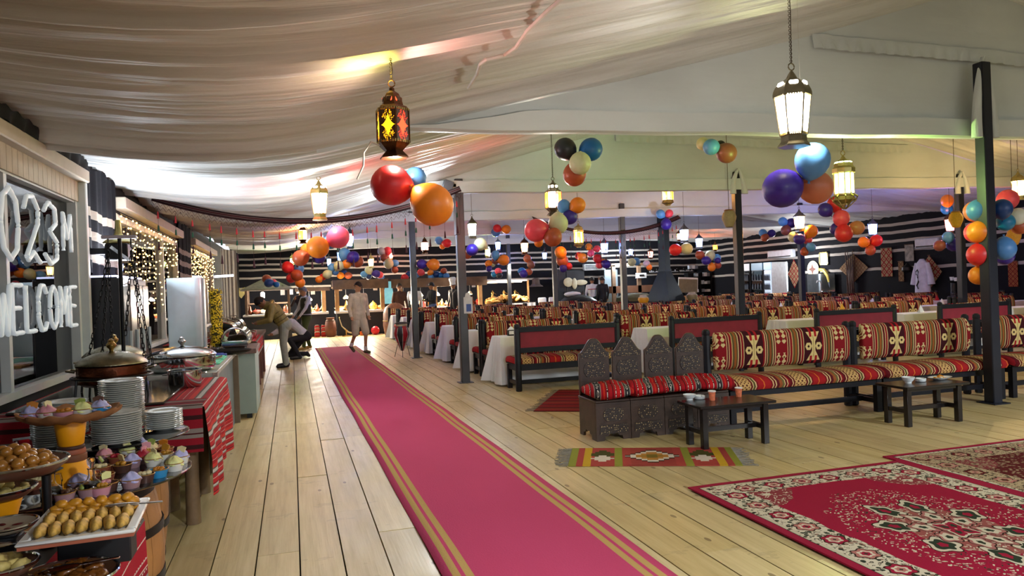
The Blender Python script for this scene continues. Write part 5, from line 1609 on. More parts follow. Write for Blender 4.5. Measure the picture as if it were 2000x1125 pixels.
lantern(1305, 345, 406, 'C', ['warm', 'yellow'], .60, 'gilt cylinder lantern half hidden by the cloth gable above the chimney', M_GOLD, 30)
LST = [(592, 436, 476, 'A', ['warm', 'amber'], .42, 'amber-paned lantern hanging left of the orange balloon', M_BRONZE), (684, 440, 486, 'D', ['cool', 'blue'], .46, 'blue steel lantern right of the pink balloon', M_STEEL),
       (664, 482, 512, 'D', ['blue'], .42, 'glowing blue lantern below the pink balloon', M_STEEL), (643, 497, 521, 'D', ['blue', 'cool'], .42, 'small blue lantern left of the purple balloon', M_STEEL),
       (725, 497, 524, 'B', ['warm'], .42, 'small warm lantern above the stall beam left of the grey balloon', M_GOLD), (764, 489, 507, 'B', ['pink'], .36, 'tiny pinkish lantern beside the grey balloon', M_GOLD),
       (830, 462, 495, 'A', ['pink', 'white'], .44, 'brown lantern hanging between the two near poles', M_BRONZE), (923, 420, 466, 'D', ['cool', 'white'], .46, 'cool white lantern with triangular hanger right of the near pole', M_PEWT),
       (953, 478, 506, 'C', ['green', 'warm'], .44, 'greenish cylinder lantern above the blue balloon', M_GOLD), (973, 463, 490, 'D', ['blue'], .42, 'small blue lantern below the red and orange balloon pair', M_STEEL),
       (1025, 464, 497, 'B', ['warm', 'pink'], .44, 'warm white lantern below the coral balloon', M_BRONZE), (1064, 485, 508, 'D', ['blue'], .40, 'blue lantern left of the orange balloon column', M_STEEL),
       (1131, 436, 487, 'C', ['yellow', 'warm'], .55, 'yellow glowing cylinder lantern under the second tasselled band', M_GOLD), (1181, 462, 498, 'D', ['blue', 'cool'], .46, 'blue lantern left of the pole behind the second band', M_STEEL),
       (1232, 479, 501, 'D', ['blue'], .40, 'small blue lantern right of the pole behind the second band', M_STEEL), (1271, 484, 506, 'B', ['pink'], .40, 'pinkish lantern left of the chimney pipe', M_BRONZE),
       (1337, 434, 474, 'D', ['cool', 'blue'], .46, 'tall blue steel lantern right of the chimney pipe', M_STEEL), (1327, 449, 471, 'B', ['warm'], .38, 'small warm lantern tucked beside the tall blue steel one', M_BRONZE),
       (1366, 454, 486, 'D', ['cool', 'blue'], .44, 'blue steel lantern above the red and cream balloon pair', M_STEEL), (1397, 472, 491, 'A', ['amber'], .38, 'small amber lantern left of the dark central pole', M_BRONZE),
       (1562, 406, 452, 'D', ['warm', 'yellow'], .48, 'lantern with coloured panes below the big purple balloon', M_STEEL), (1705, 424, 462, 'D', ['blue'], .46, 'blue lantern above the three-balloon cluster on the right wall side', M_STEEL),
       (1856, 415, 457, 'B', ['pink', 'purple'], .46, 'purple and white lantern left of the balloon column', M_BRONZE), (1990, 335, 391, 'B', ['warm'], .50, 'warm white lantern at the right edge of the picture', M_GOLD),
       (571, 497, 520, 'C', ['green'], .40, 'pale green lantern above the red balloon near the stall', M_GOLD), (985, 494, 512, 'D', ['blue'], .38, 'tiny blue lantern above the orange balloon left of centre', M_STEEL)]
for L in LST: lantern(*L[:6], L[6], L[7], power=50 if L[0] > 1500 else 22)
# added unseen fill floodlights behind the photographer, put in to brighten the hall floor
for n_, (x, y) in enumerate(((2.2, -1.6), (7.68, .2), (12.0, 3.4))):
    t = thing('floodlight', 'added unseen fill floodlight behind the camera, %s from the left' % ORDN[n_], 'floodlight', (x, y, 2.85))
    part('case', G().box((0, 0, 0), (.3, .12, .24), M=Matrix.Rotation(-.6, 3, 'X')), mat('grey floodlight', '#5a5f66', .4, .4), t, bevel=.01)
    part('arm', G().cyl((0, 0, .1), (0, 0, zroof(x, y) - 2.95), .015, n=6), M_IRON, t)
    light('fill_beam', 'SPOT', (x, y + .1, 2.72), FILLW, (.90, .95, 1), .18, (x - .2, y + 2.9, 0), 88, .9)
light('pole_flood_beam', 'SPOT', (2.25, 11.25, 2.98), 40, (.90, .96, 1), .06, (-.9, 8.6, 2.9), 140, .7)

# ================================================================== balloons
BC = {'red': '#d8262c', 'coral': '#ee4a58', 'pink': '#ee5a82', 'orange': '#f0861c', 'rust': '#b0502c', 'brown': '#8a4a3a', 'cream': '#d0d2a4', 'blue': '#4a82c4', 'sky': '#5a9ad8', 'navy': '#0f3a78', 'royal': '#0c62a8', 'purple': '#36208a', 'black': '#1e2026', 'grey': '#b4b8c4', 'white': '#dcdcd0', 'teal': '#0a74a0', 'peach': '#cf7a54'}
def bal_mat(c):
    nm = 'latex ' + c
    if nm in _mats: return _mats[nm]
    m = mat(nm, BC[c], .42, var=.04, scale=3, coat=.06)
    b = m.node_tree.nodes['Principled BSDF']
    return m
_pr = [(.001, 1.06), (.25, 1.03), (.5, .92), (.72, .75), (.9, .48), (.99, .18), (1, -.05), (.96, -.32), (.84, -.6), (.64, -.86), (.4, -1.07), (.18, -1.20), (.07, -1.26)]
ME_BAL = {}
def bal_mesh(c, small):
    k = (c, small)
    if k not in ME_BAL:
        me = G().lathe(_pr, 14 if small else 28).mesh('balloon', sharp=180); me.materials.append(bal_mat(c)); ME_BAL[k] = me
    return ME_BAL[k]
ME_KNOT = {}
def knot_mesh(c):
    if c not in ME_KNOT:
        me = G().lathe([(.05, -1.22), (.075, -1.28), (.04, -1.32), (.11, -1.40), (.09, -1.405)], 10).mesh('knot', sharp=60); me.materials.append(bal_mat(c)); ME_KNOT[c] = me
    return ME_KNOT[c]
def cluster(phrase, items, dia=.27, depth=None, group=None, string=True):
    rm = max(i[2] for i in items); D = depth or dia * FPX / (2 * rm)
    cu = sum(i[0] for i in items) / len(items); cv = sum(i[1] for i in items) / len(items)
    cen = atd(cu, cv, D); cnt = {}
    for i in items: cnt[i[3]] = cnt.get(i[3], 0) + 1
    first = True; order = {}
    for n, it in enumerate(items):
        u, v, r, c = it[:4]; dz = it[4] if len(it) > 4 else 0.0
        Dd = D + dz * r * D / FPX
        p = atd(u, v, Dd); R = r * Dd / FPX
        o = link('balloon', bal_mesh(c, r < 14), None, None, p)
        d = (p - cen); d.y *= .3
        if d.length < .02: d = Vector((0, 0, -1))
        tilt = Vector((d.x, d.y, d.z)).normalized()
        o.rotation_euler = tilt.to_track_quat('Z', 'Y').to_euler()
        o.scale = (R * .98, R * .98, R * .95)
        cn = {'sky': 'light blue', 'royal': 'bright blue', 'rust': 'rust orange', 'grey': 'pale grey', 'peach': 'peach'}.get(c, c)
        extra = ''
        if cnt[c] > 1:
            same = sorted([j for j in items if j[3] == c], key=lambda j: (j[1], j[0]))
            k = same.index(it); names = ['upper', 'lower'] if len(same) == 2 else ['top', 'middle', 'bottom', 'lowest']
            extra = names[min(k, 3)] + ' '
        tag(o, '%s%s balloon %s' % (extra, cn, phrase), 'balloon', group or ('balloons ' + phrase))
        if r > 8: link('knot', knot_mesh(c), None, o)
        if first and string:
            zc = min(zroof(p.x, p.y), 4.9) - .13
            Mi = (Matrix.Translation(p) @ tilt.to_track_quat('Z', 'Y').to_matrix().to_4x4() @ Matrix.Diagonal((R * .98, R * .98, R * .95, 1))).inverted()
            a, bq = Mi @ cen, Mi @ Vector((cen.x, cen.y, zc))
            part('string', G().tube([a, bq], .005, 4), mat('clear thread', '#b8b4a8', .6), o)
            first = False
CLUS = [
 ('under the stained glass lantern', [(764, 362, 40, 'red'), (811, 348, 22, 'blue', 2.4), (844, 400, 42, 'orange', -.4)]),
 ('in the four-balloon bunch beneath the front gable', [(1104, 291, 22, 'black', .7), (1154, 292, 23, 'royal', .6), (1133, 319, 22, 'cream', -.9), (1122, 341, 23, 'rust', .7)]),
 ('in the small bunch beneath the front gable', [(1389, 287, 16, 'sky', -.4), (1407, 284, 10, 'black', 1.6), (1419, 299, 20, 'brown'), (1373, 281, 13, 'cream', 2.0)]),
 ('below the big white lantern', [(1528, 368, 38, 'purple'), (1587, 313, 34, 'sky', -.7), (1593, 366, 33, 'peach', 1.0)]),
 ('left of the yellow cylinder lantern', [(1047, 450, 23, 'coral', -.3), (1090, 437, 20, 'cream'), (1080, 464, 18, 'rust', -.9), (1101, 402, 13, 'sky', 1.0), (1128, 401, 16, 'orange', .6), (1113, 424, 15, 'purple', .8), (1052, 474, 9, 'orange', 2.4)]),
 ('in the big bunch over the aisle', [(661, 463, 22, 'pink'), (621, 483, 22, 'orange', -.8), (600, 488, 13, 'orange', 1.2), (587, 504, 16, 'rust', .4), (623, 502, 13, 'purple', 1.6), (645, 473, 14, 'sky', 1.9)]),
 ('above the olive-jacketed man', [(562, 522, 12, 'red'), (584, 525, 10, 'blue', 1.2), (580, 538, 12, 'rust', -.9), (569, 543, 10, 'coral', 1.0), (586, 552, 10, 'orange', -.6)]),
 ('in the long garland over the aisle', [(673, 496, 12, 'sky', 1.0), (690, 502, 12, 'purple', -.6), (677, 516, 9, 'orange'), (698, 511, 12, 'rust', 1.1), (662, 519, 10, 'cream', -.5), (649, 523, 9, 'sky', .6), (655, 531, 7, 'blue', 1.2), (639, 536, 9, 'cream', -.4), (631, 541, 7, 'red', .5), (623, 546, 7, 'orange', -.5)]),
 ('in the hanging column above the runner', [(745, 491, 8, 'grey'), (757, 490, 8, 'coral', .5), (750, 504, 8, 'brown', -.5), (759, 515, 10, 'cream', -.8), (772, 514, 7, 'sky'), (771, 527, 7, 'rust', .3)]),
 ('beside the small warm lantern', [(720, 528, 8, 'cream'), (735, 535, 8, 'purple'), (742, 537, 7, 'coral', .7), (711, 536, 7, 'sky'), (720, 540, 6, 'navy', .6)]),
 ('on the wooden beam behind the walking man', [(665, 538, 7, 'orange', .3), (680, 538, 7, 'rust', -.3), (672, 533, 6, 'navy', 1.2), (745, 541, 6, 'blue', .2)]),
 ('between the two near poles', [(857, 470, 8, 'sky'), (873, 475, 9, 'red', -.3), (864, 481, 6, 'orange', .8)]),
 ('right of the second pole', [(824, 516, 10, 'purple'), (847, 517, 12, 'orange', -.3)]),
 ('on the beam right of the second pole', [(790, 542, 7, 'red', -.3), (798, 535, 6, 'navy', .8), (814, 538, 5, 'sky'), (822, 532, 7, 'coral', -.5), (841, 532, 6, 'orange', -.2), (842, 541, 6, 'sky', .5), (852, 536, 7, 'navy', .8), (862, 538, 7, 'royal', 1.1), (867, 529, 6, 'rust', .3), (872, 539, 6, 'blue', -.2)]),
 ('right of the near pole', [(922, 488, 12, 'purple', -.4), (938, 477, 13, 'cream', .3), (913, 497, 9, 'rust', 1.6)]),
 ('in the pair left of the blue lantern', [(971, 446, 8, 'red', -.3), (989, 448, 9, 'orange'), (968, 454, 9, 'blue', 1.2)]),
 ('below the greenish cylinder lantern', [(968, 498, 9, 'sky', -.4), (968, 509, 8, 'brown', .9), (984, 508, 11, 'orange', -.5), (954, 515, 7, 'orange', .4), (955, 525, 6, 'purple'), (962, 516, 6, 'cream', 1.4)]),
 ('in the orange column left of centre', [(1095, 493, 12, 'orange', -.6), (1098, 509, 12, 'rust', .3), (1100, 524, 8, 'purple'), (1111, 520, 7, 'red', .5)]),
 ('in front of the upper stripes left of centre', [(1030, 505, 8, 'rust'), (1037, 517, 8, 'brown', -.3)]),
 ('above the bread display', [(973, 530, 7, 'coral'), (965, 536, 6, 'teal', .4), (975, 538, 6, 'black', -.4), (1019, 529, 7, 'royal', .5), (1023, 535, 8, 'purple', -.4), (1033, 531, 7, 'rust')]),
 ('below the yellow cylinder lantern', [(1131, 500, 8, 'red', .7), (1138, 504, 10, 'orange', -.4)]),
 ('above the open kitchen door', [(1167, 505, 9, 'red', -.2), (1171, 517, 8, 'coral', .6), (1184, 516, 9, 'purple', -.4), (1178, 511, 6, 'yellow' if 'yellow' in BC else 'orange', 1.4)]),
 ('behind the second tasselled band', [(1150, 482, 7, 'orange'), (1166, 486, 7, 'coral', .3), (1154, 495, 7, 'pink', -.3)]),
 ('in the pale pair left of the chimney', [(1234, 512, 8, 'cream', -.3), (1243, 511, 8, 'sky', .6)]),
 ('in the tiny pair left of the chimney', [(1263, 515, 7, 'grey'), (1268, 522, 6, 'orange', -.3)]),
 ('right of the chimney pipe', [(1319, 488, 12, 'red', -.2), (1341, 486, 12, 'cream')]),
 ('in the bunch left of the central dark pole', [(1367, 498, 9, 'rust'), (1379, 509, 9, 'purple', -.6), (1387, 499, 10, 'cream', .6), (1400, 504, 8, 'sky', 1.0), (1402, 509, 6, 'purple', -.3), (1390, 522, 8, 'orange', -.4), (1402, 518, 7, 'rust', .6)]),
 ('over the end of the second tasselled band', [(1290, 418, 9, 'sky'), (1307, 417, 8, 'coral', .3), (1301, 438, 11, 'purple', -.3)]),
 ('right of the central dark pole', [(1490, 455, 8, 'sky'), (1507, 456, 8, 'purple', .2), (1494, 464, 8, 'rust', -.6)]),
 ('high between the central pole and the right wall', [(1529, 433, 9, 'sky'), (1545, 436, 10, 'purple', .4), (1535, 450, 10, 'brown', -.4)]),
 ('beside the lantern with coloured panes', [(1561, 467, 11, 'purple', -.5), (1584, 452, 13, 'orange'), (1577, 468, 9, 'coral', .9), (1584, 483, 9, 'sky', -.2), (1571, 492, 8, 'rust', .6), (1550, 463, 11, 'cream', 1.5)]),
 ('under the gilt cylinder lantern', [(1643, 426, 16, 'coral', -.3), (1648, 456, 17, 'red', -.6), (1612, 410, 14, 'purple', .5), (1632, 398, 16, 'red', .9), (1674, 445, 14, 'peach', .6), (1633, 448, 12, 'purple', 1.6)]),
 ('in the trio before the right wall', [(1687, 473, 11, 'orange', -.2), (1711, 470, 12, 'red'), (1700, 489, 10, 'rust', -.4)]),
 ('below the purple lantern', [(1852, 463, 11, 'sky', -.5), (1835, 480, 11, 'brown'), (1862, 478, 13, 'purple', .4)]),
 ('in the pair above the purple lantern', [(1850, 392, 12, 'orange', -.2), (1849, 408, 11, 'royal', .6)]),
 ('tied to the right pole', [(1912, 411, 22, 'blue', -1.0), (1903, 413, 20, 'peach', .5), (1914, 453, 23, 'orange', -1.2), (1906, 454, 21, 'coral', .4), (1913, 497, 23, 'red', -1.1), (1911, 538, 18, 'orange', -.8), (1968, 390, 20, 'coral', 1.8), (1957, 408, 19, 'navy', -1.4), (1964, 434, 17, 'teal', .5), (1987, 423, 17, 'white', 1.4), (1992, 442, 16, 'rust', 2.2), (1961, 486, 22, 'blue', -1.3), (1962, 499, 18, 'purple', .8)]),
 ('on the gabled kiosk roof', [(521, 545, 9, 'rust', .5), (525, 553, 9, 'navy', -.4), (534, 552, 7, 'coral', .6), (540, 556, 6, 'royal', 0)]),
]
for ph, items in CLUS: cluster(ph, items, string=not ph.startswith(('on the', 'tied', 'under the stained')))

# ================================================================== tasselled camel bands
M_BAND = stripes_mat('maroon and white woven band', .16, [(0, '#2b1418'), (.3, '#8a7a74'), (.36, '#4a161e'), (.64, '#8a7a74'), (.70, '#2b1418')], 1, False)
M_TASR, M_TASG, M_TASD = mat('red wool', '#a0262c', .9), mat('green wool', '#1f4a38', .9), mat('plum wool', '#3a1420', .9)
def tassel_set():
    A = G().cyl((0, 0, 0), (0, 0, -.30), .0022, n=5)
    B = G().lathe([(.004, 0), (.010, -.01), (.016, -.055), (.020, -.06), (.001, -.05)], 8, (0, 0, -.02))
    C = G().lathe([(.004, 0), (.012, -.01), (.017, -.05), (.001, -.045)], 8, (0, 0, -.135))
    D = G().lathe([(.004, 0), (.010, -.015), (.020, -.075), (.001, -.07)], 8, (0, 0, -.27))
    return [('cord', A.mesh('cord'), M_TASD), ('red_tuft', B.mesh('red_tuft'), M_TASR), ('green_tuft', C.mesh('green_tuft'), M_TASG), ('plum_tuft', D.mesh('plum_tuft'), M_TASD)]
TS = tassel_set()
def swag(fn, n, label, w=.16, sc=1.0, tas=(0, 1)):
    t = thing('tasselled_band', label, 'wall hanging', (0, 0, 0))
    P = [Vector(fn(k / 60)) for k in range(61)]
    g = G().grid(lambda u, v: P[round(u * 60)] + Vector((0, (v - .5) * w * .85, (v - .5) * w * .55)), 60, 6, lambda u, v: (u * 6, v * .16))
    o = part('band', g, M_BAND, t, fixn=False); md = o.modifiers.new('thickness', 'SOLIDIFY'); md.thickness = .008
    net = G()
    m = n * 3
    for r in range(2):
        for k in range(m):
            a = P[round(60 * k / m)] + Vector((0, -w * .4, -w * .28 - r * .05)); b = P[round(60 * (k + 1) / m)] + Vector((0, -w * .4, -w * .28 - r * .05)); mid = (a + b) / 2 + Vector((0, 0, -.05))
            net.tube([a, mid, b], .0025, 4)
    part('net', net, M_TASD, t)['kind'] = 'stuff'
    for k in range(n):
        u = tas[0] + (tas[1] - tas[0]) * (k + .5) / n
        p = P[min(60, round(60 * u))] + Vector((random.uniform(-.01, .01), -w * .4, -w * .28 - .09))
        q = part('tassel', G().torus((0, 0, 0), .006, .002, 8, 4), M_TASD, t, loc=p)
        q.scale = (sc * .55, sc * .55, sc * random.uniform(.9, 1.1))
        for nm, me, mm in TS: link(nm, me, mm, q)
swag(lambda s: (-1.69 + 4.1 * s, 10.5, 2.83 + .13 * s - 4 * s * (1 - s) * .385), 22, 'long maroon band with red and green tassels sagging across the aisle', sc=1.5)
swag(lambda s: (5.35 + 3.75 * s, 16.0, 3.05 - 4 * s * (1 - s) * .37), 20, 'second tasselled maroon band sagging in front of the chimney', .16, 1.5)
# clay jars hung from the roof
def hanging_jar(u, v, r, D, c, label):
    p = atd(u, v, D); R = r * D / FPX
    t = thing('hanging_jar', label, 'jar', p, 0, None, R)
    part('body', G().lathe([(.35, -1.3), (.55, -1.2), (.95, -.2), (1, .2), (.8, .75), (.6, .95), (.62, 1.1), (.5, 1.12)], 18), mat('clay ' + c, c, .7, var=.2), t)
    part('cap', G().lathe([(.64, 1.0), (.7, 1.06), (.5, 1.2), (.001, 1.25)], 18), M_TRAYW, t)
    part('cord', G().cyl((0, 0, 1.2), (0, 0, (zroof(p.x, p.y) - p.z) / R), .04, n=5), M_CORD, t)
hanging_jar(1424, 426, 14, 13.0, '#9a8a68', 'beige clay jar hanging left of the central dark pole')
hanging_jar(1867, 428, 13, 12.5, '#d99a1c', 'yellow clay jar hanging left of the balloon column')
hanging_jar(1980, 462, 13, 12.5, '#c8882a', 'ochre clay jar hanging at the far right behind the balloons')

# white cable stapled along the ceiling
def onroof(u, v):
    d = ray(u, v); k = .5
    while k < 12:
        p = CAMPOS + d * k
        if p.z >= zroof(p.x, p.y) - .06: return p
        k += .02
    return CAMPOS + d * 6
pts = [onroof(u, v) for u, v in ((1105, -10), (1065, 25), (1030, 60), (1008, 92), (985, 108), (950, 116), (938, 125), (932, 145), (915, 172))]
tag(part('ceiling_cable', G().tube(pts, .014, 6), mat('white cable', '#d8d6d0', .5)), 'white cable running along the pleated ceiling right of the stained glass lantern', 'cable')
t = thing('led_tube', 'white tube lamp at the far end of the left wall', 'lamp', aty(428, 541, 20.5)); part('tube', G().cyl((-.45, 0, 0), (.35, 0, .03), .03, n=10), mat('white tube glow', '#eef2f6', .4, var=0, emit='#eef4ff', es=3), t); part('clip', G().b2((-.5, -.02, -.03), (-.42, .02, .03)), M_IRON, t)
# ================================================================== the back of the hall
def bpx(g, u0, v0, u1, v1, Y, dep):
    a, b = aty(u0, v1, Y), aty(u1, v0, Y)
    return g.b2((a.x, Y, a.z), (b.x, Y + dep, b.z))
M_TIMB = mat('weathered timber', '#5d4632', .7, var=.3, scale=5, bump=.1)
M_TIMBL = mat('pale timber', '#a07a4e', .65, var=.25, scale=6)
M_CTOP = mat('white counter top', '#dcdad6', .4)
M_CFRONT = mat('charcoal counter front', '#20232c', .7)
M_LAMPW = mat('warm heat lamp', '#fff0d0', .4, var=0, emit='#ffd9a0', es=8)
def stall(xa, xb, Y, z0, z1, label, posts, beamh=.30, dep=1.0, ctop=.86):
    t = thing('food_stall', label, 'stall', (0, 0, 0))
    part('counter', G().b2((xa, Y, 0), (xb, Y + .7, ctop - .08)), M_CFRONT, t)
    part('countertop', G().b2((xa - .05, Y - .06, ctop - .08), (xb + .05, Y + .75, ctop)), M_CTOP, t)
    part('beam', G().b2((xa - .12, Y - .02, z0), (xb + .12, Y + .12, z1)), M_TIMB, t)
    for x in posts: part('post', G().b2((x - .07, Y + .0, ctop), (x + .07, Y + .10, z0)), M_TIMBL, t)
    part('roof_board', G().b2((xa - .12, Y + .12, z0 + .05), (xb + .12, Y + dep, z1 - .02)), M_TIMB, t)
    k = xa + .35
    while k < xb - .2:
        q = part('lamp', G().lathe([(.11, 0), (.10, .02), (.05, .10), (.012, .12)], 14, (k, Y + .35, z0 - .32)), mat('pale lamp shade', '#c9c4b4', .4), t)
        part('bulb', G().lathe([(.085, .0), (.085, .012), (.001, .014)], 14, (k, Y + .35, z0 - .335)), M_LAMPW, q)
        part('stem', G().cyl((k, Y + .35, z0 - .2), (k, Y + .35, z0 + .06), .008, n=5), M_IRON, q)
        k += .62
    light('stall_glow', 'POINT', ((xa + xb) / 2, Y + .2, z0 - .25), 60, (1, .85, .65), .25)
    return t
stall(1.50, 3.2, 26.5, 1.62, 1.95, 'timber framed stall behind the walking man', (1.52, 3.1))
stall(3.55, 6.85, 26.5, 1.60, 1.92, 'long timber framed stall with copper pots behind the near pole', (3.75, 5.0, 6.7))
stall(.24, 1.18, 26.8, 1.60, 1.72, 'narrow stall with hanging paper tags behind the man in the vest', (.32, 1.08))
# gabled kiosk at the left
t = thing('gabled_kiosk', 'small wooden kiosk with pyramid roof at the far left', 'kiosk', (-.78, 26.6, 0))
g = G(); ap = (0, .6, 2.17); ba = [(-.88, -.15, 1.72), (.85, -.15, 1.72), (.85, 1.3, 1.72), (-.88, 1.3, 1.72)]
for k in range(4):
    a, b = ba[k], ba[(k + 1) % 4]
    part('roof_slope', G().loft([[a, b, ap], [(a[0], a[1], a[2] - .04), (b[0], b[1], b[2] - .04), (ap[0], ap[1], ap[2] - .04)]]), mat('grey shingle timber', '#7d746c', .75, var=.2), t)
for x in (-.7, .68):
    for y in (-.05, 1.2): part('post', G().b2((x - .04, y - .04, 0), (x + .04, y + .04, 1.72)), M_TIMB, t)
part('counter', G().b2((-.78, -.10, 0), (.75, .6, .80)), M_CFRONT, t)
part('countertop', G().b2((-.82, -.14, .80), (.79, .65, .86)), M_CTOP, t)
part('back_shelf', G().b2((-.7, 1.0, 1.2), (.66, 1.2, 1.25)), M_TIMB, t)
light('kiosk_glow', 'POINT', (-.78, 26.6, 1.55), 30, (1, .95, .88), .2)
# goods on the stalls, each its own thing
POTC = ['#a8582c', '#c9c4ba', '#8a2c22', '#b8913c', '#d8d2c8', '#6a3a22', '#c8742c', '#3c4a3a']
rg = random.Random(5)
def goods(xa, xb, Y, z, n, where, zt=None):
    x = xa; k = 0; wd = ['first', 'second', 'third', 'fourth', 'fifth', 'sixth', 'seventh', 'eighth', 'ninth', 'tenth', 'eleventh', 'twelfth', 'thirteenth', 'fourteenth']
    for k in range(n):
        x = xa + (xb - xa) * (k + .5) / n; c = POTC[rg.randrange(8)]; kind = rg.randrange(4)
        m = mat('glazed ' + c, c, .3, .3 if c in ('#a8582c', '#b8913c') else 0, var=.2, scale=14)
        nm, ct = [('serving_pot', 'pot'), ('jar', 'jar'), ('serving_bowl', 'bowl'), ('teapot', 'teapot')][kind]
        t = thing(nm, '%s vessel from the left on the counter of %s' % (wd[k % 14], where), ct, (x, Y, z), 0, 'vessels on ' + where)
        s = rg.uniform(.85, 1.25)
        if kind == 0:
            part('body', G().lathe([(.09 * s, 0), (.13 * s, .05), (.13 * s, .14 * s), (.10 * s, .17 * s)], 14), m, t); part('lid', G().lathe([(.11 * s, .17 * s), (.06 * s, .22 * s), (.015, .25 * s), (.02, .27 * s), (.001, .28 * s)], 14), m, t)
        elif kind == 1:
            part('body', G().lathe([(.07 * s, 0), (.08 * s, .02), (.08 * s, .22 * s), (.05 * s, .26 * s)], 14), m, t); part('lid', G().lathe([(.055 * s, .26 * s), (.055 * s, .30 * s), (.001, .305 * s)], 14), M_BRASS, t)
        elif kind == 2:
            part('body', G().lathe([(.06 * s, 0), (.08 * s, .01), (.17 * s, .10 * s), (.16 * s, .10 * s), (.06 * s, .03)], 16), m, t); part('food', G().sph((0, 0, .09 * s), (.14 * s, .14 * s, .07), 12, 6), mat('stall food %d' % (k % 4), ['#b8762c', '#8a2a1c', '#c9b45a', '#5a6a2a'][k % 4], .6, var=.5, scale=24), t)
        else:
            part('body', G().lathe([(.06 * s, 0), (.11 * s, .05 * s), (.10 * s, .12 * s), (.05 * s, .18 * s), (.03, .28 * s), (.001, .32 * s)], 14), M_BRASS if k % 2 else M_COPPER, t)
            part('spout', G().tube([(.09 * s, 0, .08 * s), (.15 * s, 0, .14 * s), (.18 * s, 0, .22 * s)], [.02, .015, .01], 6), M_BRASS, t); part('handle', G().tube([(-.08 * s, 0, .14 * s), (-.16 * s, 0, .15 * s), (-.15 * s, 0, .06 * s), (-.10 * s, 0, .05 * s)], .01, 6), M_BRASS, t)
goods(1.5, 3.15, 26.85, .861, 7, 'the stall behind the walking man')
goods(3.6, 6.8, 26.85, .861, 14, 'the long stall')
goods(.28, 1.2, 27.1, .861, 4, 'the narrow stall')
goods(-1.5, -.1, 26.85, .861, 6, 'the gabled kiosk')
# hanging paper tags
M_TAGP = mat('white card tag', '#dcd8d4', .7, var=.15, scale=30)
for k, (u, v) in enumerate(((513, 576), (552, 570), (568, 569), (583, 567), (611, 569), (664, 562), (733, 561), (925, 555))):
    Y = 26.84 if 560 < u < 640 else 26.54; p = aty(u, v, Y)
    t = thing('paper_tag', '%s hanging white card tag counted from the left stall' % ORDN[k], 'tag', p, 0, 'hanging card tags')
    part('card', G().prism([(-.07, -.11), (.07, -.11), (.07, .07), (.03, .11), (-.03, .11), (-.07, .07)], 0, .006, RX), M_TAGP, t)
    part('loop', G().tube([(0, 0, .1), (.02, 0, .2), (0, 0, max(.24, 1.66 - p.z)), (-.02, 0, .2)], .006, 4), M_CORD, t)
# things on the floor before the counters
def onfloor(u, v): return atz(u, v)
p = Vector((.98, 25.9, 0))
for k, x in enumerate((.80, 1.02)):
    t = thing('woven_sack', 'red and white striped woven sack leaning on the counter, %s one' % ['left', 'right'][k], 'sack', (x, 26.28, 0))
    part('body', G().box((0, 0, .21), (.19, .14, .40), taper=.85), M_REDCL, t, bevel=.03); part('tie', G().torus((0, 0, .415), .06, .012, 12, 5), M_CORD, t)
t = thing('clay_urn', 'brown ribbed clay urn before the counter', 'urn', (1.25, 26.2, 0))
part('body', G().lathe([(.12, 0), (.17, .05), (.20, .30), (.17, .52), (.12, .60), (.14, .66), (.11, .66)], 20), mat('brown clay', '#6a3d2a', .6, var=.2), t)
part('rope', G().torus((0, 0, .56), .15, .015, 18, 6), M_CORD, t)
t = thing('ball', 'red ball on the floor before the counter', 'ball', (2.75, 26.0, 0)); part('shell', G().sph((0, 0, .15), .15, 18, 12), mat('red ball skin', '#d02030', .3), t); part('valve', G().lathe([(.012, .295), (.012, .303)], 8), M_IRON, t)
t = thing('brass_ewer', 'brass ewer standing right of the red ball', 'ewer', (3.15, 26.1, 0)); part('body', G().lathe([(.08, 0), (.05, .04), (.11, .14), (.08, .24), (.03, .34), (.05, .42)], 16), M_BRASS, t); part('handle', G().tube([(.04, 0, .38), (.14, 0, .34), (.10, 0, .16)], .01, 6), M_BRASS, t)
t = thing('brass_candlestick', 'brass candlestick on the floor left of the runner end', 'candlestick', (1.75, 25.9, 0)); part('base', G().lathe([(.14, 0), (.14, .03), (.03, .06)], 18), M_BRASS, t); part('stem', G().lathe([(.03, .06), (.02, .2), (.035, .24)], 12), M_BRASS, t)
t = thing('yellow_vase', 'tall yellow vase on an orange base beside the red ball', 'vase', (2.35, 26.15, 0)); part('base', G().lathe([(.12, 0), (.13, .12), (.08, .14)], 16), mat('orange glaze', '#c85a1c', .4), t); part('body', G().lathe([(.05, .14), (.07, .3), (.12, .55), (.10, .55)], 16), M_YEL, t)
t = thing('curved_horn', 'pale curved horn propped against the counter', 'horn', (1.55, 26.25, 0)); part('horn', G().tube([(0, 0, .64), (.08, 0, .34), (.3, 0, .12), (.62, 0, .04)], [.012, .02, .03, .035], 8), mat('horn', '#b9a684', .4), t); part('tip', G().sph((0, 0, .65), .016, 8, 6), M_BRASS, t)
t = thing('wooden_tub', 'round topped wooden tub left of the first dining rows', 'tub', (3.35, 25.2, 0)); part('body', G().lathe([(.36, 0), (.42, .35), (.40, .75), (.33, .95), (.15, 1.08), (.001, 1.1)], 24), mat('warm tub wood', '#7a4a30', .55, var=.3), t); part('hoop', G().torus((0, 0, .5), .42, .012, 24, 6), M_BRASS, t)
# surfboard-like blue panel and yellow poles behind
t = thing('acrylic_board', 'glowing pale blue upright panel between the stalls', 'board', (3.33, 26.6, 1.05)); part('panel', G().prism([(-.16, 0), (.10, 0), (.16, .35), (.12, .80), (-.06, .80), (-.16, .45)], 0, .04, RX), mat('pale blue acrylic', '#8ad0dc', .3, emit='#7ad0e0', es=.35), t); part('stand', G().b2((-.05, -.02, -.20), (.05, .04, 0)), M_IRON, t)

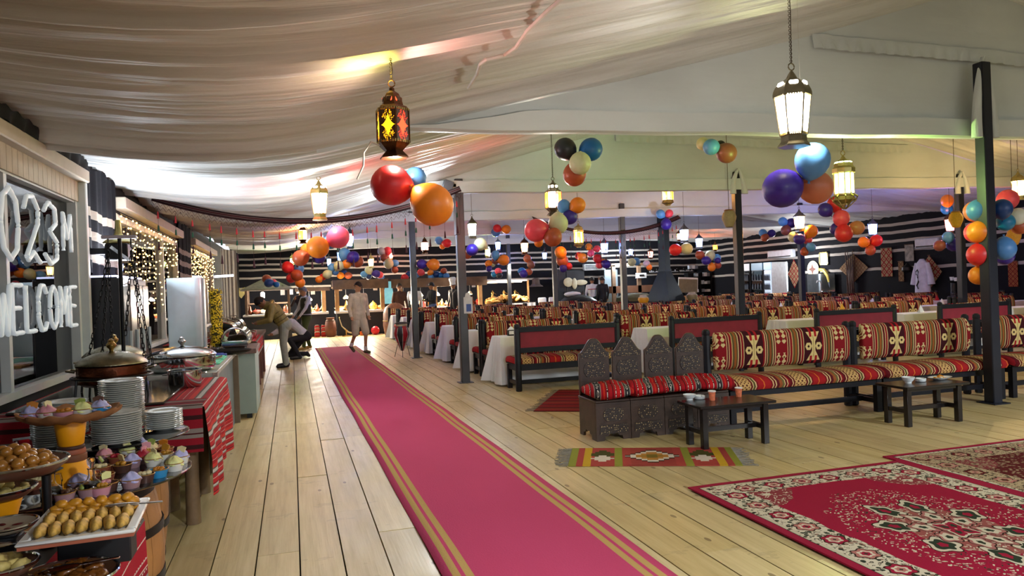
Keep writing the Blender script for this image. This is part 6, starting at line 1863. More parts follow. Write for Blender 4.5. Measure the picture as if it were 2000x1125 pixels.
# bread display: heap of golden flatbread on white cloth
t = thing('bread_table', 'long table under white cloth carrying the heap of golden bread', 'table', (7.75, 26.6, 0))
part('tabletop', G().b2((-.82, -.5, .84), (.95, .5, .88)), M_TIMB, t)
for a in (-.72, .85): part('leg', G().b2((a - .05, -.4, 0), (a + .05, .4, .84)), M_TIMB, t)
g = G().grid(lambda u, v: (-.85 + 1.83 * u, -.55 - .03 * sin(u * 60) * v, .885 - .30 * v - .12 * v * abs(sin(u * 14))), 80, 5)
tag(part('display_cloth', g, M_CLOTH, None, sharp=80, fixn=False, loc=(7.75, 26.6, 0)), 'white cloth edge hanging under the golden bread', 'tablecloth')
ME_BRD = lump(12, 7, .15, .13, .06, .35, 31.0)
M_BRD = mat('golden bread', '#d6a35a', .6, var=.45, scale=10)
for k in range(48):
    u = rg.uniform(-1, 1); w = rg.uniform(-.35, .35); h = .92 + .28 * (1 - abs(u) ** 2) * (1 - abs(w) * 1.5) * rg.random() + .04
    piece('flatbread', ME_BRD, M_BRD, 7.78 + .82 * u, 26.55 + w, h, 'golden flatbread in the brightly lit heap', 'bread', 'heap of golden bread', (rg.uniform(-.5, .5), rg.uniform(-.5, .5), rg.uniform(0, 6)))
for k, x in enumerate((7.3, 7.75, 8.2)):
    t = thing('brass_pot', '%s small brass pot standing behind the golden bread' % ['left', 'middle', 'right'][k], 'pot', (x, 27.02, .881), 0, 'brass pots behind the bread')
    part('body', G().lathe([(.06, 0), (.10, .06), (.09, .2), (.05, .34), (.06, .42), (.001, .50)], 14), M_BRASS, t); part('handle', G().tube([(.06, 0, .4), (.15, 0, .34), (.10, 0, .18)], .01, 6), M_BRASS, t)
light('bread_light', 'SPOT', (7.75, 25.9, 2.3), 110, (1, .86, .66), .1, (7.75, 26.7, .95), 110, .5)
t = thing('lamp_rack', 'thin timber rack with a lit white bar above the golden bread', 'rack', (7.75, 27.25, 0))
for x in (-.95, 1.05): part('post', G().b2((x - .03, -.03, .0), (x + .03, .03, 1.75)), M_TIMBL, t)
part('bar', G().b2((-.95, -.03, 1.70), (1.05, .03, 1.76)), M_CTOP, t); part('lamp', G().b2((-.7, -.02, 1.66), (.8, .02, 1.69)), M_LAMPW, t)
# white chair backs and black dome right of the bread
for k, x in enumerate((9.0, 9.42)):
    t = thing('white_chair', 'white covered chair right of the bread, %s of two' % ['left', 'right'][k], 'chair', (x, 26.0, 0)); part('cover', G().box((0, .2, .55), (.36, .07, 1.0), taper=.9), M_CLOTH, t, bevel=.03); part('seat', G().box((0, 0, .42), (.38, .4, .1)), M_CLOTH, t, bevel=.02)
t = thing('black_dome', 'black domed grill right of the white chairs', 'grill', (10.35, 26.0, 0)); part('lid', G().lathe([(.75, .78), (.72, .86), (.5, 1.02), (.2, 1.10), (.001, 1.11)], 26), M_IRON, t); part('drum', G().lathe([(.5, 0), (.62, .3), (.74, .78)], 26), M_IRON, t); part('cloth', G().sph((-.2, 0, 1.13), (.35, .2, .10), 12, 6), M_CLOTH, t)
# kitchen front on the back wall
t = thing('kitchen_front', 'grey kitchen partition with open doorway on the back wall', 'partition', (0, 0, 0))
for nm, u0, v0, u1, v1, c in (('door', 1106, 528, 1141, 596, '#34383d'), ('panel', 1180, 527, 1206, 594, '#6c7a82'), ('side_panel', 1085, 526, 1105, 598, '#2b2f35')):
    a = aty(u0, v0, 29.5); b = aty(u1, v0, 29.5)
    q = part(nm, G().b2((a.x, 29.5, 0), (b.x, 29.58, a.z)), mat('kitchen ' + nm, c, .35, .4, var=.15, scale=2), t, bevel=.01)
    part('handle', G().b2((b.x - .12, 29.46, .95), (b.x - .08, 29.5, 1.2)), M_SILVER, q)
a, b = aty(1141, 516, 29.4), aty(1183, 527, 29.4)
part('vent', G().b2((a.x, 29.40, b.z), (b.x, 29.6, a.z)), mat('white vent', '#b9c2c8', .4), t, bevel=.01)
for k in range(4): part('slat', G().b2((a.x + .05, 29.39, b.z + .05 + k * .05), (b.x - .4, 29.402, b.z + .075 + k * .05)), M_IRON, t)
light('kitchen_light', 'POINT', (13.6, 28.6, 2.3), 45, (.85, .93, 1), .2)
# balloon-shaped wall ornaments left of the kitchen
t = thing('wall_ornament', 'pale winged ornament on the grey kitchen door', 'ornament', aty(1122, 553, 29.44)); part('wings', G().sph((-.28, 0, .05), (.22, .02, .2), 14, 8).sph((.3, 0, .02), (.3, .02, .12), 14, 8), mat('pale cream paint', '#b0a890', .6), t); part('body', G().sph((0, -.01, -.02), (.12, .03, .24), 12, 8), mat('pale cream paint', '#b0a890'), t)
t = thing('star_ornament', 'gold star wreath on the back wall', 'ornament', aty(1101, 552, 29.955))
star = [((.36 if k % 2 else .22) * cos(pi / 2 + k * pi / 6), (.36 if k % 2 else .22) * sin(pi / 2 + k * pi / 6), 0) for k in range(12)]
part('star', G().tube([(x, 0, z) for x, z, _ in star], .035, 6, True), M_GOLD, t); part('hub', G().torus((0, 0, 0), .1, .02, 14, 6, Matrix.Rotation(pi / 2, 3, 'X')), M_GOLD, t)
t = thing('bell_shade', 'brown bell-shaped shade on the back wall', 'shade', aty(1047, 560, 29.66)); part('bell', G().lathe([(.30, 0), (.28, .04), (.17, .10), (.15, .34), (.05, .38)], 18), mat('brown felt', '#4a3c38', .8), t); part('trim', G().torus((0, 0, .1), .18, .02, 18, 6), mat('brown felt', '#4a3c38'), t)
# heart ornaments above the left kiosk, jars and mats
t = thing('heart_ornament', 'two gold hearts on the wall left of the kiosk', 'ornament', aty(459, 572, 29.7))
for s in (-1, 1): part('heart', G().prism([(0, -.22), (.16, -.02), (.22, .1), (.15, .2), (.04, .17), (0, .1), (-.04, .17), (-.15, .2), (-.22, .1), (-.16, -.02)], 0, .04, RX, (s * .22, 0, 0)), M_GOLD, t)
# black display shelf with white labels
a, b = aty(1345, 533, 28.5), aty(1422, 595, 28.5)
t = thing('display_shelf', 'black shelf unit full of white labelled boxes near the fridges', 'shelf', (a.x, 28.5, 0))
wS, hS = min(b.x, XR - .15) - a.x, a.z
part('back', G().b2((0, .3, 0), (wS, .36, hS)), M_IRON, t)
for k in range(6): part('board', G().b2((0, 0, .25 + k * .34), (wS, .3, .28 + k * .34)), M_IRON, t)
for x in (0, wS / 2, wS): part('upright', G().b2((x - .03, 0, 0), (x + .03, .34, hS)), M_IRON, t)
nb = 0
for k in range(6):
    for j in range(7):
        if rg.random() < .45: continue
        x = .12 + j * (wS - .24) / 6.2
        if abs(x - wS / 2) < .12 or x > wS - .12: continue
        o = part('boxed_good', G().b2((a.x + x - .07, 28.52, .281 + k * .34), (a.x + x + .07, 28.66, .281 + k * .34 + rg.uniform(.10, .20))).b2((a.x + x - .05, 28.512, .30 + k * .34), (a.x + x + .05, 28.52, .36 + k * .34)), mat('white label %d' % (nb % 3), ['#9aa2aa', '#c8ccd0', '#6a727c'][nb % 3], .5))
        tag(o, 'small white-labelled box on the black shelf near the fridges', 'box', 'boxes on the black shelf'); nb += 1
# beige screen, olive dome, timber frame near the chimney
a, b = aty(1325, 546, 27.5), aty(1362, 571, 27.5)
t = thing('projector_screen', 'beige tilted board right of the chimney hood', 'board', ((a.x + b.x) / 2, 27.5, (a.z + b.z) / 2)); part('board', G().box((0, 0, 0), (b.x - a.x, .04, a.z - b.z), M=Matrix.Rotation(.06, 3, 'Y')), mat('beige board', '#6d6450', .7), t); part('border', G().box((.03, .03, .06), ((b.x - a.x) * 1.05, .02, (a.z - b.z) * 1.05), M=Matrix.Rotation(.06, 3, 'Y')), M_CTOP, t)
part('leg', G().b2((-.03, .0, -(a.z + b.z) / 2), (.03, .03, -.2)), M_IRON, t)
t = thing('olive_dome', 'low olive green dome behind the yellow pot', 'dome', aty(1241, 590, 25.8)); t.location.z = 0; part('cover', G().lathe([(.75, .78), (.72, .92), (.45, 1.05), (.001, 1.08)], 24), mat('olive canvas', '#4a4c26', .8), t); part('drum', G().lathe([(.6, 0), (.72, .78)], 20), M_CFRONT, t)
t = thing('timber_rack', 'brown timber rack left of the chimney hood', 'rack', (14.3, 28.9, 0))
for x in (-1.1, .1, 1.2): part('post', G().b2((x - .08, 0, 0), (x + .08, .12, 2.25)), M_TIMB, t)
part('beam', G().b2((-1.2, 0, 1.05), (1.3, .35, 1.35)), mat('reddish plank', '#5c3a26', .6), t); part('top_beam', G().b2((-1.2, 0, 2.2), (1.3, .14, 2.32)), M_TIMB, t)
# white lettering strip on the back wall right of the chimney
M_LET = mat('white lettering', '#c8ccd0', .6)
t = thing('wall_sign', 'small white Arabic lettering sign across the back wall', 'sign', aty(1312, 531, 29.9))
g = G()
for k in range(26):
    x = -1.1 + k * .085; h = rg.choice((.03, .07, .10))
    if k in (8, 9, 17): continue
    g.box((x, 0, h / 2), (.05, .02, h)); g.box((x + .04, 0, .012), (.07, .02, .022))
    if k % 4 == 0: g.box((x, 0, .14), (.02, .02, .02))
part('lettering', g, M_LET, t); part('backing', G().b2((-1.2, .02, -.06), (1.2, .03, .22)), M_IRON, t)
t = thing('wall_plaque', 'small white plaque on the dark wall left of the chimney hood', 'plaque', aty(1252, 538, 28.85)); part('plate', G().box((0, 0, 0), (.5, .03, .22)), M_LET, t); part('emblem', G().box((.03, -.02, 0), (.22, .02, .08)), M_IRON, t)

# ---- chimney hood with hearth
hx, hy = 11.35, 21.0
t = thing('chimney_hood', 'dark blue grey steel chimney hood with flared skirt over the hearth', 'chimney hood', (hx, hy, 0))
M_HOOD = mat('blue grey hood steel', '#2c3843', .45, .4, var=.15, scale=2)
sq = lambda r, z: [(-r, -r, z), (r, -r, z), (r, r, z), (-r, r, z)]
RH = Matrix.Rotation(radians(26), 3, 'Z')
part('skirt', G().loft([sq(.43, .86), sq(.43, .92), sq(.13, 1.84)], cap=False).xf(RH.to_4x4()), M_HOOD, t, sharp=20)
part('pipe', G().loft([sq(.13, 1.84), sq(.13, 3.85)]).xf(RH.to_4x4()), M_HOOD, t, sharp=20)
part('collar', G().loft([sq(.15, 1.80), sq(.15, 1.88)]).xf(RH.to_4x4()), M_HOOD, t, sharp=20)
part('hearth', G().loft([sq(.40, 0), sq(.40, .42), sq(.44, .42), sq(.44, .48)]).xf(RH.to_4x4()), mat('hearth stone', '#4a4038', .8, var=.3), t, sharp=20)
for k in range(4):
    a, b = ((.38, .38), (-.38, .38), (-.38, -.38), (.38, -.38))[k]; v = RH @ Vector((a, b, 0))
    part('support', G().cyl((v.x, v.y, .48), (v.x, v.y, .88), .025, n=8), M_IRON, t)
def urn(u, v, Y, r, c, label):
    p = aty(u, v, Y); t = thing('painted_urn', label, 'urn', (p.x, p.y, 0))
    m = mat('urn ' + c, c, .45, var=.08)
    part('plinth', G().b2((-.16, -.16, 0), (.16, .16, p.z - .005)), M_BLKWOOD, t)
    part('belly', G().lathe([(.5 * r, p.z), (.6 * r, p.z + .02), (r, p.z + r * 1.0), (.9 * r, p.z + r * 1.35)], 20), m, t); part('shoulder', G().lathe([(.9 * r, p.z + r * 1.35), (.6 * r, p.z + r * 1.6), (.65 * r, p.z + r * 1.8), (.5 * r, p.z + r * 1.8)], 20), mat('cream glaze', '#c9bca4', .5), t)
urn(1257, 596, 20.2, .17, '#dc980e', 'yellow and cream urn left of the chimney hood')
urn(1352, 590, 20.9, .18, '#9a8a5a', 'straw coloured urn right of the chimney hood')

# ---- right wall: fridges, counter, hangings
def wpx(g, u0, v0, u1, v1, X0, th, z0=None):
    a, b = atx(u0, v1, X0), atx(u1, v0, X0)
    return g.b2((X0, min(a.y, b.y), a.z if z0 is None else z0), (X0 + th, max(a.y, b.y), b.z))
def fridge(u0, u1, c, label, drink):
    X0 = 17.1; a, b = atx(u0, 512, X0), atx(u1, 512, X0); ya, yb = min(a.y, b.y) + .02, max(a.y, b.y) - .02
    t = thing('drinks_fridge', label, 'fridge', (0, 0, 0))
    part('body', G().b2((X0 + .03, ya, 0), (XR - .05, yb, 2.05)), mat('fridge body ' + c, c, .3), t, bevel=.01)
    part('header', G().b2((X0, ya, 1.78), (X0 + .03, yb, 2.05)), mat('fridge header ' + drink, drink, .3, emit=drink, es=.4, var=0), t)
    part('door', G().b2((X0, ya + .03, .25), (X0 + .03, yb - .03, 1.75)), M_BGLASS if drink != '#9ac4e8' else mat('lit fridge interior', '#b8c8d8', .3, emit='#c8dcf0', es=.5), t)
    for k in range(4):
        s = part('shelf', G().b2((X0 - .004, ya + .05, .35 + k * .34), (X0, yb - .05, .37 + k * .34)), M_SILVER, t)
        for j in range(4): part('bottle', G().lathe([(.03, 0), (.03, .14), (.012, .19), (.012, .22)], 8, (X0 - .02, ya + .1 + j * (yb - ya - .2) / 3, .371 + k * .34)), mat('bottle %d' % (k % 3), ['#b01c24', '#1c8a5a', '#c8ccd4'][k % 3] if drink == '#9ac4e8' else '#4a5a6a', .3), s)
fridge(1449, 1463, '#2a2e34', 'dark drinks fridge at the left, partly behind the pole', '#c8d0d8')
fridge(1466, 1489, '#3c4148', 'dark glass drinks fridge in the middle', '#5a7a94')
fridge(1490, 1506, '#c4ccd4', 'lit drinks fridge with red and green bottles', '#9ac4e8')
t = thing('white_partition', 'plain white upright panel right of the fridges', 'panel', (0, 0, 0)); part('panel', wpx(G(), 1509, 511, 1535, 582, 17.0, .06, 0), mat('white laminate', '#c2ced6', .35), t)
part('foot', wpx(G(), 1509, 578, 1535, 582, 16.9, .25, 0), M_IRON, t)
t = thing('steel_worktop', 'shiny steel service counter and splashback on the right wall', 'counter', (0, 0, 0))
part('splashback', G().b2((17.72, 20.9, .9), (17.76, 22.3, 1.55)), M_SILVER, t); part('top', G().b2((17.1, 20.9, .86), (17.78, 22.3, .92)), M_SILVER, t); part('body', G().b2((17.15, 20.95, 0), (17.76, 22.25, .86)), M_ZINC, t)
light('steel_counter_light', 'POINT', (17.0, 22.0, 1.9), 18, (.95, .97, 1), .15)
t = thing('tap', 'white swan-neck tap on the steel counter', 'tap', (17.4, 21.2, .92)); part('neck', G().tube([(0, 0, 0), (0, 0, .3), (-.04, 0, .38), (-.14, 0, .38), (-.16, 0, .32)], .02, 7), mat('white tap', '#d8d8d8', .2), t); part('base', G().lathe([(.05, 0), (.05, .02), (.03, .03)], 12), M_SILVER, t)
def kilim_strip(name, bg, fg, sc):
    tt = NT(name, .95); u, v = uv_xy(tt)
    d = (u * sc).pp(.5) + (v * sc).pp(.5)
    c = tt.mix((d > .38) * (d < .62), bg, fg); c = tt.mix(d > .85, c, fg); n = tt.noise(tt.vec(u * 50, v * 50), 1, 3); c = tt.mix(n * .4, c, '#3a2a20')
    tt.color(c); tt.b.inputs['Specular IOR Level'].default_value = .1
    return tt.mat
M_WK1, M_WK2 = kilim_strip('beige red wall kilim', '#a08a6a', '#8a2028', 5.0), kilim_strip('faded wall kilim', '#8f7a5c', '#6a4a3a', 7.0)
XW = XR - .03
def hang(y0, y1, z0, z1, m, label, dia=False, name='wall_kilim', fr=False):
    yc, zc = (y0 + y1) / 2, (z0 + z1) / 2; hy_, hz = (y1 - y0) / 2, (z1 - z0) / 2
    t = thing(name, label, 'wall hanging', (XW, yc, zc))
    pl = [(0, -hz), (hy_, 0), (0, hz), (-hy_, 0)] if dia else [(-hy_, -hz), (hy_, -hz), (hy_, hz), (-hy_, hz)]
    g = G().loft([[(-.012, a, b) for a, b in pl], [(0, a, b) for a, b in pl]]); g.uv = [(p[1], p[2]) for p in g.v]
    part('weave', g, m, t)
    if fr:
        for (a, b, c_, d) in ((-hy_, -hz, hy_, -hz + .04), (-hy_, hz - .04, hy_, hz), (-hy_, -hz, -hy_ + .04, hz), (hy_ - .04, -hz, hy_, hz)): part('frame_bar', G().b2((-.03, a, b), (-.012, c_, d)), M_GOLD, t)
    else: part('hanging_rod', G().cyl((-.02, -hy_ * (.1 if dia else 1), hz), (-.02, hy_ * (.1 if dia else 1), hz), .012, n=6), M_TIMB, t)
    return t
hang(22.75, 23.45, 1.05, 2.12, M_WK1, 'diamond-hung beige and red kilim right of the white panel', True)
t = thing('wall_plate', 'round painted plate with brown star on the right wall', 'plate', (XW, 22.05, 1.72)); part('plate', G().lathe([(.28, 0), (.30, .03), (.24, .05), (.001, .05)], 24, M=Matrix.Rotation(-pi / 2, 3, 'Y')), mat('cream plate', '#b8ac94', .5), t)
part('star', G().prism([((.20 if k % 2 == 0 else .08) * cos(k * pi / 4), (.20 if k % 2 == 0 else .08) * sin(k * pi / 4)) for k in range(8)], .05, .055, Matrix.Rotation(-pi / 2, 3, 'Y')), mat('brown star', '#5a3a34', .6), t)
hang(21.28, 21.72, 1.85, 2.30, mat('pale print', '#b4bcbc', .6, var=.3, scale=12), 'small gold framed picture on the right wall', False, 'framed_picture', True)
t = thing('yellow_horn', 'yellow and steel horn ornament below the gold framed picture', 'ornament', (XW - .06, 21.35, 1.35)); part('horn', G().tube([(0, .35, .35), (0, .1, .32), (0, -.1, .12), (0, -.16, -.1)], [.05, .06, .07, .05], 8), mat('yellow lacquer', '#c8b450', .4), t); part('tip', G().tube([(0, -.16, -.1), (0, -.2, -.3)], [.05, .03], 8), M_STEEL, t)
hang(19.45, 20.75, 1.22, 2.16, M_WK2, 'diamond-hung faded kilim behind the dry palm bundle', True)
t = thing('palm_bundle', 'bundle of dry brown palm stems hung before the faded kilim', 'palm bundle', (XW - .08, 20.15, 0.85))
for k in range(9): part('stem', G().tube([(-.02 * (k % 3), -.12 + k * .03, 0), (-.03, -.14 + k * .035, .7), (-.05 * (k % 2), -.22 + k * .055, 1.25 + .08 * (k % 3))], [.025, .022, .012], 6), mat('dry palm', '#4a342c', .8, var=.3), t)
hang(18.46, 18.90, 1.38, 2.27, M_WK1, 'narrow beige and red kilim strip hanging straight on the right wall')
hang(17.62, 17.95, 1.82, 2.32, mat('sepia print', '#6a625c', .5, var=.6, scale=8), 'sepia picture strip hanging high on the right wall')
hang(18.02, 18.22, 1.22, 1.83, M_WK2, 'slim faded hanging left of the black kettle on the right wall')
t = thing('black_kettle', 'black squat kettle hung on the right wall', 'kettle', (XW - .16, 17.72, 1.50)); part('body', G().lathe([(.12, 0), (.16, .05), (.15, .14), (.05, .22), (.03, .26)], 18), M_IRON, t); part('bracket', G().b2((.10, -.03, .05), (.18, .03, .1)), M_IRON, t)
hang(16.65, 17.5, .98, 1.96, M_WK1, 'diamond-hung kilim behind the white robe', True)
t = thing('white_robe', 'long white robe with black embroidery on a stand by the right wall', 'robe', (XW - .35, 17.0, 0))
part('gown', G().loft([[(.10 * cos(a) * s, w * sin(a), z) for a in [2 * pi * k / 16 for k in range(16)]] for z, w, s in ((.72, .27, 1.3), (1.1, .25, 1.2), (1.5, .22, 1.2), (1.72, .20, 1.0), (1.80, .12, .7), (1.86, .06, .5))]), mat('white robe cloth', '#c6c8dc', .8), t, sharp=80)
for s in (-1, 1): part('sleeve', G().tube([(0, s * .18, 1.74), (0, s * .27, 1.4), (0, s * .31, 1.12)], [.06, .08, .10], 10), mat('white robe cloth', '#c6c8dc'), t)
part('embroidery', G().tube([(-.125, .05, 1.55), (-.13, .10, 1.5), (-.13, .10, 1.42), (-.13, .04, 1.38), (-.13, .02, 1.48), (-.125, .06, 1.56)], .012, 6).tube([(-.13, .05, 1.36), (-.135, .02, 1.2), (-.135, .08, 1.1), (-.14, .03, 1.0)], .02, 6), M_IRON, t)
part('stand', G().cyl((0, 0, 0), (0, 0, .75), .03, n=8), M_IRON, t)
hang(14.36, 14.62, 1.02, 1.68, kilim_strip('orange narrow kilim', '#a0623c', '#7a2a24', 8.0), 'slim orange hanging at the right end of the wall')
def aircon(y0, y1, z0, z1, label):
    t = thing('air_conditioner', label, 'air conditioner', (XR - .24, 0, 0)); part('case', G().b2((0, y0, z0), (.2, y1, z1)), mat('white plastic case', '#b8bcc6', .4), t, bevel=.03); part('louvre', G().b2((-.004, y0 + .06, z0 + .03), (.0, y1 - .06, z0 + .07)), M_IRON, t)
aircon(22.95, 24.4, 2.20, 2.50, 'long white air conditioner high above the fridges')
aircon(16.55, 17.4, 2.17, 2.46, 'white air conditioner high on the right wall left of the green pole')
t = thing('white_cup_stand', 'dark stand with two white cups by the right wall', 'stand', (17.4, 15.9, 0)); part('post', G().lathe([(.16, 0), (.10, .05), (.08, 1.15), (.14, 1.2)], 14), M_IRON, t)
for k in (-.06, .06): part('cup', G().lathe([(.04, 1.2), (.06, 1.3), (.055, 1.3)], 12, (0, k, .02 * (k > 0))), M_PORC, t)

# ---- drum by the runner, plaque on the pole, small things on the tables
t = thing('djembe_drum', 'red black and white drum on a wire stand beside the runner', 'drum', (2.36, 16.75, 0))
nS = 8
for k in range(nS):
    a0, a1 = 2 * pi * k / nS, 2 * pi * (k + 1) / nS; rings = []
    for r, z in ((.03, .14), (.09, .28), (.165, .48), (.17, .54), (.14, .66), (.12, .70)):
        rings.append([(r * cos(a0), r * sin(a0), z), (r * cos((a0 + a1) / 2), r * sin((a0 + a1) / 2), z), (r * cos(a1), r * sin(a1), z), (r * .9 * cos((a0 + a1) / 2), r * .9 * sin((a0 + a1) / 2), z)])
    part('stave', G().loft(rings), [mat('drum red', '#b01c2c', .4), mat('drum black', '#17161a', .4)][k % 2], t)
    part('piping', G().tube([(r * 1.02 * cos(a0), r * 1.02 * sin(a0), z) for r, z in ((.03, .14), (.09, .28), (.165, .48), (.17, .54), (.14, .66))], .006, 5), mat('white piping', '#d8d0c4', .5), t)
part('head', G().lathe([(.125, .70), (.135, .72), (.13, .74), (.001, .745)], 20), mat('drum skin', '#c8b89a', .6), t)
part('brim', G().lathe([(.16, .755), (.17, .765), (.09, .79), (.001, .795)], 20), mat('black hat felt', '#1c1c1c', .8), t)
for k in range(3):
    a = k * 2.1 + .4; part('stand_leg', G().tube([(.10 * cos(a), .10 * sin(a), .34), (.2 * cos(a), .2 * sin(a), 0)], .006, 5), M_IRON, t)
part('stand_hoop', G().torus((0, 0, .34), .115, .006, 18, 5), M_IRON, t)
p = aty(912, 600, 11.38)
t = thing('notice_plaque', 'white notice with blue square fixed on the near pole', 'notice', (2.66, 11.395, .0)); part('card', G().b2((-.06, -.004, 1.10), (.085, 0, 1.36)), mat('white card', '#b9bec2', .5), t, bevel=.002); part('blue_square', G().b2((-.02, -.006, 1.13), (.06, -.004, 1.25)), mat('blue print', '#2c4a8c', .5), t)
part('hook', G().lathe([(.05, 1.36), (.03, 1.42), (.004, 1.43)], 10, (0.01, -.002, 0), sq=.04), mat('white card', '#b9bec2'), t)
def napkin(x, y, c, label):
    t = thing('folded_napkin', label, 'napkin', (x, y, .737)); m = mat('napkin ' + c, c, .8)
    part('fan', G().loft([[(-.055, -.03, 0), (.055, -.03, 0), (.055, .03, 0), (-.055, .03, 0)], [(-.03, -.01, .08), (.03, -.01, .08), (.03, .01, .08), (-.03, .01, .08)], [(-.004, -.003, .14), (.004, -.003, .14), (.004, .003, .14), (-.004, .003, .14)]]), m, t, sharp=20)
    part('base_fold', G().b2((-.06, -.04, 0), (.06, .04, .008)), m, t)
def dispenser(x, y, label):
    t = thing('napkin_dispenser', label, 'napkin holder', (x, y, .737)); part('box', G().b2((-.06, -.04, 0), (.06, .04, .09)), M_IRON, t, bevel=.004); part('face', G().b2((-.045, -.043, .02), (.045, -.04, .075)), M_CTOP, t); part('napkins', G().loft([[(-.05, -.03, .09), (.05, -.03, .09), (.05, .03, .09), (-.05, .03, .09)], [(-.01, -.01, .14), (.01, -.01, .14), (.01, .01, .14), (-.01, .01, .14)]]), M_CLOTH, t, sharp=20)
NAPC = {0: '#dfe3e6', 1: '#b01c24', 2: '#8a2a6a', 3: '#dfe3e6', 4: '#c9a83a', 5: '#dfe3e6'}
for r in range(4):
    for c in range(6):
        if (c, r) in skip: continue
        xm, ym = COLX[c] + BL / 2, 10.05 + ROWP * r + .99
        if c == 0: dispenser(xm - .58, ym, 'black napkin dispenser on the %s row table, %s' % (ORD[r], CN[c]))
        napkin(xm + (.0 if c else .2) - .25 * (c % 2), ym - .05, NAPC[(c + r) % 6] if not (r == 0 and c in (1, 2)) else ['#b01c24', '#8a2a6a'][c - 1], 'folded napkin cone on the %s row table, %s' % (ORD[r], CN[c]))
        if c in (3, 4) or (c == 1 and r < 2):
            t = thing('glass_tumbler', 'upturned glass on the %s row table, %s' % (ORD[r], CN[c]), 'glass', (xm + .45, ym - .1, .737)); part('body', G().lathe([(.035, 0), (.03, .09), (.027, .09), (.032, .004)], 14), M_CLEAR, t); part('foot', G().lathe([(.03, .09), (.03, .094)], 14), M_CLEAR, t)
# plates stood on the front tables at the right
for k, (x, y) in enumerate(((9.55, 11.0), (9.75, 11.05))):
    t = thing('white_bowl_stack', 'white bowl at the right end of the third column front table, %s' % ['left one', 'right one'][k], 'bowl', (x, y, .737)); part('bowl', G().lathe([(.05, 0), (.06, .01), (.11, .07), (.10, .07), (.05, .02)], 20), M_PORC, t); part('rice', G().sph((0, 0, .06), (.09, .09, .05), 12, 6), M_WHITE, t)
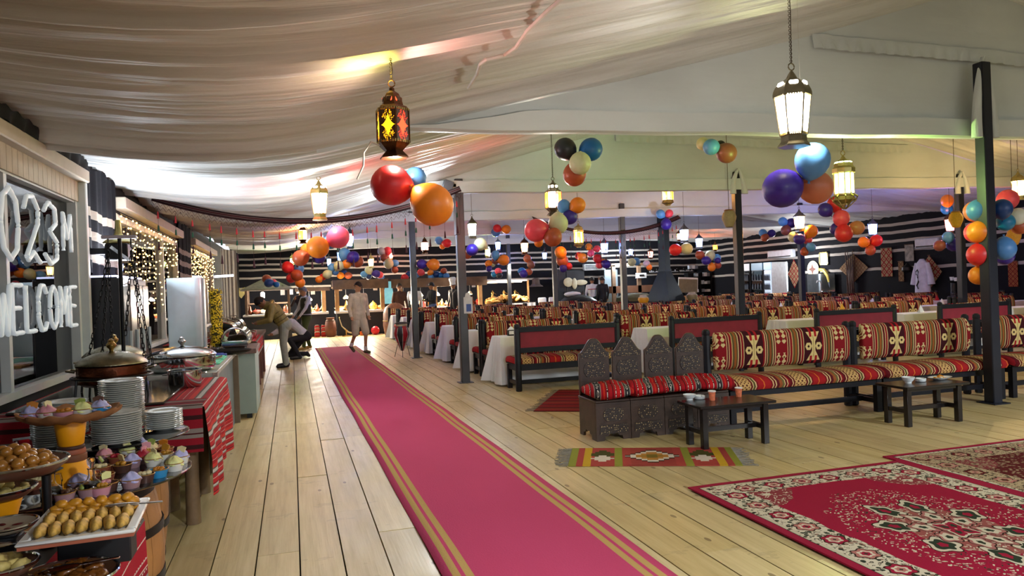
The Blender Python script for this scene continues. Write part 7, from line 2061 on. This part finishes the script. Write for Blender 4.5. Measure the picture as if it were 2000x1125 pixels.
# ================================================================== people
M_SKIN = mat('skin light', '#b98a6a', .55, var=.08, sss=.1); M_SKIN2 = mat('skin tan', '#8f6347', .55, var=.08)
M_HAIR = mat('dark hair', '#17120f', .7, var=.3, scale=40); M_HAIRG = mat('grey hair', '#6a625a', .7, var=.3, scale=40)
def capsule(g, a, b, ra, rb_):
    a, b = Vector(a), Vector(b)
    q = (b - a).to_track_quat('Z', 'Y').to_matrix(); L = (b - a).length
    pr = [(max(1e-3, ra * cos(t)), ra * sin(t)) for t in [-pi / 2 + k * pi / 8 for k in range(5)]]
    pr += [(max(1e-3, rb_ * cos(t)), L + rb_ * sin(t)) for t in [k * pi / 8 for k in range(5)]]
    g.lathe(pr, 12, a, True, q)
def mid(a, b, k=.5): return Vector(a).lerp(Vector(b), k)
def person(loc, rz, J, cols, label, hair, skin=M_SKIN, short=False, vox=.012, sc=1.0, bulk=1.0, hat=None, extra=None):
    """J: joints in the person's frame, facing -Y; cols: materials for top, legs, shoes"""
    t = thing('person', label, 'person', loc, rz, None, sc)
    prim = []          # (a, b, ra, rb, material index)   0 skin 1 top 2 legs 3 shoes
    P = {k: Vector(v) for k, v in J.items()}
    def add(a, b, ra, rb_, m):
        f = bulk if m == 1 else (1 + (bulk - 1) * .5 if m == 2 else 1.0)
        prim.append((Vector(a), Vector(b), ra * f, rb_ * f, m))
    pel, che, nek, hed = P['pelvis'], P['chest'], P['neck'], P['head']
    sdir = (P['shL'] - P['shR']).normalized()
    for s in (-1, 1):
        add(pel + (che - pel) * .12 + sdir * s * .06, pel + (che - pel) * .5 + sdir * s * .058, .105, .10, 1)
        add(pel + (che - pel) * .4 + sdir * s * .06, che + sdir * s * .085, .10, .112, 1)
        add(che + sdir * s * .05, P['shL' if s > 0 else 'shR'] - sdir * s * .02, .10, .062, 1); add(nek - (nek - che) * .25, P['shL' if s > 0 else 'shR'], .055, .055, 1)
        add(pel + sdir * s * .07, pel + sdir * s * .075 - (che - pel).normalized() * .06, .11, .11, 2)
    add(che, nek, .09, .06, 1)
    add(nek, hed - (hed - nek).normalized() * .06, .055, .055, 0)
    up = (hed - nek).normalized(); fw = P['face'].normalized() if 'face' in P else Vector((0, -1, 0))
    fw = (fw - up * fw.dot(up)).normalized(); sd = fw.cross(up)
    add(hed - up * .02, hed + up * .045, .082, .085, 0)          # skull
    add(hed - up * .055 + fw * .035, hed - up * .085 + fw * .045, .055, .035, 0)   # jaw and chin
    add(hed + fw * .085 - up * .005, hed + fw * .105 - up * .03, .011, .016, 0)     # nose
    add(hed + fw * .078 - up * .062, hed + fw * .085 - up * .066, .018, .012, 0)    # mouth
    for s in (-1, 1): add(hed + sd * s * .085 - up * .02, hed + sd * s * .09 + up * .02, .014, .016, 0)
    for s, n in ((1, 'L'), (-1, 'R')):
        sh, el, wr = P['sh' + n], P['el' + n], P['wr' + n]
        add(sh, el, .062, .048, 1); add(el, wr, .047, .033, 1)
        d = (wr - el).normalized(); pm = wr + d * .06
        add(wr, pm, .028, .032, 0)
        pv = d.cross(sdir); pv = pv.normalized() if pv.length > .1 else Vector((0, -1, 0)); lat = d.cross(pv).normalized()
        for k in range(4):
            o = lat * (-.024 + .016 * k); L = (.055, .065, .06, .045)[k]
            c1 = pm + o + d * .03; c2 = c1 + (d * .75 + pv * .35).normalized() * L * .55; c3 = c2 + (d * .4 + pv * .8).normalized() * L * .45
            add(c1, c2, .0095, .0085, 0); add(c2, c3, .0085, .007, 0)
        add(wr + d * .03 - lat * .028, wr + d * .065 - lat * .05 + pv * .015, .011, .009, 0)
        hp, kn, an = P.get('hip' + n, pel + sdir * s * .085 - Vector((0, 0, .05))), P['kn' + n], P['an' + n]
        add(hp, kn, .095, .062, 2)
        if short:
            add(kn, an, .052, .036, 0); add(mid(hp, kn, .3), mid(hp, kn, 1.0), .10, .085, 2)
        else: add(kn, an, .066, .052, 2)
        to = P.get('to' + n, an + Vector((0, -.16, -.05)))
        add(an + Vector((0, .03, -.035)), to, .045, .038, 3)
    g = G()
    for a, b, ra, rb_, m in prim: capsule(g, a, b, ra, rb_)
    me = g.mesh('tmp', fixn=False)
    o = bpy.data.objects.new('tmp', me); COL.objects.link(o)
    r = o.modifiers.new('r', 'REMESH'); r.mode = 'VOXEL'; r.voxel_size = vox
    s_ = o.modifiers.new('s', 'SMOOTH'); s_.iterations = 3; s_.factor = .5
    dg = bpy.context.evaluated_depsgraph_get(); dg.update()
    m2 = bpy.data.meshes.new_from_object(o.evaluated_get(dg)); m2.name = 'body'
    bpy.data.objects.remove(o)
    m2.materials.clear()
    for m in (skin, cols[0], cols[1], cols[2]): m2.materials.append(m)
    A = [(a, b - a, max(1e-9, (b - a).length_squared), ra, rb_, m) for a, b, ra, rb_, m in prim]
    for p in m2.polygons:
        c = p.center; best, bi = 9, 0
        for a, ab, l2, ra, rb_, m in A:
            k = (c - a).dot(ab) / l2; k = 0 if k < 0 else (1 if k > 1 else k)
            d = (c - a - ab * k).length - (ra + (rb_ - ra) * k)
            if d < best: best, bi = d, m
        p.material_index = bi; p.use_smooth = True
    b = bpy.data.objects.new('body', m2); COL.objects.link(b); b.parent = t
    # hair cap
    g = G(); q = Matrix((sd, -fw, up)).transposed()
    def hc(u, v):
        a = 2 * pi * u; el_ = v * pi * .56
        fr = max(0, -sin(a))      # lifted off the forehead
        e2 = el_ * (1 - .35 * fr)
        rr = .108 + .006 * noise.noise(Vector((cos(a) * 5, sin(a) * 5, v * 8)))
        return hed + q @ Vector((rr * .93 * sin(e2) * cos(a), rr * 1.03 * sin(e2) * sin(a) + .008, rr * 1.27 * cos(e2) + .012))
    if hair: g.grid(hc, 20, 8); part('hair', g, hair, t, sharp=180, fixn=False)
    g = G()
    for s in (-1, 1): g.sph(hed + fw * .083 + sd * s * .032 + up * .012, (.010, .010, .006), 8, 6)
    part('eyes', g, mat('dark eyes', '#181010', .3), t)
    g = G()
    g.box(hed + fw * .098 - up * .066, (.036, .006, .006), M=q); part('lips', g, mat('lips', '#8a4a40', .5), t)
    if hat:
        kind, m = hat
        if kind == 'cap':
            h = part('cap', G().lathe([(.105, .03), (.108, .06), (.095, .11), (.05, .135), (.001, .14)], 20, hed, True, q), m, t); part('peak', G().sph(hed + fw * .12 + up * .035, (.075, .07, .010), 14, 6, q), m, h)
        else:
            h = part('chef_hat', G().lathe([(.10, .02), (.102, .12), (.125, .20), (.13, .26), (.09, .30), (.001, .31)], 22, hed, True, q), m, t); part('brim', G().lathe([(.13, .015), (.135, .02), (.10, .03)], 20, hed, False, q), M_IRON, h)
    if extra: extra(t, P, sd, fw, up)
    return t
def stand(h=1.0, **kw):
    J = dict(pelvis=(0, 0, .95), chest=(0, 0, 1.30), neck=(0, .0, 1.47), head=(0, -.015, 1.62), shL=(.185, 0, 1.41), shR=(-.185, 0, 1.41), elL=(.25, .02, 1.13), elR=(-.25, .02, 1.13),
             wrL=(.26, -.06, .89), wrR=(-.26, -.06, .89), knL=(.10, -.02, .50), knR=(-.10, -.02, .50), anL=(.11, .02, .085), anR=(-.11, .02, .085))
    J.update(kw); return J
M_CREAM = mat('cream sweater', '#d2cbbb', .9, var=.1, scale=14); M_SHORT = mat('beige shorts', '#c8c0ac', .85); M_SHOE = mat('olive trainers', '#5c5844', .7)
M_DK = mat('navy black cloth', '#15171f', .85, var=.2); M_OLV = mat('olive puffer', '#8f8148', .6, var=.2, scale=12, bump=.3); M_GRY = mat('pale grey trousers', '#9aa094', .85, var=.15)
M_BLK = mat('black shoes', '#111114', .5); M_WSH = mat('white shirt', '#d0d3d8', .8); M_GRN2 = mat('green trousers', '#4a5a2c', .85, var=.15); M_TAN = mat('tan shoes', '#a8853c', .6)
M_PLUM = mat('plum dark jacket', '#251a26', .85); M_BRC = mat('brown coat', '#4f3327', .85); M_VEST = mat('charcoal vest', '#33362c', .8)
# walking man in cream
def sock(t, P, sd, fw, up):
    for n in 'LR': part('sock', G().cyl(P['an' + n] - Vector((0, 0, .02)), P['an' + n] + (P['kn' + n] - P['an' + n]).normalized() * .09, .047, .045, 12), M_WHITE, t)
    part('collar', G().torus(P['neck'] - up * .01, .065, .014, 18, 6), M_CREAM, t)
    part('placket', G().box(P['chest'] + Vector((0, -.118, .02)), (.02, .008, .14)), M_SHORT, t)
person((1.56, 18.45, 0), radians(24), stand(knL=(.09, -.16, .52), anL=(.09, -.12, .085), toL=(.10, -.28, .035), knR=(-.09, .03, .50), anR=(-.08, .28, .20), toR=(-.08, .16, .06), wrL=(.30, .05, .93), elL=(.29, .10, 1.15), wrR=(-.27, -.12, .92), face=(-1, -.35, 0)),
       (M_CREAM, M_SHORT, M_SHOE), 'man in cream sweater and beige shorts walking down the aisle', M_HAIR, short=True, extra=sock, vox=.010, bulk=1.14)
# man bending over the buffet in an olive puffer
def hood(t, P, sd, fw, up):
    part('hood', G().torus(P['neck'] + Vector((0, .03, .0)), .10, .045, 18, 8, Matrix.Rotation(.7, 3, 'X')), M_OLV, t)
    for k in range(4):
        c = P['pelvis'].lerp(P['chest'], .25 + k * .28); part('quilt_seam', G().torus(c, .172, .006, 22, 5, (P['chest'] - P['pelvis']).to_track_quat('Z', 'Y').to_matrix() @ Matrix.Diagonal((1.25, .85, 1))), mat('seam', '#4a421f', .8), t)
person((-.24, 16.05, 0), radians(-82), stand(pelvis=(0, .06, .92), chest=(0, -.12, 1.20), neck=(0, -.25, 1.31), head=(0, -.37, 1.36), face=(0, -.7, -1), shL=(.19, -.18, 1.26), shR=(-.19, -.18, 1.26), elL=(.25, -.24, 1.0), elR=(-.25, -.24, 1.0), wrL=(.13, -.44, .95), wrR=(-.13, -.44, .95),
                                            knL=(.10, .03, .48), knR=(-.10, .05, .48), anL=(.11, .06, .085), anR=(-.11, .10, .085)),
       (M_OLV, M_GRY, M_BLK), 'man in olive puffer jacket bending over the buffet', M_HAIR, M_SKIN2, extra=hood, vox=.010, bulk=1.28)
# man crouching in a white shirt
person((.06, 17.9, 0), radians(-75), stand(pelvis=(0, .20, .56), chest=(0, -.10, .84), neck=(0, -.24, .93), head=(0, -.37, .93), face=(0, -.5, -1), shL=(.19, -.16, .89), shR=(-.19, -.16, .89), elL=(.22, -.34, .70), elR=(-.22, -.34, .70), wrL=(.10, -.52, .62), wrR=(-.10, -.52, .62),
                                            hipL=(.09, .20, .50), hipR=(-.09, .20, .50), knL=(.14, -.18, .46), knR=(-.14, -.12, .10), anL=(.13, .02, .085), anR=(-.13, .28, .10), toL=(.13, -.16, .04), toR=(-.13, .33, .05)),
       (M_WSH, M_DK, M_BLK), 'man in white shirt and dark trousers crouching by the buffet', M_HAIR, M_SKIN2, vox=.010)
def vest(t, P, sd, fw, up):
    part('waistcoat', G().loft([[(w * cos(a), d * sin(a) + y, z) for a in [2 * pi * k / 20 for k in range(20)]] for z, w, d, y in ((.92, .185, .135, 0), (1.05, .178, .130, 0), (1.22, .19, .135, 0), (1.36, .185, .128, 0), (1.43, .13, .10, 0))], cap=False), M_VEST, t, sharp=80)
    part('apron_string', G().torus((0, 0, .97), .19, .012, 24, 6, Matrix.Diagonal((1, .76, 1))), M_WSH, t)
person((.36, 20.9, 0), radians(-62), stand(head=(0, -.06, 1.61), neck=(0, -.03, 1.46), elL=(.23, -.14, 1.14), wrL=(.20, -.30, .94), elR=(-.24, -.10, 1.13), wrR=(-.20, -.27, .95), knL=(.10, -.14, .50), anL=(.11, -.16, .085), toL=(.11, -.32, .035), knR=(-.10, .02, .5), anR=(-.12, .14, .085), toR=(-.12, -.02, .035)),
       (M_WSH, M_GRN2, M_TAN), 'man in dark waistcoat, white sleeves and green trousers beside the runner', M_HAIRG, M_SKIN, extra=vest, sc=.98)
def opened(t, P, sd, fw, up): part('shirt_front', G().box(P['chest'] + Vector((0, -.108, .02)), (.09, .02, .26)), mat('black shirt', '#0e0f14', .8), t)
person((.30, 24.6, 0), radians(-25), stand(wrR=(-.12, -.28, 1.34), elR=(-.27, -.16, 1.16), wrL=(.24, -.12, .95)), (M_PLUM, M_DK, M_BLK), 'man in plum black jacket holding something to his face behind the waistcoated man', M_HAIR, M_SKIN2, extra=opened, vox=.014)
person((3.62, 25.9, 0), radians(10), stand(), (M_BRC, M_BRC, M_BLK), 'man in long brown coat standing at the long stall', M_HAIR, M_SKIN2, vox=.016)
person((4.18, 26.1, 0), radians(-15), stand(), (M_WSH, M_DK, M_BLK), 'man in white jacket and yellow cap at the long stall', M_HAIR, M_SKIN2, vox=.016, hat=('cap', mat('yellow cap', '#b8902c', .7)))
person((4.72, 25.6, 0), radians(-70), stand(wrR=(-.12, -.26, 1.12), elR=(-.25, -.08, 1.12), wrL=(.12, -.26, 1.1), elL=(.25, -.08, 1.12)), (M_DK, mat('blue jeans', '#4a5e86', .85), M_BLK), 'man in black sweater and jeans right of the second pole', M_HAIR, M_SKIN2, vox=.016, hat=('cap', M_IRON))
person((5.60, 26.1, 0), radians(-60), stand(), (M_DK, M_DK, M_BLK), 'chef in dark uniform with tall white hat at the long stall', None, M_SKIN2, vox=.016, hat=('toque', M_WSH))
p = aty(1158, 600, 27.2)
def band(t, P, sd, fw, up): part('chest_stripe', G().torus(P['chest'] + Vector((0, 0, -.02)), .185, .018, 22, 6, Matrix.Diagonal((1, .72, .6))), mat('red stripe', '#9a3038', .8), t)
person((p.x, 27.2, 0), radians(160), stand(wrR=(-.30, -.25, 1.62), elR=(-.30, -.15, 1.35)), (M_WSH, mat('dark green trousers', '#1c3430', .85), M_BLK), 'man in white sweater with red stripe reaching up by the kitchen door', M_HAIR, M_SKIN2, vox=.016, extra=band)
p = aty(1176, 600, 27.0)
person((p.x + .05, 27.0, 0), radians(190), stand(), (M_DK, M_DK, M_BLK), 'person in black jacket seen from behind by the kitchen door', M_HAIR, M_SKIN2, vox=.016)
# small emitters are found by bounced rays only: the lamps inside them carry the light
for m in _mats.values():
    b = m.node_tree.nodes.get('Principled BSDF') if m.use_nodes else None
    if b and (b.inputs['Emission Strength'].default_value > 0 and b.inputs['Emission Color'].default_value[0] > 0 or b.inputs['Emission Strength'].is_linked):
        m.cycles.emission_sampling = 'NONE'
